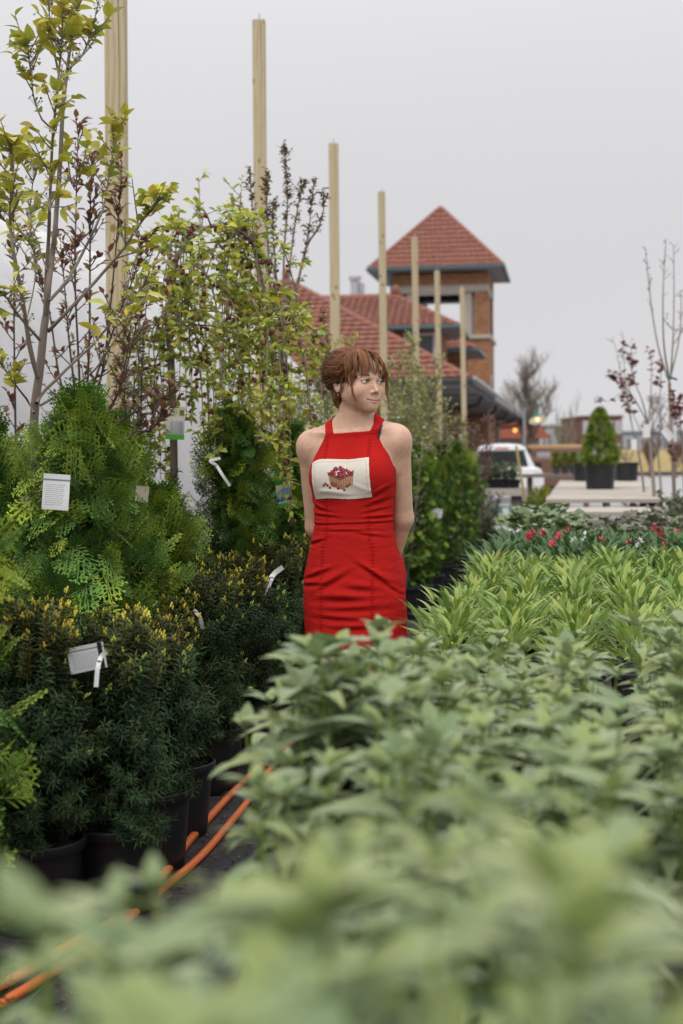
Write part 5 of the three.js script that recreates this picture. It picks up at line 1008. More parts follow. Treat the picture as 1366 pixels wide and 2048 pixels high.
{ // low timber table with trays of seedlings, crate below
  const D = 21, H = 0.755, x0 = at(930, 960, D).x, x1 = at(1050, 960, D).x, w = x1 - x0, y = slopeY(D), t = thing('timber_bench', 'rough timber bench with seedling pots in front of the white truck', 'bench', V((x0 + x1) / 2, y, -D));
  for (let k = 0; k < 3; k++) part('beam', boxUV(w, 0.11, 0.16, 0, H, 0.2 - k * 0.2, 'x'), k ? M.oldWood : M.plank[1], t);
  for (const x of [-w / 2 + 0.1, w / 2 - 0.14]) part('leg', boxUV(0.15, H - 0.05, 0.14, x, (H - 0.05) / 2, 0.12), M.oldWood, t);
  const r = rng(71);
  const mk = () => { const o = new THREE.Group(); o.name = 'seedling_pot'; addPot(o, 'small', M.pot, 0.9); const st = []; for (let i = 0; i < 7; i++) { const a = r() * 6.28; st.push({ pts: [V(0, 0.1, 0), V(Math.cos(a) * 0.05, 0.17, Math.sin(a) * 0.05), V(Math.cos(a) * 0.08, 0.22 + 0.14 * r(), Math.sin(a) * 0.08)], r: [0.003, 0.0015], from: 0.2, sides: 4 }); } grow(o, st, { seed: Math.floor(r() * 99), bark: M.stemGreen, leaf: 'small', size: 0.04, colors: [[0.075, 0.12, 0.035], [0.10, 0.14, 0.05]], perMetre: 70, twigLen: 0.05, perTwig: 4 }); return o; };
  const protos = [mk(), mk()], spots = [];
  for (let i = 0; i < 7; i++) for (let j = 0; j < 2; j++) spots.push([V(x0 + 0.14 + i * (w - 0.2) / 7, y + H + 0.056, -D + 0.18 - j * 0.22), (i + j) % 2, r() * 6, 0.95 + 0.2 * r()]);
  place(protos, 'seedling_pot', spots, 'small dark leafy seedling in a black pot on the timber bench before the truck', 'seedling', 'seedlings on the timber bench');
  // green crate with a white label
  const cp = ground(997, 20.4), cr = thing('plastic_crate', 'green plastic crate with a white label under the timber bench', 'crate', cp, 0.15), cm = phys([0.16, 0.30, 0.26], 0.6);
  const W = 0.46, Hc = 0.26, Dp = 0.34;
  for (let k = 0; k < 5; k++) { const yy = 0.28 + 0.02 + k * 0.055; part('slat', [box(W, 0.03, 0.012, 0, yy, Dp / 2), box(W, 0.03, 0.012, 0, yy, -Dp / 2), box(0.012, 0.03, Dp - 0.03, W / 2, yy, 0), box(0.012, 0.03, Dp - 0.03, -W / 2, yy, 0)], cm, cr); }
  part('corner', [-1, 1].flatMap((a) => [-1, 1].map((b) => box(0.04, Hc + 0.29, 0.04, a * W / 2, (Hc + 0.29) / 2, b * Dp / 2, 0.005))), cm, cr);
  part('floor', box(W - 0.02, 0.015, Dp - 0.02, 0, 0.285, 0), cm, cr);
  part('label', box(0.09, 0.22, 0.006, 0.06, 0.41, Dp / 2 + 0.012), M.white, cr);
  const tubp = ground(1072, 20.2), tb = thing('black_tub', 'wide black tub on the ground right of the timber bench', 'pot', tubp); addPot(tb, 'tub', M.pot, 1.25);
  // thin leaning stick
  const s0 = at(1040, 942, 19.6), s1 = at(1060, 1008, 19.6), st = thing('bamboo_cane', 'thin yellow cane leaning beside the bench leg', 'cane', s1); part('cane', tube([V(0, -0.35, 0), s0.clone().sub(s1), s0.clone().sub(s1).add(V(-0.05, 0.35, 0))], 0.02, 6), std([0.42, 0.31, 0.13], 0.7), st);
  // yellow green shrubs by the plank table
  for (const [px, py, dd, label, k] of [[1086, 985, 18.6, 'round yellow green shrub against the end of the plank table', 1], [1098, 1000, 17.2, 'second round yellow green shrub, lower and nearer to the plank table', 2]]) {
    const g = ground(px, dd), o = thing('round_shrub', label, 'shrub', g), list = [], q = rng(80 + k), top = at(px, py - 30, dd).y - g.y; addPot(o, 'big');
    for (let i = 0; i < 420; i++) { const u = q() * 2 - 1, a = q() * 6.28, R = 0.19 * Math.cbrt(q()), sn = Math.sqrt(1 - u * u); list.push([aim(V(Math.cos(a) * sn * R, top * 0.62 + u * R * 1.15, Math.sin(a) * sn * R), V(Math.cos(a) * sn, u + 0.7, Math.sin(a) * sn), q() * 6, 0.07), tint([0.22, 0.24, 0.035], q, 0.3)]); }
    instanced('foliage', SPRAY[1], M.conifer, list, o);
  }
}

// ---------------------------------------------------------------- saplings at the right
{
  const RED = [[0.19, 0.038, 0.03], [0.2, 0.07, 0.045]];
  const sap = (name, label, px, D, list, o) => { const t = thing(name, label, 'sapling', ground(px, D)); addPot(t, 'tub', M.pot, 0.9); grow(t, list.map(([pts, r0, r1, dz, from, d]) => stem(t, pts, D, [r0, r1], { dz, from, density: d ?? 1, wob: 0.06 })), o); return t; };
  sap('bare_sapling', 'tallest bare sapling with long upright shoots at the right edge', 1344, 13.5, [
    [[[1352, 1130], [1349, 1000], [1345, 900], [1341, 820], [1339, 765]], 0.022, 0.015, 0, 1], [[[1339, 765], [1318, 700], [1304, 620], [1297, 560], [1291, 500]], 0.010, 0.003, 0.2, 0.3], [[[1339, 760], [1328, 690], [1326, 600], [1328, 540], [1332, 478]], 0.010, 0.003, -0.2, 0.3],
    [[[1341, 760], [1346, 680], [1348, 590], [1347, 490]], 0.010, 0.003, 0.1, 0.3], [[[1341, 755], [1356, 690], [1362, 640], [1362, 585]], 0.008, 0.003, -0.1, 0.3], [[[1346, 690], [1362, 665], [1385, 600]], 0.006, 0.003, 0.2, 0.3], [[[1328, 640], [1338, 650], [1350, 662]], 0.004, 0.002, 0.2, 0.2],
  ], { seed: 91, bark: M.twigGrey, leaf: 'small', size: 0.028, colors: [[0.11, 0.055, 0.04], [0.13, 0.10, 0.06]], perMetre: 14, twig: 0.6, twigLen: 0.09, perTwig: 3 });
  sap('red_maple_sapling', 'sapling with wine red leaves hanging over the dwarf spruce', 1308, 14.6, [
    [[[1310, 1120], [1309, 1000], [1303, 920], [1297, 850]], 0.024, 0.016, 0, 1], [[[1297, 850], [1284, 800], [1268, 760], [1262, 715], [1264, 690]], 0.009, 0.002, 0.2, 0.35, 1.6], [[[1297, 850], [1276, 810], [1252, 775], [1232, 762], [1226, 755]], 0.008, 0.002, -0.1, 0.35, 1.6], [[[1298, 840], [1302, 780], [1303, 730], [1300, 700]], 0.008, 0.002, 0.1, 0.4], [[[1299, 845], [1318, 800], [1322, 750], [1318, 720]], 0.007, 0.002, 0.2, 0.4], [[[1252, 775], [1236, 790], [1216, 803], [1208, 800]], 0.004, 0.0015, 0.1, 0.4], [[[1285, 870], [1268, 832], [1256, 800], [1248, 740]], 0.006, 0.002, 0.4, 0.3],
  ], { seed: 92, bark: M.twigGrey, leaf: 'lobed', size: 0.06, colors: RED, mix: 0.2, perMetre: 19, twig: 0.6, twigLen: 0.14, perTwig: 3, lift: -0.3, leafParts: 120 });
  sap('red_maple_sapling', 'sapling with a few wine red leaves cut by the right edge', 1368, 12.8, [
    [[[1372, 1150], [1370, 1000], [1366, 880]], 0.02, 0.012, 0, 1], [[[1366, 880], [1352, 840], [1345, 790]], 0.007, 0.002, -0.1, 0.3, 1.4], [[[1366, 880], [1360, 840], [1362, 790]], 0.008, 0.002, 0.2, 0.3, 1.2], [[[1368, 960], [1352, 915], [1342, 905]], 0.005, 0.002, -0.1, 0.3, 1.4],
  ], { seed: 93, bark: M.twigGrey, leaf: 'lobed', size: 0.06, colors: RED, perMetre: 26, twig: 0.6, twigLen: 0.12, perTwig: 3, lift: -0.3, leafParts: 60 });
  sap('bare_sapling', 'thin bare sapling with a fork and white tags, right of the plank table', 1288, 16, [
    [[[1296, 1080], [1288, 980], [1278, 910], [1266, 862]], 0.018, 0.009, 0, 1], [[[1266, 862], [1256, 800], [1240, 740], [1230, 690], [1222, 678]], 0.006, 0.002, 0.2, 0.3], [[[1266, 862], [1252, 790], [1248, 720], [1246, 670]], 0.006, 0.002, -0.1, 0.3], [[[1278, 910], [1296, 870], [1308, 850], [1330, 800]], 0.009, 0.003, 0.2, 0.4], [[[1256, 800], [1262, 740], [1262, 680]], 0.004, 0.0015, 0.2, 0.3],
  ], { seed: 94, bark: M.twigGrey, leaf: 'small', size: 0.025, colors: [[0.16, 0.17, 0.06], [0.13, 0.08, 0.05]], perMetre: 10, twig: 0.6, twigLen: 0.1, perTwig: 2 });
  sap('bare_sapling', 'bare twiggy sapling in the middle of the group at the right', 1326, 17, [
    [[[1326, 1060], [1322, 980], [1316, 900]], 0.018, 0.011, 0, 1], [[[1316, 900], [1306, 850], [1302, 800]], 0.007, 0.002, 0.3, 0.2, 2], [[[1316, 900], [1322, 850], [1318, 800]], 0.007, 0.002, -0.2, 0.2, 2], [[[1317, 900], [1338, 860], [1346, 810]], 0.007, 0.002, 0.2, 0.2, 2], [[[1318, 920], [1300, 880], [1288, 850]], 0.007, 0.002, 0.1, 0.2, 2],
  ], { seed: 95, bark: M.twigGrey, leaf: 'small', size: 0.03, colors: [[0.15, 0.075, 0.06], [0.17, 0.10, 0.08]], perMetre: 50, twig: 0.7, twigLen: 0.16, perTwig: 5 });
  const blank = (g, w, h) => { g.fillStyle = '#f1f2f3'; g.fillRect(0, 0, w, h); };
  card('plant_tag', 'white tag on the middle sapling, highest of the tags at the right', 'tag', 1293, 862, 14.3, 0.075, 0.135, -0.06, 0.1, blank);
  card('plant_tag', 'white tag low on the forked sapling right of the dwarf spruce', 'tag', 1268, 889, 15.7, 0.065, 0.12, 0.05, -0.1, blank);
  card('plant_tag', 'tilted white tag near the right edge', 'tag', 1335, 868, 13.2, 0.075, 0.125, 0.7, 0.1, blank);
  card('plant_tag', 'narrow upright white tag at the right of the tilted tag', 'tag', 1350, 868, 13.1, 0.032, 0.14, 0.02, 0.3, blank);
  for (const [px, py, D, label] of [[1340, 755, 13.45, 'green tie round the tallest bare sapling']]) { const o = thing('green_tie', label, 'tie', at(px, py, D)); part('band', tube([V(-0.045, 0.02, 0.02), V(0, 0, 0.03), V(0.06, -0.02, 0.02)], 0.012, 6), phys([0.02, 0.20, 0.11], 0.6), o); }
  // low plants at the foot of the saplings
  for (const [px, D, h, label, c] of [[1345, 11.6, 0.86, 'grey green bushy perennial at the right edge below the saplings', [0.13, 0.16, 0.08]], [1362, 12.3, 0.9, 'taller grey green perennial cut by the right edge', [0.12, 0.15, 0.08]], [1282, 17.8, 0.62, 'yellow green low shrub behind the planks, under the saplings', [0.22, 0.25, 0.06]], [1320, 13.0, 0.7, 'soft green low plant between the plank table and the perennials', [0.15, 0.19, 0.06]], [1352, 15.5, 0.6, 'low silvery plant among the trunks of the saplings', [0.16, 0.18, 0.10]]]) {
    const o = thing('low_perennial', label, 'perennial', ground(px, D)), r = rng(px), st = []; addPot(o, 'big');
    for (let i = 0; i < 14; i++) { const a = r() * 6.28, R = 0.24 * Math.sqrt(r()); st.push({ pts: [V(0, 0.2, 0), V(Math.cos(a) * R * 0.6, h * 0.6, Math.sin(a) * R * 0.6), V(Math.cos(a) * R, h * (0.8 + 0.2 * r()), Math.sin(a) * R)], r: [0.005, 0.002], from: 0.15, sides: 5 }); }
    grow(o, st, { seed: px, bark: M.stemGreen, leaf: 'small', size: 0.045, colors: [c, mixC(c, [0.06, 0.08, 0.03], 0.5)], perMetre: 60, twigLen: 0.1, perTwig: 5 });
  }
}
// ---------------------------------------------------------------- street side: truck, van, lamp, bare tree
{ // white pickup seen from behind
  const D = 36.4, g = ground(1004, D), t = thing('pickup_truck', 'white pickup truck parked with its rear towards the yard', 'truck', V(g.x, slopeY(D), -D), -0.06);
  const paint = phys([0.74, 0.75, 0.76], 0.35, { clearcoat: 0.7, clearcoatRoughness: 0.15 }), glass = phys([0.025, 0.03, 0.034], 0.08), rub = std([0.02, 0.02, 0.02], 0.85), red = phys([0.22, 0.045, 0.035], 0.35), chrome = std([0.6, 0.6, 0.62], 0.25, { metalness: 0.9 });
  const ext = (pts, depth, z, bev = 0.05) => { const s = new THREE.Shape(); pts.forEach(([x, y], i) => (i ? s.lineTo(x, y) : s.moveTo(x, y))); return new THREE.ExtrudeGeometry(s, { depth, bevelEnabled: true, bevelSize: bev, bevelThickness: bev, bevelSegments: 3, steps: 1 }).translate(0, 0, z); };
  const sym = (p) => [...p, ...p.slice().reverse().map(([x, y]) => [-x, y])];
  part('bed', ext(sym([[0.62, 0.48], [0.82, 0.52], [0.86, 0.80], [0.85, 1.02], [0.80, 1.16], [0.74, 1.20]]), 1.9, 0.15), paint, t);
  part('cab', ext(sym([[0.80, 0.5], [0.86, 0.85], [0.80, 1.2], [0.71, 1.36], [0.56, 1.68], [0.46, 1.745], [0.2, 1.775]]), 1.55, -1.55, 0.06), paint, t);
  part('hood', ext(sym([[0.7, 0.5], [0.84, 0.8], [0.8, 1.05], [0.6, 1.12]]), 1.3, -3.0, 0.06), paint, t);
  const rw = new THREE.Group(); rw.name = 'rear_window'; t.add(rw);
  for (const [a, b, c, d] of [[-0.66, -0.25, -0.56, -0.24], [-0.23, 0.23, -0.22, 0.22], [0.25, 0.66, 0.24, 0.56]]) part('pane', ext([[a, 1.26], [b, 1.26], [d, 1.63], [c, 1.63]], 0.01, 0.055, 0.008), glass, rw);
  part('seal', [box(1.36, 0.025, 0.03, 0, 1.235, 0.06), box(1.16, 0.025, 0.03, 0, 1.655, 0.06), box(0.02, 0.4, 0.03, -0.24, 1.44, 0.062), box(0.02, 0.4, 0.03, 0.24, 1.44, 0.062)], rub, rw);
  part('brake_light', box(0.34, 0.05, 0.05, 0, 1.72, 0.05, 0.015), phys([0.5, 0.12, 0.1], 0.3), t);
  part('tailgate', box(1.36, 0.52, 0.05, 0, 0.86, 2.11, 0.02), paint, t);
  for (const s of [-1, 1]) { part('tail_light', box(0.1, 0.26, 0.05, s * 0.82, 0.98, 2.07, 0.02), red, t); part('side_window', ext([[-1.3, 1.26], [-0.25, 1.26], [-0.4, 1.6], [-1.05, 1.6]], 0.01, 0, 0.005).rotateY(Math.PI / 2 * 1).translate(s * 0.77, 0, -1.6), glass, t); part('mirror', box(0.2, 0.18, 0.1, s * 1.0, 1.25, -1.25, 0.03), rub, t); }
  part('bumper', box(1.6, 0.16, 0.16, 0, 0.52, 2.2, 0.04), chrome, t);
  for (const s of [-1, 1]) for (const z of [1.35, -2.3]) { const w = part('wheel', new THREE.TorusGeometry(0.25, 0.11, 12, 28).rotateY(Math.PI / 2), rub, t); w.position.set(s * 0.78, 0.36, z); part('rim', new THREE.CylinderGeometry(0.19, 0.19, 0.16, 20).rotateZ(Math.PI / 2), chrome, w); }
}
{ // brown van, side on, tan roof
  const D = 45, g = ground(1100, D), t = thing('brown_van', 'boxy brown van with a tan roof parked behind the small conifers', 'van', V(g.x + 0.1, slopeY(D), -D), 0.12);
  const body = phys([0.15, 0.075, 0.05], 0.5), tan = std([0.42, 0.26, 0.12], 0.7), glass = phys([0.12, 0.14, 0.15], 0.05, { metalness: 0.3 }), rub = std([0.02, 0.02, 0.02], 0.85), paleGlass = phys([0.5, 0.53, 0.53], 0.06, { metalness: 0.75 });
  part('body', new RoundedBoxGeometry(2.6, 1.0, 1.6, 4, 0.12).translate(0, 0.95, 0), body, t);
  part('upper_body', new RoundedBoxGeometry(1.65, 0.66, 1.45, 4, 0.1).translate(-0.1, 1.40, 0), body, t);
  part('roof', new RoundedBoxGeometry(1.75, 0.14, 1.4, 3, 0.06).translate(-0.1, 1.74, 0), tan, t);
  for (const [x, w, m] of [[-0.5, 0.44, paleGlass], [0.38, 0.5, glass]]) part('window', box(w, 0.32, 0.04, x, 1.42, 0.72, 0.015), m, t);
  part('sill', box(2.5, 0.24, 0.05, 0, 0.42, 0.79, 0.02), rub, t);
  for (const x of [-0.85, 0.85]) { const w = part('wheel', new THREE.TorusGeometry(0.24, 0.1, 10, 24), rub, t); w.position.set(x, 0.34, 0.72); }
}
{ // barn lamp with a green shade on a curved arm
  const D = 44, p = at(1075, 838, D), post = ground(1049, D), t = thing('yard_lamp', 'lit barn lamp with a green shade on a curved arm beside the canopy', 'lamp', V(post.x, slopeY(D), -D));
  const L = p.clone().sub(t.position), green = phys([0.012, 0.12, 0.085], 0.35, { side: THREE.DoubleSide }), cream = std([0.75, 0.72, 0.64], 0.6, { side: THREE.DoubleSide });
  part('pole', tube([V(0, 0, 0), V(0, L.y + 0.35, 0)], 0.045, 8), std([0.25, 0.29, 0.31], 0.5), t);
  part('arm', tube(smoothPath([V(0, L.y + 0.2, 0), V(0.08, L.y + 0.5, 0), V(L.x * 0.6, L.y + 0.62, 0), V(L.x, L.y + 0.45, 0), V(L.x, L.y + 0.18, 0)], 20), 0.018, 6), green, t);
  const tilt = (g) => g.rotateX(-0.42).rotateZ(0.12).translate(L.x, L.y, 0);
  part('shade', tilt(new THREE.LatheGeometry([[0.055, 0.26], [0.075, 0.24], [0.08, 0.13], [0.11, 0.10], [0.24, 0.0], [0.29, -0.05], [0.285, -0.055]].map(([a, b]) => new THREE.Vector2(a, b)), 32)), green, t);
  part('inner_shade', tilt(new THREE.LatheGeometry([[0.02, 0.085], [0.10, 0.085], [0.23, -0.008], [0.28, -0.052]].map(([a, b]) => new THREE.Vector2(a, b)), 32)), cream, t);
  part('bulb', new THREE.SphereGeometry(0.062, 16, 12).translate(L.x, L.y - 0.02, 0), new THREE.MeshStandardMaterial({ color: 0xfff0c8, emissive: new THREE.Color(1, 0.78, 0.42), emissiveIntensity: 1.3 }), t);
  const l = new THREE.PointLight(new THREE.Color(1, 0.78, 0.45), 0.05); l.position.set(L.x, L.y - 0.02, 0); l.shadow.radius = 3; l.castShadow = true; t.add(l);
  const p2 = at(1030, 861, 62), q = thing('hanging_bulb', 'small lit orange bulb hanging under the canopy end', 'lamp', p2);
  part('cord', tube([V(0, 0.1, 0), V(0, 1.6, 0)], 0.012, 5), std([0.02, 0.02, 0.02], 0.7), q);
  part('bulb', new THREE.SphereGeometry(0.09, 12, 8), new THREE.MeshStandardMaterial({ color: 0xffb060, emissive: new THREE.Color(1, 0.42, 0.08), emissiveIntensity: 1.6 }), q);
  const l2 = new THREE.PointLight(new THREE.Color(1, 0.5, 0.15), 0.3); l2.castShadow = true; l2.shadow.radius = 4; q.add(l2);
}
function bareTree(name, label, px, D, topPx, spread, seed, levels, r0, mat, o) {
  const g = ground(px, D), t = thing(name, label, 'tree', g), r = rng(seed), H = (at(px, topPx, D).y - g.y) * (o ?? 1), trunks = [], twigs = [];
  const limb = (p, d, L, rad, lv) => {
    const pts = [p.clone()], n = 4; let q = p.clone(), dd = d.clone();
    for (let i = 0; i < n; i++) { dd.add(V((r() - 0.5) * 0.35, 0.10 * (lv < 3 ? 1 : 0.4) + (r() - 0.5) * 0.2, (r() - 0.5) * 0.35)).normalize(); q = q.clone().addScaledVector(dd, L / n); pts.push(q); }
    const g2 = tube(pts, [rad, rad * 0.55], lv < 2 ? 7 : 4, false);
    (lv < 2 ? trunks : twigs).push(g2);
    if (lv >= levels) return;
    const k = lv === 0 ? 5 : 4 + Math.floor(r() * 2);
    for (let i = 0; i < k; i++) { const at_ = 1 + Math.floor((i + r()) / k * (n - 0.01)), a = r() * 6.28, o = V(Math.cos(a), 0.35 + 0.4 * r(), Math.sin(a)).multiplyScalar(spread).add(dd).normalize(); limb(pts[Math.min(n, Math.max(lv ? 1 : 2, at_))], o, L * (0.5 + 0.22 * r()), rad * (0.42 + 0.2 * r()), lv + 1); }
  };
  limb(V(0, -0.1, 0), V(0, 1, 0), H * 0.42, r0, 0);
  part('trunk', trunks, mat, t);
  part('crown', twigs, mat, t).userData.kind = 'stuff';
}
bareTree('bare_tree', 'large leafless tree beyond the canopy end', 1052, 92, 700, 1.35, 5, 5, 0.22, std([0.19, 0.16, 0.125], 0.95), 1.16);
bareTree('bare_tree', 'slim leafless tree with a few yellow shoots behind the dwarf spruce', 1135, 60, 770, 0.55, 9, 4, 0.05, std([0.28, 0.25, 0.16], 0.95));
bareTree('bare_bush', 'brown leafless bush in front of the yellow wall', 1300, 80, 850, 1.0, 12, 5, 0.09, std([0.17, 0.09, 0.075], 0.95));
bareTree('bare_bush', 'second brown leafless bush in front of the yellow wall at the right edge', 1352, 78, 850, 1.0, 14, 5, 0.09, std([0.19, 0.11, 0.09], 0.95));
// ---------------------------------------------------------------- the person
{
  const base = at(713, 900 + EYE * F / 5.4, 5.4); base.y = 0;
  const person = thing('person', 'woman in a red apron dress with a white patch, hands behind her back', 'person', base, -0.21);

  // half width, half depth, centre in z and in x of the trunk at each height
  const PR = [[0.42, 0.180, 0.148, 0.0, 0.006], [0.55, 0.186, 0.146, 0.0, 0.006], [0.65, 0.190, 0.146, -0.004, 0.002], [0.75, 0.189, 0.143, -0.008, -0.002], [0.82, 0.184, 0.136, -0.012, -0.004], [0.90, 0.168, 0.120, -0.008, -0.004],
    [0.96, 0.154, 0.108, -0.003, -0.002], [1.02, 0.145, 0.100, 0.0, 0.0], [1.10, 0.148, 0.100, 0.0, 0.001], [1.18, 0.155, 0.104, -0.002, 0.002], [1.25, 0.155, 0.103, -0.008, 0.003], [1.31, 0.142, 0.090, -0.014, 0.004], [1.36, 0.110, 0.070, -0.018, 0.006], [1.40, 0.07, 0.055, -0.018, 0.008], [1.44, 0.05, 0.05, -0.014, 0.01]];
  function prof(y) {
    let i = 1;
    while (i < PR.length - 1 && PR[i][0] < y) i++;
    const p1 = PR[i - 1], p2 = PR[i], p0 = PR[Math.max(i - 2, 0)], p3 = PR[Math.min(i + 1, PR.length - 1)], t = clamp((y - p1[0]) / (p2[0] - p1[0]), 0, 1), o = [];
    for (let c = 1; c < 5; c++) {
      const m1 = (p2[c] - p0[c]) / (p2[0] - p0[0] || 1) * (p2[0] - p1[0]), m2 = (p3[c] - p1[c]) / (p3[0] - p1[0] || 1) * (p2[0] - p1[0]), t2 = t * t, t3 = t2 * t;
      o.push((2 * t3 - 3 * t2 + 1) * p1[c] + (t3 - 2 * t2 + t) * m1 + (-2 * t3 + 3 * t2) * p2[c] + (t3 - t2) * m2);
    }
    return o;
  }
  function trunk(x, y, z) {
    const [a, b, cz, cx] = prof(clamp(y, 0.42, 1.44)), X = Math.abs(x - cx) / a, Z = Math.abs(z - cz) / b;
    let d = (Math.pow(Math.pow(X, 2.3) + Math.pow(Z, 2.3), 1 / 2.3) - 1) * Math.min(a, b);
    d = smin(d, ell(x, y, z, 0.07, 1.205, 0.062, 0.074, 0.072, 0.056), 0.05);
    d = smin(d, ell(x, y, z, -0.066, 1.2, 0.062, 0.074, 0.072, 0.056), 0.05);
    d = smin(d, ell(x, y, z, 0.08, 0.83, -0.09, 0.085, 0.095, 0.07), 0.06);
    d = smin(d, ell(x, y, z, -0.085, 0.83, -0.09, 0.085, 0.095, 0.07), 0.06);
    return Math.max(d, y - 1.46);
  }
  const SL = [0.170, 1.338, -0.016], SR = [-0.172, 1.318, -0.016];                 // shoulders, her left and right
  const EL = [0.176, 1.035, -0.085], ER = [-0.170, 1.0, -0.085], WL = [0.10, 0.80, -0.175], WR = [-0.085, 0.80, -0.19];
  const NB = [0.006, 1.37, -0.022], NT = [0.016, 1.49, -0.002];
  function shoulders(x, y, z) { // the slope from the neck and the collar bones
    let d = cone(x, y, z, [0.03, 1.412, -0.03], [0.15, 1.352, -0.022], 0.036, 0.036);
    d = smin(d, cone(x, y, z, [-0.02, 1.408, -0.03], [-0.158, 1.335, -0.022], 0.036, 0.036), 0.03);
    d = smin(d, cone(x, y, z, NB, NT, 0.057, 0.049), 0.035);
    return d;
  }
  const collar = (x, y, z) => Math.min(cone(x, y, z, [0.018, 1.364, 0.048], [0.14, 1.378, 0.018], 0.009, 0.008), cone(x, y, z, [-0.012, 1.360, 0.048], [-0.15, 1.362, 0.018], 0.009, 0.008));
  function arms(x, y, z) {
    let l = smin(sph(x, y, z, SL[0] - 0.006, SL[1] - 0.012, SL[2], 0.053), cone(x, y, z, SL, EL, 0.047, 0.0385), 0.03);
    l = smin(l, cone(x, y, z, EL, WL, 0.038, 0.0245), 0.02);
    let r = smin(sph(x, y, z, SR[0] + 0.006, SR[1] - 0.012, SR[2], 0.052), cone(x, y, z, SR, ER, 0.046, 0.0375), 0.03);
    r = smin(r, cone(x, y, z, ER, WR, 0.037, 0.024), 0.02);
    return Math.min(l, r);
  }
  const torso = (x, y, z) => { let d = smin(trunk(x, y, z), shoulders(x, y, z), 0.05); d = smin(d, collar(x, y, z), 0.014); return d; };
  const legs = (x, y, z) => {
    let d = 9;
    for (const s of [-1, 1]) {
      let l = cone(x, y, z, [s * 0.085, 0.80, -0.01], [s * 0.078, 0.46, 0.0], 0.086, 0.053);
      l = smin(l, cone(x, y, z, [s * 0.078, 0.46, -0.006], [s * 0.08, 0.28, -0.024], 0.05, 0.05), 0.03);
      l = smin(l, cone(x, y, z, [s * 0.08, 0.3, -0.02], [s * 0.082, 0.085, -0.02], 0.047, 0.032), 0.03);
      l = smin(l, cone(x, y, z, [s * 0.082, 0.05, -0.03], [s * 0.1, 0.03, 0.11], 0.034, 0.026), 0.03);
      d = Math.min(d, l);
    }
    return d;
  };
  function body(x, y, z) {
    let d = torso(x, y, z) + (y < 1.34 ? 0.003 * sstep(1.34, 1.28, y) + 0.014 * sstep(1.22, 1.15, y) : 0);
    if (y < 0.62) d = Math.max(d, 0.58 - y);
    if (y > 0.74) d = smin(d, arms(x, y, z), lerp(0.006, 0.045, sstep(1.12, 1.26, y)));
    if (y < 0.86) d = Math.min(d, legs(x, y, z));
    return d;
  }
  // ---- head: own axes, centimetres turned to metres; x her left, z the face
  const HS = 1.03, HX = 1.13, HC = V(0.021, 1.552, 0.006), HM = new THREE.Matrix4().makeRotationFromEuler(new THREE.Euler(-0.01, 0.92, -0.045, 'YXZ')).setPosition(HC), HI = HM.clone().invert().elements;
  const toHead = (x, y, z) => [(HI[0] * x + HI[4] * y + HI[8] * z + HI[12]) * 100 / (HS * HX), (HI[1] * x + HI[5] * y + HI[9] * z + HI[13]) * 100 / HS, (HI[2] * x + HI[6] * y + HI[10] * z + HI[14]) * 100 / (HS * HX)];
  const headP = (x, y, z) => V(x * HS * HX / 100, y * HS / 100, z * HS * HX / 100).applyMatrix4(HM);
  const EX = 3.15, EZ = 6.65, ER_ = 1.22;
  function headCm(x, y, z) {
    const ax = Math.abs(x);
    let d = ell(x, y, z, 0, 2.6, -1.2, 7.2, 8.3, 9.0);
    d = smin(d, ell(x, y, z, 0, -3.2, 2.0, 6.1, 7.0, 6.2), 2.6);
    d = smin(d, cone(ax, y, z, [4.5, -5.2, 0.4], [0.9, -9.3, 5.9], 1.6, 1.45), 2.2);         // jaw
    d = smin(d, ell(x, y, z, 0, -9.5, 6.4, 1.6, 1.5, 1.6), 1.4);                           // chin
    d = smin(d, ell(ax, y, z, 3.6, -3.6, 4.7, 2.6, 2.7, 2.5), 2.8);                         // cheeks, raised by the smile
    d = smin(d, cone(ax, y, z, [0.8, 1.75, 7.15], [4.6, 1.5, 5.0], 0.95, 0.9), 1.3);         // brow
    d = smin(d, ell(x, y, z, 0, -7.0, 6.2, 3.2, 2.3, 1.9), 2.2);                            // muzzle
    d = smax(d, -ell(ax, y, z, EX, -0.05, 8.25, 1.7, 0.95, 1.25), 1.0);                      // sockets
    let nose = cone(x, y, z, [0, 0.9, 7.25], [0, -3.1, 9.2], 0.55, 0.7);
    nose = smin(nose, sph(x, y, z, 0, -3.45, 9.35, 0.8), 0.5);
    nose = smin(nose, ell(ax, y, z, 1.02, -3.9, 8.2, 0.62, 0.58, 0.9), 0.5);
    d = smin(d, nose, 0.75);
    d = smax(d, -ell(ax, y, z, 0.55, -4.5, 8.95, 0.36, 0.3, 0.42), 0.2);                     // nostrils
    // lids round the eye balls, open as a narrow almond
    const ex = ax - EX, lid = Math.max(sph(ax, y, z, EX, -0.02, EZ, ER_ + 0.2), -Math.max(Math.abs(y + 0.02 + 0.05 * ex) - 0.52 * (1 - Math.pow(ex / 1.42, 2)), 5.5 - z));
    d = smin(d, lid, 0.22);
    // lips: a closed smile
    const mx = Math.min(ax / 2.75, 1.3), up = 0.55 * mx * mx, zz = 8.22 - 1.15 * mx * mx;
    const full = Math.max(0, 1 - mx * mx);
    d = smin(d, Math.hypot((y + 6.5 - up), (z - zz) * 0.9) - 0.33 * Math.sqrt(full) + (mx > 1 ? 1 : 0), 0.35);
    d = smin(d, Math.hypot((y + 7.42 - up * 1.25), (z - zz + 0.06) * 0.9) - 0.5 * Math.sqrt(Math.max(0, 1 - Math.pow(ax / 2.3, 2))) + (ax > 2.3 ? 1 : 0), 0.35);
    d = smax(d, -(Math.hypot(y + 6.93 - up * 1.1, (z - zz - 0.45)) - 0.16 + (ax > 2.9 ? 1 : 0)), 0.12);
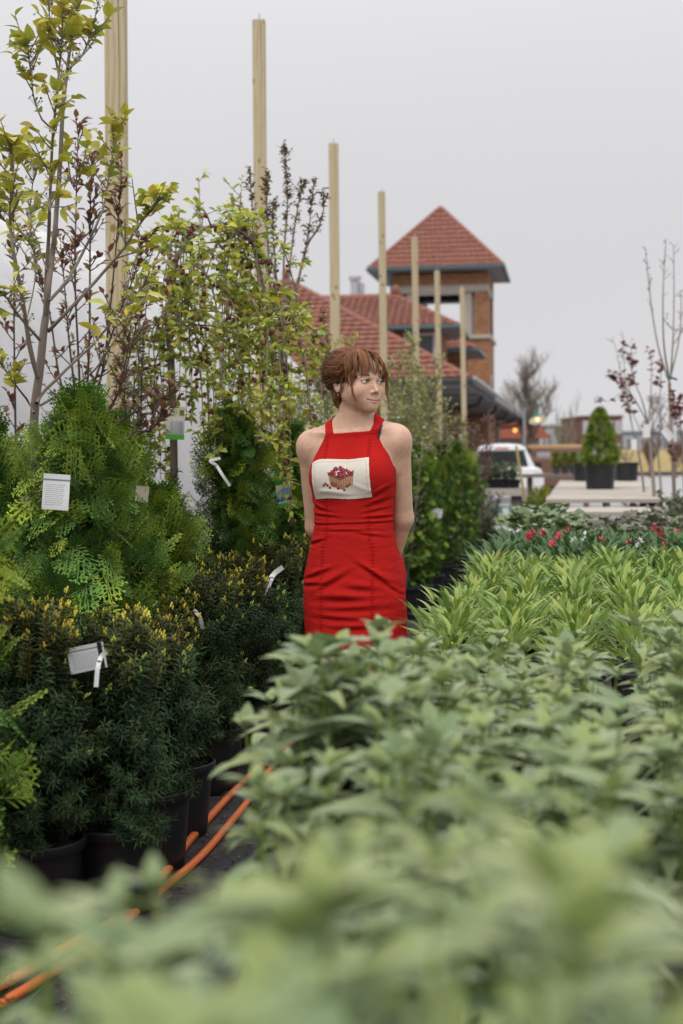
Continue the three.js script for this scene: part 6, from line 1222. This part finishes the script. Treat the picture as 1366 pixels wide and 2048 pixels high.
    // ears
    const ca = Math.cos(0.35), sa = Math.sin(0.35), ey = y + 0.9, ez = z + 1.2, X = ax - 7.35, Y = ey * ca - ez * sa * 0.6, Z = ez * ca + ey * sa * 0.6, lift = X - 0.35 * -Z * 0.6;
    let ear = ell(lift, Y, Z, 0, 0, 0, 0.55, 3.0, 1.75);
    ear = smax(ear, -ell(lift, Y, Z, 0.5, 0.35, 0.1, 0.42, 2.0, 1.0), 0.2);
    d = smin(d, ear, 0.35);
    return d;
  }
  const headD = (x, y, z) => { const h = toHead(x, y, z); return headCm(h[0], h[1], h[2]) * HS / 100; };
  const skinAll = (x, y, z) => {
    let d = y > 1.36 ? smin(torso(x, y, z), arms(x, y, z), 0.045) : body(x, y, z);
    return y > 1.38 ? smin(d, headD(x, y, z), 0.018) : d;
  };
  const SKIN = [0.63, 0.395, 0.29], r0 = rng(5);
  const freck = (x, y, z) => { const n = N3(x * 260, y * 260, z * 260); return sstep(0.32, 0.55, n); };
  const skinCol = (x, y, z) => {
    let c = SKIN.slice();
    const m = 0.09 * N3(x * 22, y * 22, z * 22) + 0.07 * N3(x * 80, y * 80, z * 80);
    c = [c[0] * (1 + m), c[1] * (1 + m * 1.3), c[2] * (1 + m * 1.3)];
    c = mixC(c, [0.40, 0.20, 0.12], 0.34 * freck(x, y, z));
    if (y > 1.41) {
      const [a, b, q] = toHead(x, y, z), ax = Math.abs(a);
      if (q > 3) {
        const blush = Math.exp(-(Math.pow((ax - 4.2) / 2.2, 2) + Math.pow((b + 3.0) / 2.0, 2))) + 0.7 * Math.exp(-(Math.pow(ax / 1.2, 2) + Math.pow((b + 3.6) / 1.4, 2)));
        c = mixC(c, [0.62, 0.25, 0.18], 0.38 * clamp(blush, 0, 1));
        c = mixC(c, [0.36, 0.17, 0.09], 0.5 * freck(x * 1.4, y * 1.4, z * 1.4) * Math.exp(-Math.pow((b + 2.2) / 2.4, 2)));
        const mx = ax / 2.75, up = 0.55 * mx * mx;
        const lip = sstep(1.02, 0.9, Math.hypot(ax / 2.7, (b + 6.95 - up * 1.1) / (0.98 * Math.sqrt(Math.max(0.02, 1 - mx * mx * 0.9)))));
        c = mixC(c, [0.52, 0.19, 0.165], 0.6 * lip);
        c = mixC(c, [0.20, 0.06, 0.05], 0.85 * sstep(0.26, 0.1, Math.abs(b + 6.93 - up * 1.1)) * sstep(3.1, 2.7, ax) * (q > 5 ? 1 : 0));
        const ex = ax - EX, ed = Math.abs(Math.abs(b + 0.02 + 0.05 * ex) - 0.5 * (1 - Math.pow(ex / 1.42, 2)));
        if (Math.abs(ex) < 1.6 && q > 5.6) c = mixC(c, [0.07, 0.035, 0.025], 0.8 * sstep(0.2, 0.04, ed) * (b > -0.15 ? 1 : 0.45));
        if (q > 5.6) c = mixC(c, [0.50, 0.25, 0.2], 0.25 * Math.exp(-(Math.pow(ex / 1.7, 2) + Math.pow((b - 0.9) / 0.8, 2))));
      }
    }
    return c;
  };
  const hand = (W, tip, side) => { // a loosely curled hand hanging from the wrist W towards tip
    const w = V(...W), k = V(...tip).sub(w).normalize(), out = V(side, 0, 0).addScaledVector(k, -k.x * side).normalize(), back = V(0, 0, 0).crossVectors(k, out).normalize(), P = (a, b, c) => w.clone().addScaledVector(k, a).addScaledVector(out, b).addScaledVector(back, c).toArray();
    const bones = [[P(-0.01, 0, 0), P(0.045, 0.018, 0), 0.022, 0.017], [P(-0.01, 0, 0), P(0.045, -0.018, 0), 0.022, 0.016]];
    [[0.027, 0.072], [0.009, 0.08], [-0.009, 0.075], [-0.027, 0.06]].forEach(([b, len]) => { bones.push([P(0.07, b, 0), P(0.07 + len * 0.5, b, 0.006), 0.0095, 0.0085], [P(0.07 + len * 0.5, b, 0.006), P(0.07 + len * 0.8, b * 0.9, 0.032), 0.0085, 0.007], [P(0.045, b * 0.8, 0), P(0.07, b, 0), 0.0125, 0.0095]); });
    bones.push([P(0.012, 0.022, 0.004), P(0.05, 0.045, 0.022), 0.013, 0.0095], [P(0.05, 0.045, 0.022), P(0.075, 0.04, 0.042), 0.0095, 0.008]);
    return (x, y, z) => bones.reduce((d, [a, b, ra, rb]) => smin(d, cone(x, y, z, a, b, ra, rb), 0.006), 9);
  };
  const hl = hand(WL, [0.0, 0.70, -0.2], 1), hr = hand(WR, [0.03, 0.70, -0.215], -1);
  const skinGeo = merge2([
    iso(body, [-0.30, 0.0, -0.27], [0.30, 1.372, 0.2], 0.0085, skinCol),
    iso(skinAll, [-0.26, 1.362, -0.16], [0.25, 1.70, 0.18], 0.0032, skinCol),
    iso((x, y, z) => Math.min(hl(x, y, z), hr(x, y, z)), [-0.14, 0.64, -0.31], [0.16, 0.85, -0.1], 0.004, skinCol),
  ]);
  M.skin = phys([1, 1, 1], 0.58, { vertexColors: true, specularIntensity: 0.6, sheen: 0.12, sheenColor: new THREE.Color(1, 0.8, 0.7), sheenRoughness: 0.6 });
  function merge2(list) { return mergeGeometries(list); }
  part('body', skinGeo, M.skin, person);

  // ---- eyes
  const eyeTex = canvasTex(256, 128, (g, w, h) => {
    g.fillStyle = '#e4dcd6'; g.fillRect(0, 0, w, h);
    const cx = w * 0.25, cy = h / 2;                       // the iris faces +z of the ball
    g.fillStyle = '#2a211b'; g.beginPath(); g.ellipse(cx, cy, 19, 19, 0, 0, 7); g.fill();
    g.fillStyle = '#4f4232'; g.beginPath(); g.ellipse(cx, cy, 16, 16, 0, 0, 7); g.fill();
    g.fillStyle = '#090706'; g.beginPath(); g.ellipse(cx, cy, 8.5, 8.5, 0, 0, 7); g.fill();
  });
  const eyeMat = phys([1, 1, 1], 0.15, { map: eyeTex, clearcoat: 1, clearcoatRoughness: 0.05 });
  for (const s of [-1, 1]) {
    const e = part('eye', new THREE.SphereGeometry(ER_ * HS / 100, 32, 24), eyeMat, person);
    e.matrixAutoUpdate = true;
    e.position.copy(headP(s * EX, -0.02, EZ));
    e.quaternion.setFromRotationMatrix(HM).multiply(new THREE.Quaternion().setFromEuler(new THREE.Euler(0.02, 0.28, 0)));
  }

  // ---- hair
  const hairCap = (x, y, z) => { // head axes, cm
    let d = ell(x, y, z, 0, 3.0, -1.7, 8.0, 9.0, 9.5);
    d = smin(d, ell(x, y, z, 0, -4.0, -5.2, 5.3, 6.0, 4.6), 2.5);                             // nape
    d = smin(d, ell(x, y, z, 0, 1.0, -11.3, 3.8, 3.6, 2.4), 1.6);                             // knot
    // no hair in front of the hair line
    const line = y > 5.2 ? 4.6 + (8 - y) * 0.35 : lerp(-0.2, 5.4, sstep(-1.5, 5.2, y));
    d = smax(d, z - line - (y < 0 ? y * 0.5 : 0) + 0.25 * Math.abs(x) * (y > 5 ? 0.3 : 0), 0.9);
    const lock = 0.22 * Math.sin(Math.atan2(x, y - 2) * 17 + z * 0.5 + 2 * N3(x * 0.3, y * 0.3, z * 0.3)) + 0.28 * N3(x * 0.6, y * 0.35, z * 0.6);
    return d + lock;
  };
  const hairCol = (k) => mixC([0.032, 0.012, 0.006], [0.50, 0.19, 0.062], k * k * 0.55 + k * 0.45);
  const capGeo = iso((x, y, z) => { const h = toHead(x, y, z); return hairCap(h[0], h[1], h[2]) * HS / 100; }, [-0.16, 1.42, -0.17], [0.15, 1.71, 0.14], 0.004, (x, y, z) => hairCol(clamp(0.26 + 0.5 * N3(x * 60, y * 25, z * 60), 0, 1)));
  M.hair = phys([1, 1, 1], 0.42, { vertexColors: true, sheen: 0.25, sheenColor: new THREE.Color(0.6, 0.3, 0.15), sheenRoughness: 0.4 });
  const hair = part('hair', capGeo, M.hair, person);
  const R = rng(77), strands = new Acc();
  const strand = (pts, w, k) => { const g = tube(pts.map((p) => headP(p.x, p.y, p.z)), pts.map((_, i) => w / 1000 * (i === pts.length - 1 ? 0.15 : 1 - 0.45 * i / pts.length)), 4, false); strands.add(g, ID, hairCol(k)); };
  const CR = [7.95, 8.9, 9.45], on = (u, lift) => { const l = 1 / Math.hypot(u.x / CR[0], u.y / CR[1], u.z / CR[2]); return V(u.x * l, u.y * l + 3.0, u.z * l - 1.7).addScaledVector(u, lift); };
  const sweep = (u0, u1, n, lift, wav, ph) => { const a = u0.angleTo(u1), o = []; for (let i = 0; i <= n; i++) { const t = i / n, u = u0.clone().multiplyScalar(Math.sin((1 - t) * a)).addScaledVector(u1, Math.sin(t * a)).normalize(); const p = on(u, lift * (0.3 + Math.sin(Math.PI * Math.min(1, t * 1.1)))); p.x += wav * Math.sin(t * 9 + ph) * t; p.y += wav * 0.7 * Math.cos(t * 8 + ph) * t; o.push(p); } return o; };
  const U = (x, y, z) => V(x, y, z).normalize();
  for (let i = 0; i < 2600; i++) { // swept back from the hair line to the knot, in locks
    const q = Math.floor(i / 18), qr = rng(900 + q), a = (qr() - 0.5) * 3.9, c = qr(), d = qr(), ph = qr() * 6, kk = qr();
    const fr = Math.abs(a) < 0.9 ? 0.35 - 0.5 * c : 0.55 - 0.5 * c, jit = () => (R() - 0.5) * 0.2;
    const u0 = U(Math.sin(a) + jit(), Math.cos(a) * 1.05 + 0.1 + jit(), fr + jit()), u1 = U((R() - 0.5) * 0.35, -0.2 + 0.3 * (d - 0.5) + (R() - 0.5) * 0.15, -1);
    strand(sweep(u0, u1, 9, 0.1 + 1.15 * d + 0.25 * R() + (R() < 0.05 ? 0.9 : 0), 0.75, ph), 0.6 + 0.45 * R(), clamp(0.15 + 0.5 * kk + 0.55 * (R() - 0.35), 0, 1));
  }
  for (let i = 0; i < 800; i++) { // the fringe, combed forward from the crown and parted in wisps
    const q = Math.floor(i / 16), qr = rng(400 + q), a = (qr() - 0.5) * 2.3, kk = qr(), len = qr(), ph = qr() * 6, j = () => (R() - 0.5) * 0.075;
    const end = Math.abs(a) > 0.7 ? -0.25 - 0.35 * len : 0.02 - 0.2 * len;
    const u0 = U(a * 0.42 + j() + 0.1, 1.0, 0.12 + 0.2 * R()), u1 = U(Math.sin(a * 0.95) * 1.0 + j() * 0.8, end + j() * 0.5, Math.cos(a * 0.95));
    const bend = (qr() - 0.5) * 2.6, pts = sweep(u0, u1, 9, 0.6 + 0.75 * qr() + 0.25 * R(), 0.3, ph); pts.forEach((p, t) => { p.x += bend * Math.pow(t / 9, 2.2) + (a < 0 ? -0.5 : 0.5) * Math.sin(t / 9 * 3.1); });
    for (let t = 5; t < pts.length; t++) { pts[t].z += 0.35 * (t - 5) * 0.35; pts[t].x += (a > 0 ? 0.1 : -0.1) * (t - 5); if (pts[t].z < 6.6 && Math.abs(pts[t].x) < 3) pts[t].z = 6.6 + R() * 0.4; }
    strand(pts, 0.5 + 0.4 * R(), clamp(0.2 + 0.5 * kk + 0.55 * (R() - 0.35), 0, 1));
  }
  for (let i = 0; i < 420; i++) { // up from the nape
    const a = (R() - 0.5) * 2.6, u0 = U(Math.sin(a) * 0.9, -0.95 - 0.15 * R(), -0.25 - 0.6 * Math.cos(a)), u1 = U((R() - 0.5) * 0.3, -0.15, -1);
    strand(sweep(u0, u1, 7, 0.2 + 0.4 * R(), 0.3, R() * 6), 1.0 + 0.5 * R(), 0.15 + 0.35 * R());
  }
  for (let i = 0; i < 160; i++) { // the knot
    const a = R() * 6.28, t = R() * 6.28, o = [];
    for (let k = 0; k <= 8; k++) { const w = a + k * 0.45; o.push(V(Math.cos(w) * (2.6 + Math.cos(t) * 1.3), 1.0 + Math.sin(w) * (2.4 + Math.cos(t) * 1.2), -11.2 + Math.sin(t) * 1.9)); }
    strand(o, 1.2, 0.2 + 0.5 * R());
  }
  const tendril = (pts, n, spread, k0) => { const c = new THREE.CatmullRomCurve3(pts.map((p) => V(...p))); for (let i = 0; i < n; i++) { const dx = (R() - 0.5) * spread, dz = (R() - 0.5) * spread, cut = 0.75 + 0.25 * R(), ph = R() * 6; const o = []; for (let k = 0; k <= 16; k++) { const t = k / 16 * cut, p = c.getPoint(t); p.x += dx * (1 - 0.6 * t) + 0.12 * Math.sin(t * 14 + ph); p.z += dz * (1 - 0.6 * t) + 0.12 * Math.cos(t * 13 + ph); o.push(p); } strand(o, 0.8 + 0.3 * R(), clamp(k0 + 0.4 * (R() - 0.5), 0, 1)); } };
  tendril([[-6.0, 7.0, 4.0], [-7.3, 3.0, 4.6], [-7.2, 0, 4.6], [-6.9, -2.6, 5.2], [-6.3, -5.2, 5.3], [-5.9, -7.6, 5.6], [-6.9, -10.2, 5.4]], 16, 0.7, 0.6);
  tendril([[-5.0, 7.5, 5.6], [-6.6, 3.5, 5.8], [-6.9, 0.3, 5.4], [-7.2, -2.4, 4.9]], 30, 1.3, 0.45);
  tendril([[5.2, 7.5, 5.8], [6.9, 3.8, 6.0], [7.3, 0.2, 6.0], [6.9, -2.8, 6.3], [7.6, -5.4, 6.6], [7.0, -8.6, 7.4], [8.6, -11.2, 8.2]], 16, 0.6, 0.65);
  tendril([[4.6, 8.0, 5.8], [6.5, 4.0, 6.6], [6.9, 0.8, 6.6], [7.2, -2.4, 6.4], [6.7, -5.2, 7.0]], 34, 1.2, 0.5);
  tendril([[-5.2, 8.0, 4.2], [-7.2, 5.0, 2.6], [-8.3, 2.0, 0.2], [-8.0, 0.0, -2.5]], 70, 2.4, 0.3);
  tendril([[-3.5, 9.8, 3.0], [-6.6, 7.2, 1.5], [-8.6, 3.6, -1.5], [-7.4, 0.5, -5.5]], 60, 2.6, 0.45);
  tendril([[-1.0, 11.6, 2.0], [-5.6, 9.8, -0.5], [-8.2, 5.6, -4.0], [-6.2, 1.6, -8.5]], 60, 2.4, 0.55);
  tendril([[-7.4, 2.0, 0.6], [-8.2, 0.0, 1.2], [-8.0, -2.2, 1.0], [-8.3, -4.4, 0.2]], 12, 0.8, 0.3);
  for (let i = 0; i < 230; i++) { // flyaways
    const u0 = U((R() - 0.5) * 2, 0.6 + R(), (R() - 0.6) * 2), u1 = U(u0.x + (R() - 0.5) * 1.2, u0.y - 0.3 * R(), u0.z - 0.8 * R());
    strand(sweep(u0, u1, 7, 0.7 + 0.9 * R(), 0.7, R() * 6), 0.38, 0.55 + 0.4 * R());
  }
  part('strands', strands.geo(), M.hair, hair);
  // brows and lashes
  const brow = new Acc();
  for (const s of [-1, 1]) for (let i = 0; i < 60; i++) {
    const t = R(), x = s * (1.3 + 3.4 * t), y = 1.75 + 0.75 * Math.sin(Math.min(1, t * 1.25) * 2.2) * 0.8 + (R() - 0.5) * 0.45 * (1 - t * 0.6), z = 8.05 - 1.9 * t * t;
    brow.add(tube([headP(x, y, z), headP(x + s * 0.35, y + 0.16 * (1 - t), z - 0.1), headP(x + s * 0.65, y + 0.12 * (1 - 2 * t), z - 0.28)], [0.0006, 0.0005, 0.0002], 4, false), ID, [0.10, 0.045, 0.022]);
  }
  for (const s of [-1, 1]) for (let i = 0; i < 26; i++) {
    const t = i / 25, ex = (t - 0.45) * 2.5, x = s * (EX + ex), y = 0.45 * (1 - Math.pow(ex / 1.42, 2)), z = EZ + Math.sqrt(Math.max(0.1, Math.pow(ER_ + 0.2, 2) - ex * ex - y * y));
    brow.add(tube([headP(x, y, z), headP(x + s * ex * 0.16, y + 0.12, z + 0.35), headP(x + s * ex * 0.28, y + 0.42, z + 0.55)], [0.0005, 0.0004, 0.0002], 3, false), ID, [0.02, 0.012, 0.01]);
  }
  part('eyebrows', brow.geo(), M.hair, person);

  // ---- dress
  const folds = [ // centre x, y, half length, half height, slant, depth
    [-0.02, 0.735, 0.085, 0.013, 0.0, 0.008], [0.02, 0.70, 0.10, 0.012, 0.05, 0.005], [-0.04, 0.665, 0.09, 0.010, -0.05, 0.0045], [0.03, 0.63, 0.09, 0.010, 0.03, 0.004], [-0.12, 0.83, 0.05, 0.009, 0.35, 0.006], [-0.14, 0.79, 0.045, 0.008, 0.1, 0.005],
    [-0.06, 0.80, 0.06, 0.012, 0.55, 0.006], [0.10, 0.83, 0.06, 0.010, -0.6, 0.006], [0.13, 0.80, 0.05, 0.009, -0.8, 0.005], [0.05, 0.775, 0.05, 0.012, -0.1, 0.006], [0.11, 1.045, 0.05, 0.005, 0.05, 0.004], [-0.09, 1.05, 0.05, 0.005, -0.08, 0.004], [0.10, 1.07, 0.04, 0.005, 0.2, 0.003],
    [-0.11, 1.075, 0.04, 0.006, -0.2, 0.003], [0.0, 0.995, 0.11, 0.005, 0.01, 0.0025], [0.07, 0.98, 0.05, 0.006, -0.15, 0.003], [-0.13, 0.95, 0.04, 0.007, 0.3, 0.004], [0.125, 1.14, 0.03, 0.007, 0.6, 0.004], [0.11, 1.10, 0.04, 0.007, 0.35, 0.004], [-0.14, 1.09, 0.03, 0.007, -0.5, 0.004], [-0.1, 0.60, 0.06, 0.010, 0.1, 0.003],
  ];
  const wrinkle = (x, y, z) => {
    if (z < -0.02) return 0.0015 * N3(x * 20, y * 30, z * 20);
    let w = 0;
    for (const [cx, cy, l, h, s, d] of folds) { const a = (x - cx) / l, b = (y - cy - s * (x - cx)) / h; if (a * a < 6 && b * b < 14) w += 1.35 * d * Math.exp(-a * a) * (Math.exp(-b * b) - 0.75 * Math.exp(-(b - 1.9) * (b - 1.9) * 0.8)); }
    w += 0.0009 * N3(x * 14, y * 32, z * 8) + 0.0006 * N3(x * 40, y * 70, 3) * (0.3 + sstep(1.08, 1.0, y));
    for (const sx of [-1, 1]) { // the seams from bib to hem, puckered
      const c = seamX(sx, y), e = Math.exp(-Math.pow((x - c) / 0.004, 2)), pk = Math.exp(-Math.pow((x - c) / 0.016, 2));
      w += 0.0016 * e + 0.0008 * pk * Math.sin(y * 520 + 3 * N3(y * 40, 1, 2));
    }
    w += 0.0035 * Math.exp(-Math.pow((y - 1.022 - 0.03 * x) / 0.0035, 2)) - 0.0025 * Math.exp(-Math.pow((y - 1.030 - 0.03 * x) / 0.005, 2));
    return w;
  };
  function seamX(s, y) { return s * lerp(0.083, 0.098, sstep(1.36, 0.8, y)) * (y > 0.95 ? lerp(1, 0.86, Math.exp(-Math.pow((y - 1.02) / 0.1, 2))) : 1) - 0.005; }
  const armhole = [[0.5, 0.5], [1.20, 0.5], [1.215, 0.172], [1.24, 0.156], [1.28, 0.142], [1.325, 0.117], [1.36, 0.101], [1.40, 0.099]];
  const aw = (y) => { let i = 1; while (i < armhole.length - 1 && armhole[i][0] < y) i++; return lerp(armhole[i - 1][1], armhole[i][1], clamp((y - armhole[i - 1][0]) / (armhole[i][0] - armhole[i - 1][0]), 0, 1)); };
  function dressD(x, y, z) {
    const t = torso(x, y, z);
    if (t > 0.06) return t - 0.02;
    const bib = Math.max(y - (1.366 + 0.06 * x), Math.abs(x - 0.004) - aw(y), 0.558 + 0.012 * Math.sin(x * 9) - y);
    let strap = 9;
    for (const s of [-1, 1]) { const sx = z > -0.03 ? s * lerp(0.084, 0.098, sstep(1.35, 1.41, y)) + 0.004 : s * lerp(0.098, 0.07, sstep(-0.03, -0.1, z)) + 0.004; strap = Math.min(strap, Math.max(Math.abs(x - sx) - 0.0165, 1.3 - y)); }
    const off = 0.0045 - wrinkle(x, y, z);
    return Math.max(t - off, Math.min(bib, strap));
  }
  const RED = [0.44, 0.0105, 0.0085];
  M.dress = phys(RED, 0.9, { specularIntensity: 0.35 });
  const dress = part('dress', iso(dressD, [-0.24, 0.52, -0.24], [0.24, 1.47, 0.21], 0.0048), M.dress, person);
  const front = (x, y, lift = 0.002) => { let z = 0.22; for (let k = 0; k < 60; k++) { const d = torso(x, y, z) - 0.0045; if (d < 0.0004) break; z -= Math.max(d * 0.7, 0.0004); } return V(x, y, z + lift); };
  // white patch with a printed basket of berries
  const patchTex = canvasTex(768, 512, (g, w, h) => {
    const r = rng(3);
    g.fillStyle = '#ece6dc'; g.fillRect(0, 0, w, h);
    g.globalAlpha = 0.12;
    for (let i = 0; i < 9000; i++) { g.fillStyle = r() < 0.5 ? '#b8ad9c' : '#ffffff'; const v = r() < 0.5; g.fillRect(r() * w, r() * h, v ? 14 : 1.5, v ? 1.5 : 14); }
    g.globalAlpha = 1;
    g.strokeStyle = '#c9767c'; g.lineWidth = 3;
    const zig = (x0, y0, x1, y1) => { const L = Math.hypot(x1 - x0, y1 - y0), n = Math.round(L / 8), nx = -(y1 - y0) / L, ny = (x1 - x0) / L; g.beginPath(); for (let i = 0; i <= n; i++) { const t = i / n, s = i % 2 ? 5 : -5; g.lineTo(lerp(x0, x1, t) + nx * s, lerp(y0, y1, t) + ny * s); } g.stroke(); };
    g.globalAlpha = 0.75; zig(30, 40, w - 36, 26); zig(w - 36, 26, w - 34, h - 48); zig(w - 34, h - 48, 60, h - 42); zig(34, 40, 48, h - 50); g.globalAlpha = 1;
    const cx = 395, top = 195, poly = (c, ...p) => { g.fillStyle = c; g.beginPath(); p.forEach(([a, b]) => g.lineTo(a, b)); g.closePath(); g.fill(); };
    poly('#b98d6b', [238, 190], [395, 245], [395, 392], [262, 350]);
    poly('#c39a78', [395, 245], [560, 165], [545, 330], [395, 392]);
    g.strokeStyle = '#5a3f33'; g.lineWidth = 3.5;
    for (let i = 0; i <= 5; i++) { const t = i / 5; g.beginPath(); g.moveTo(lerp(240, 395, t), lerp(198, 250, t)); g.lineTo(lerp(262, 395, t), lerp(348, 392, t)); g.stroke(); g.beginPath(); g.moveTo(lerp(395, 558, t), lerp(250, 175, t)); g.lineTo(lerp(395, 545, t), lerp(392, 330, t)); g.stroke(); }
    poly('#8e5f4c', [228, 172], [395, 230], [568, 145], [572, 178], [396, 268], [232, 208]);
    g.strokeStyle = '#3a2a2a'; g.lineWidth = 4; g.beginPath(); g.moveTo(228, 172); g.lineTo(395, 230); g.lineTo(568, 145); g.moveTo(232, 208); g.lineTo(396, 268); g.lineTo(572, 178); g.stroke();
    const berry = (x, y, q) => { g.fillStyle = '#4a0d1c'; g.beginPath(); g.arc(x, y, q + 2.5, 0, 7); g.fill(); g.fillStyle = ['#a3203c', '#8d1530', '#b8405a'][Math.floor(r() * 3)]; g.beginPath(); g.arc(x, y, q, 0, 7); g.fill(); g.fillStyle = '#e3a0ac'; g.beginPath(); g.arc(x - q * 0.3, y - q * 0.35, q * 0.28, 0, 7); g.fill(); };
    for (let i = 0; i < 60; i++) { const t = r(), x = lerp(250, 555, t), m = 1 - Math.pow((t - 0.5) * 2, 2); berry(x, lerp(198, 90, m * r()) + 10 * t, 15); }
    for (let i = 0; i < 8; i++) berry(lerp(350, 440, r()), 215 + 12 * r(), 14);
    [[190, 320], [165, 345], [215, 342], [245, 372], [285, 312], [300, 345], [330, 330], [350, 378], [470, 345], [500, 318], [425, 395]].forEach(([x, y]) => berry(x, y, 15));
  });
  M.patch = phys([0.86, 0.85, 0.82], 0.92, { map: patchTex, side: THREE.DoubleSide });
  {
    const nx = 44, ny = 30, pos = [], uv = [], idx = [], TL = [-0.142, 1.262], TR = [0.082, 1.271], BR = [0.092, 1.123], BL = [-0.134, 1.115];
    for (let j = 0; j <= ny; j++) for (let i = 0; i <= nx; i++) {
      const s = i / nx, t = j / ny, e = Math.min(s, 1 - s, t, 1 - t), fray = e === 0 ? 0.0012 * N3(i * 0.9, j * 0.9, 4) : 0;
      let x = lerp(lerp(TL[0], TR[0], s), lerp(BL[0], BR[0], s), t) + fray + (t > 0.85 ? 0.006 * (t - 0.85) / 0.15 * Math.exp(-Math.pow((s - 0.1) / 0.1, 2)) : 0), y = lerp(lerp(TL[1], TR[1], s), lerp(BL[1], BR[1], s), t) + fray + 0.003 * Math.sin(s * 7);
      if (s < 0.12 && t < 0.12) y -= 0.008 * (1 - s / 0.12) * (1 - t / 0.12);
      const bag = 0.0045 * Math.exp(-Math.pow((t - 0.84 - 0.1 * (s - 0.4)) / 0.05, 2)) * sstep(0.05, 0.2, s) * sstep(0.75, 0.45, s) + 0.003 * Math.exp(-Math.pow((t - 0.75 - 0.8 * (s - 0.85)) / 0.05, 2)) * sstep(0.6, 0.8, s) + 0.0015 * N3(s * 8, t * 8, 2);
      const p = front(x, y, 0.0022 + Math.max(0, bag));
      pos.push(p.x, p.y, p.z); uv.push(s, 1 - t);
      if (i && j) { const a = (j - 1) * (nx + 1) + i - 1; idx.push(a, a + nx + 1, a + 1, a + 1, a + nx + 1, a + nx + 2); }
    }
    const g = new THREE.BufferGeometry();
    g.setAttribute('position', new THREE.Float32BufferAttribute(pos, 3)); g.setAttribute('uv', new THREE.Float32BufferAttribute(uv, 2)); g.setIndex(idx); g.computeVertexNormals();
    tag(part('patch', g, M.patch, dress), 'white cloth patch printed with a basket of red berries');
  }
  { // stitched seams
    const thread = phys([0.42, 0.008, 0.010], 0.9, { specularIntensity: 0.3 }), gs = [];
    for (const s of [-1, 1]) for (let y = 1.345; y > 0.57; y -= 0.0085) { const x = seamX(s, y); if (y < 1.272 && y > 1.105) continue; for (const o of [-0.0035, 0.0035]) { const a = front(x + o, y, 0.0034), b = front(x + o, y - 0.0055, 0.0034); gs.push(tube([a, b], 0.0009, 4)); } }
    part('stitching', gs, thread, dress);
  }
  // strap of the top below, ear rings, shoes
  const dark = phys([0.012, 0.012, 0.016], 0.6);
  { const o = []; for (let i = 0; i <= 8; i++) { const t = i / 8; o.push(front(lerp(0.106, 0.116, t), lerp(1.345, 1.392, t), 0.0015)); } const st = part('top_strap', tube(o, 0.0042, 6), dark, person); }
  const gold = std([0.75, 0.48, 0.22], 0.25, { metalness: 1 });
  for (const s of [-1, 1]) for (const [y, z, q] of [[-4.3, -0.8, 0.75], [-3.3, -1.7, 0.4]]) {
    const e = part('ear_ring', new THREE.TorusGeometry(q / 100, 0.0011, 8, 24).rotateY(0.5), gold, person);
    e.position.copy(headP(s * 7.5, y - q, z)); e.rotation.y = 1.3;
  }
  const shoeMat = phys([0.7, 0.69, 0.66], 0.6);
  for (const s of [-1, 1]) part('shoe', iso((x, y, z) => Math.max(smin(cone(x, y, z, [s * 0.082, 0.05, -0.035], [s * 0.1, 0.034, 0.115], 0.042, 0.033), cone(x, y, z, [s * 0.082, 0.06, -0.03], [s * 0.084, 0.09, -0.02], 0.04, 0.04), 0.02), 0.002 - y, y - 0.095), [s * 0.09 - 0.08, -0.01, -0.1], [s * 0.09 + 0.08, 0.12, 0.17], 0.006), shoeMat, person);
}
renderer.render(scene, camera);
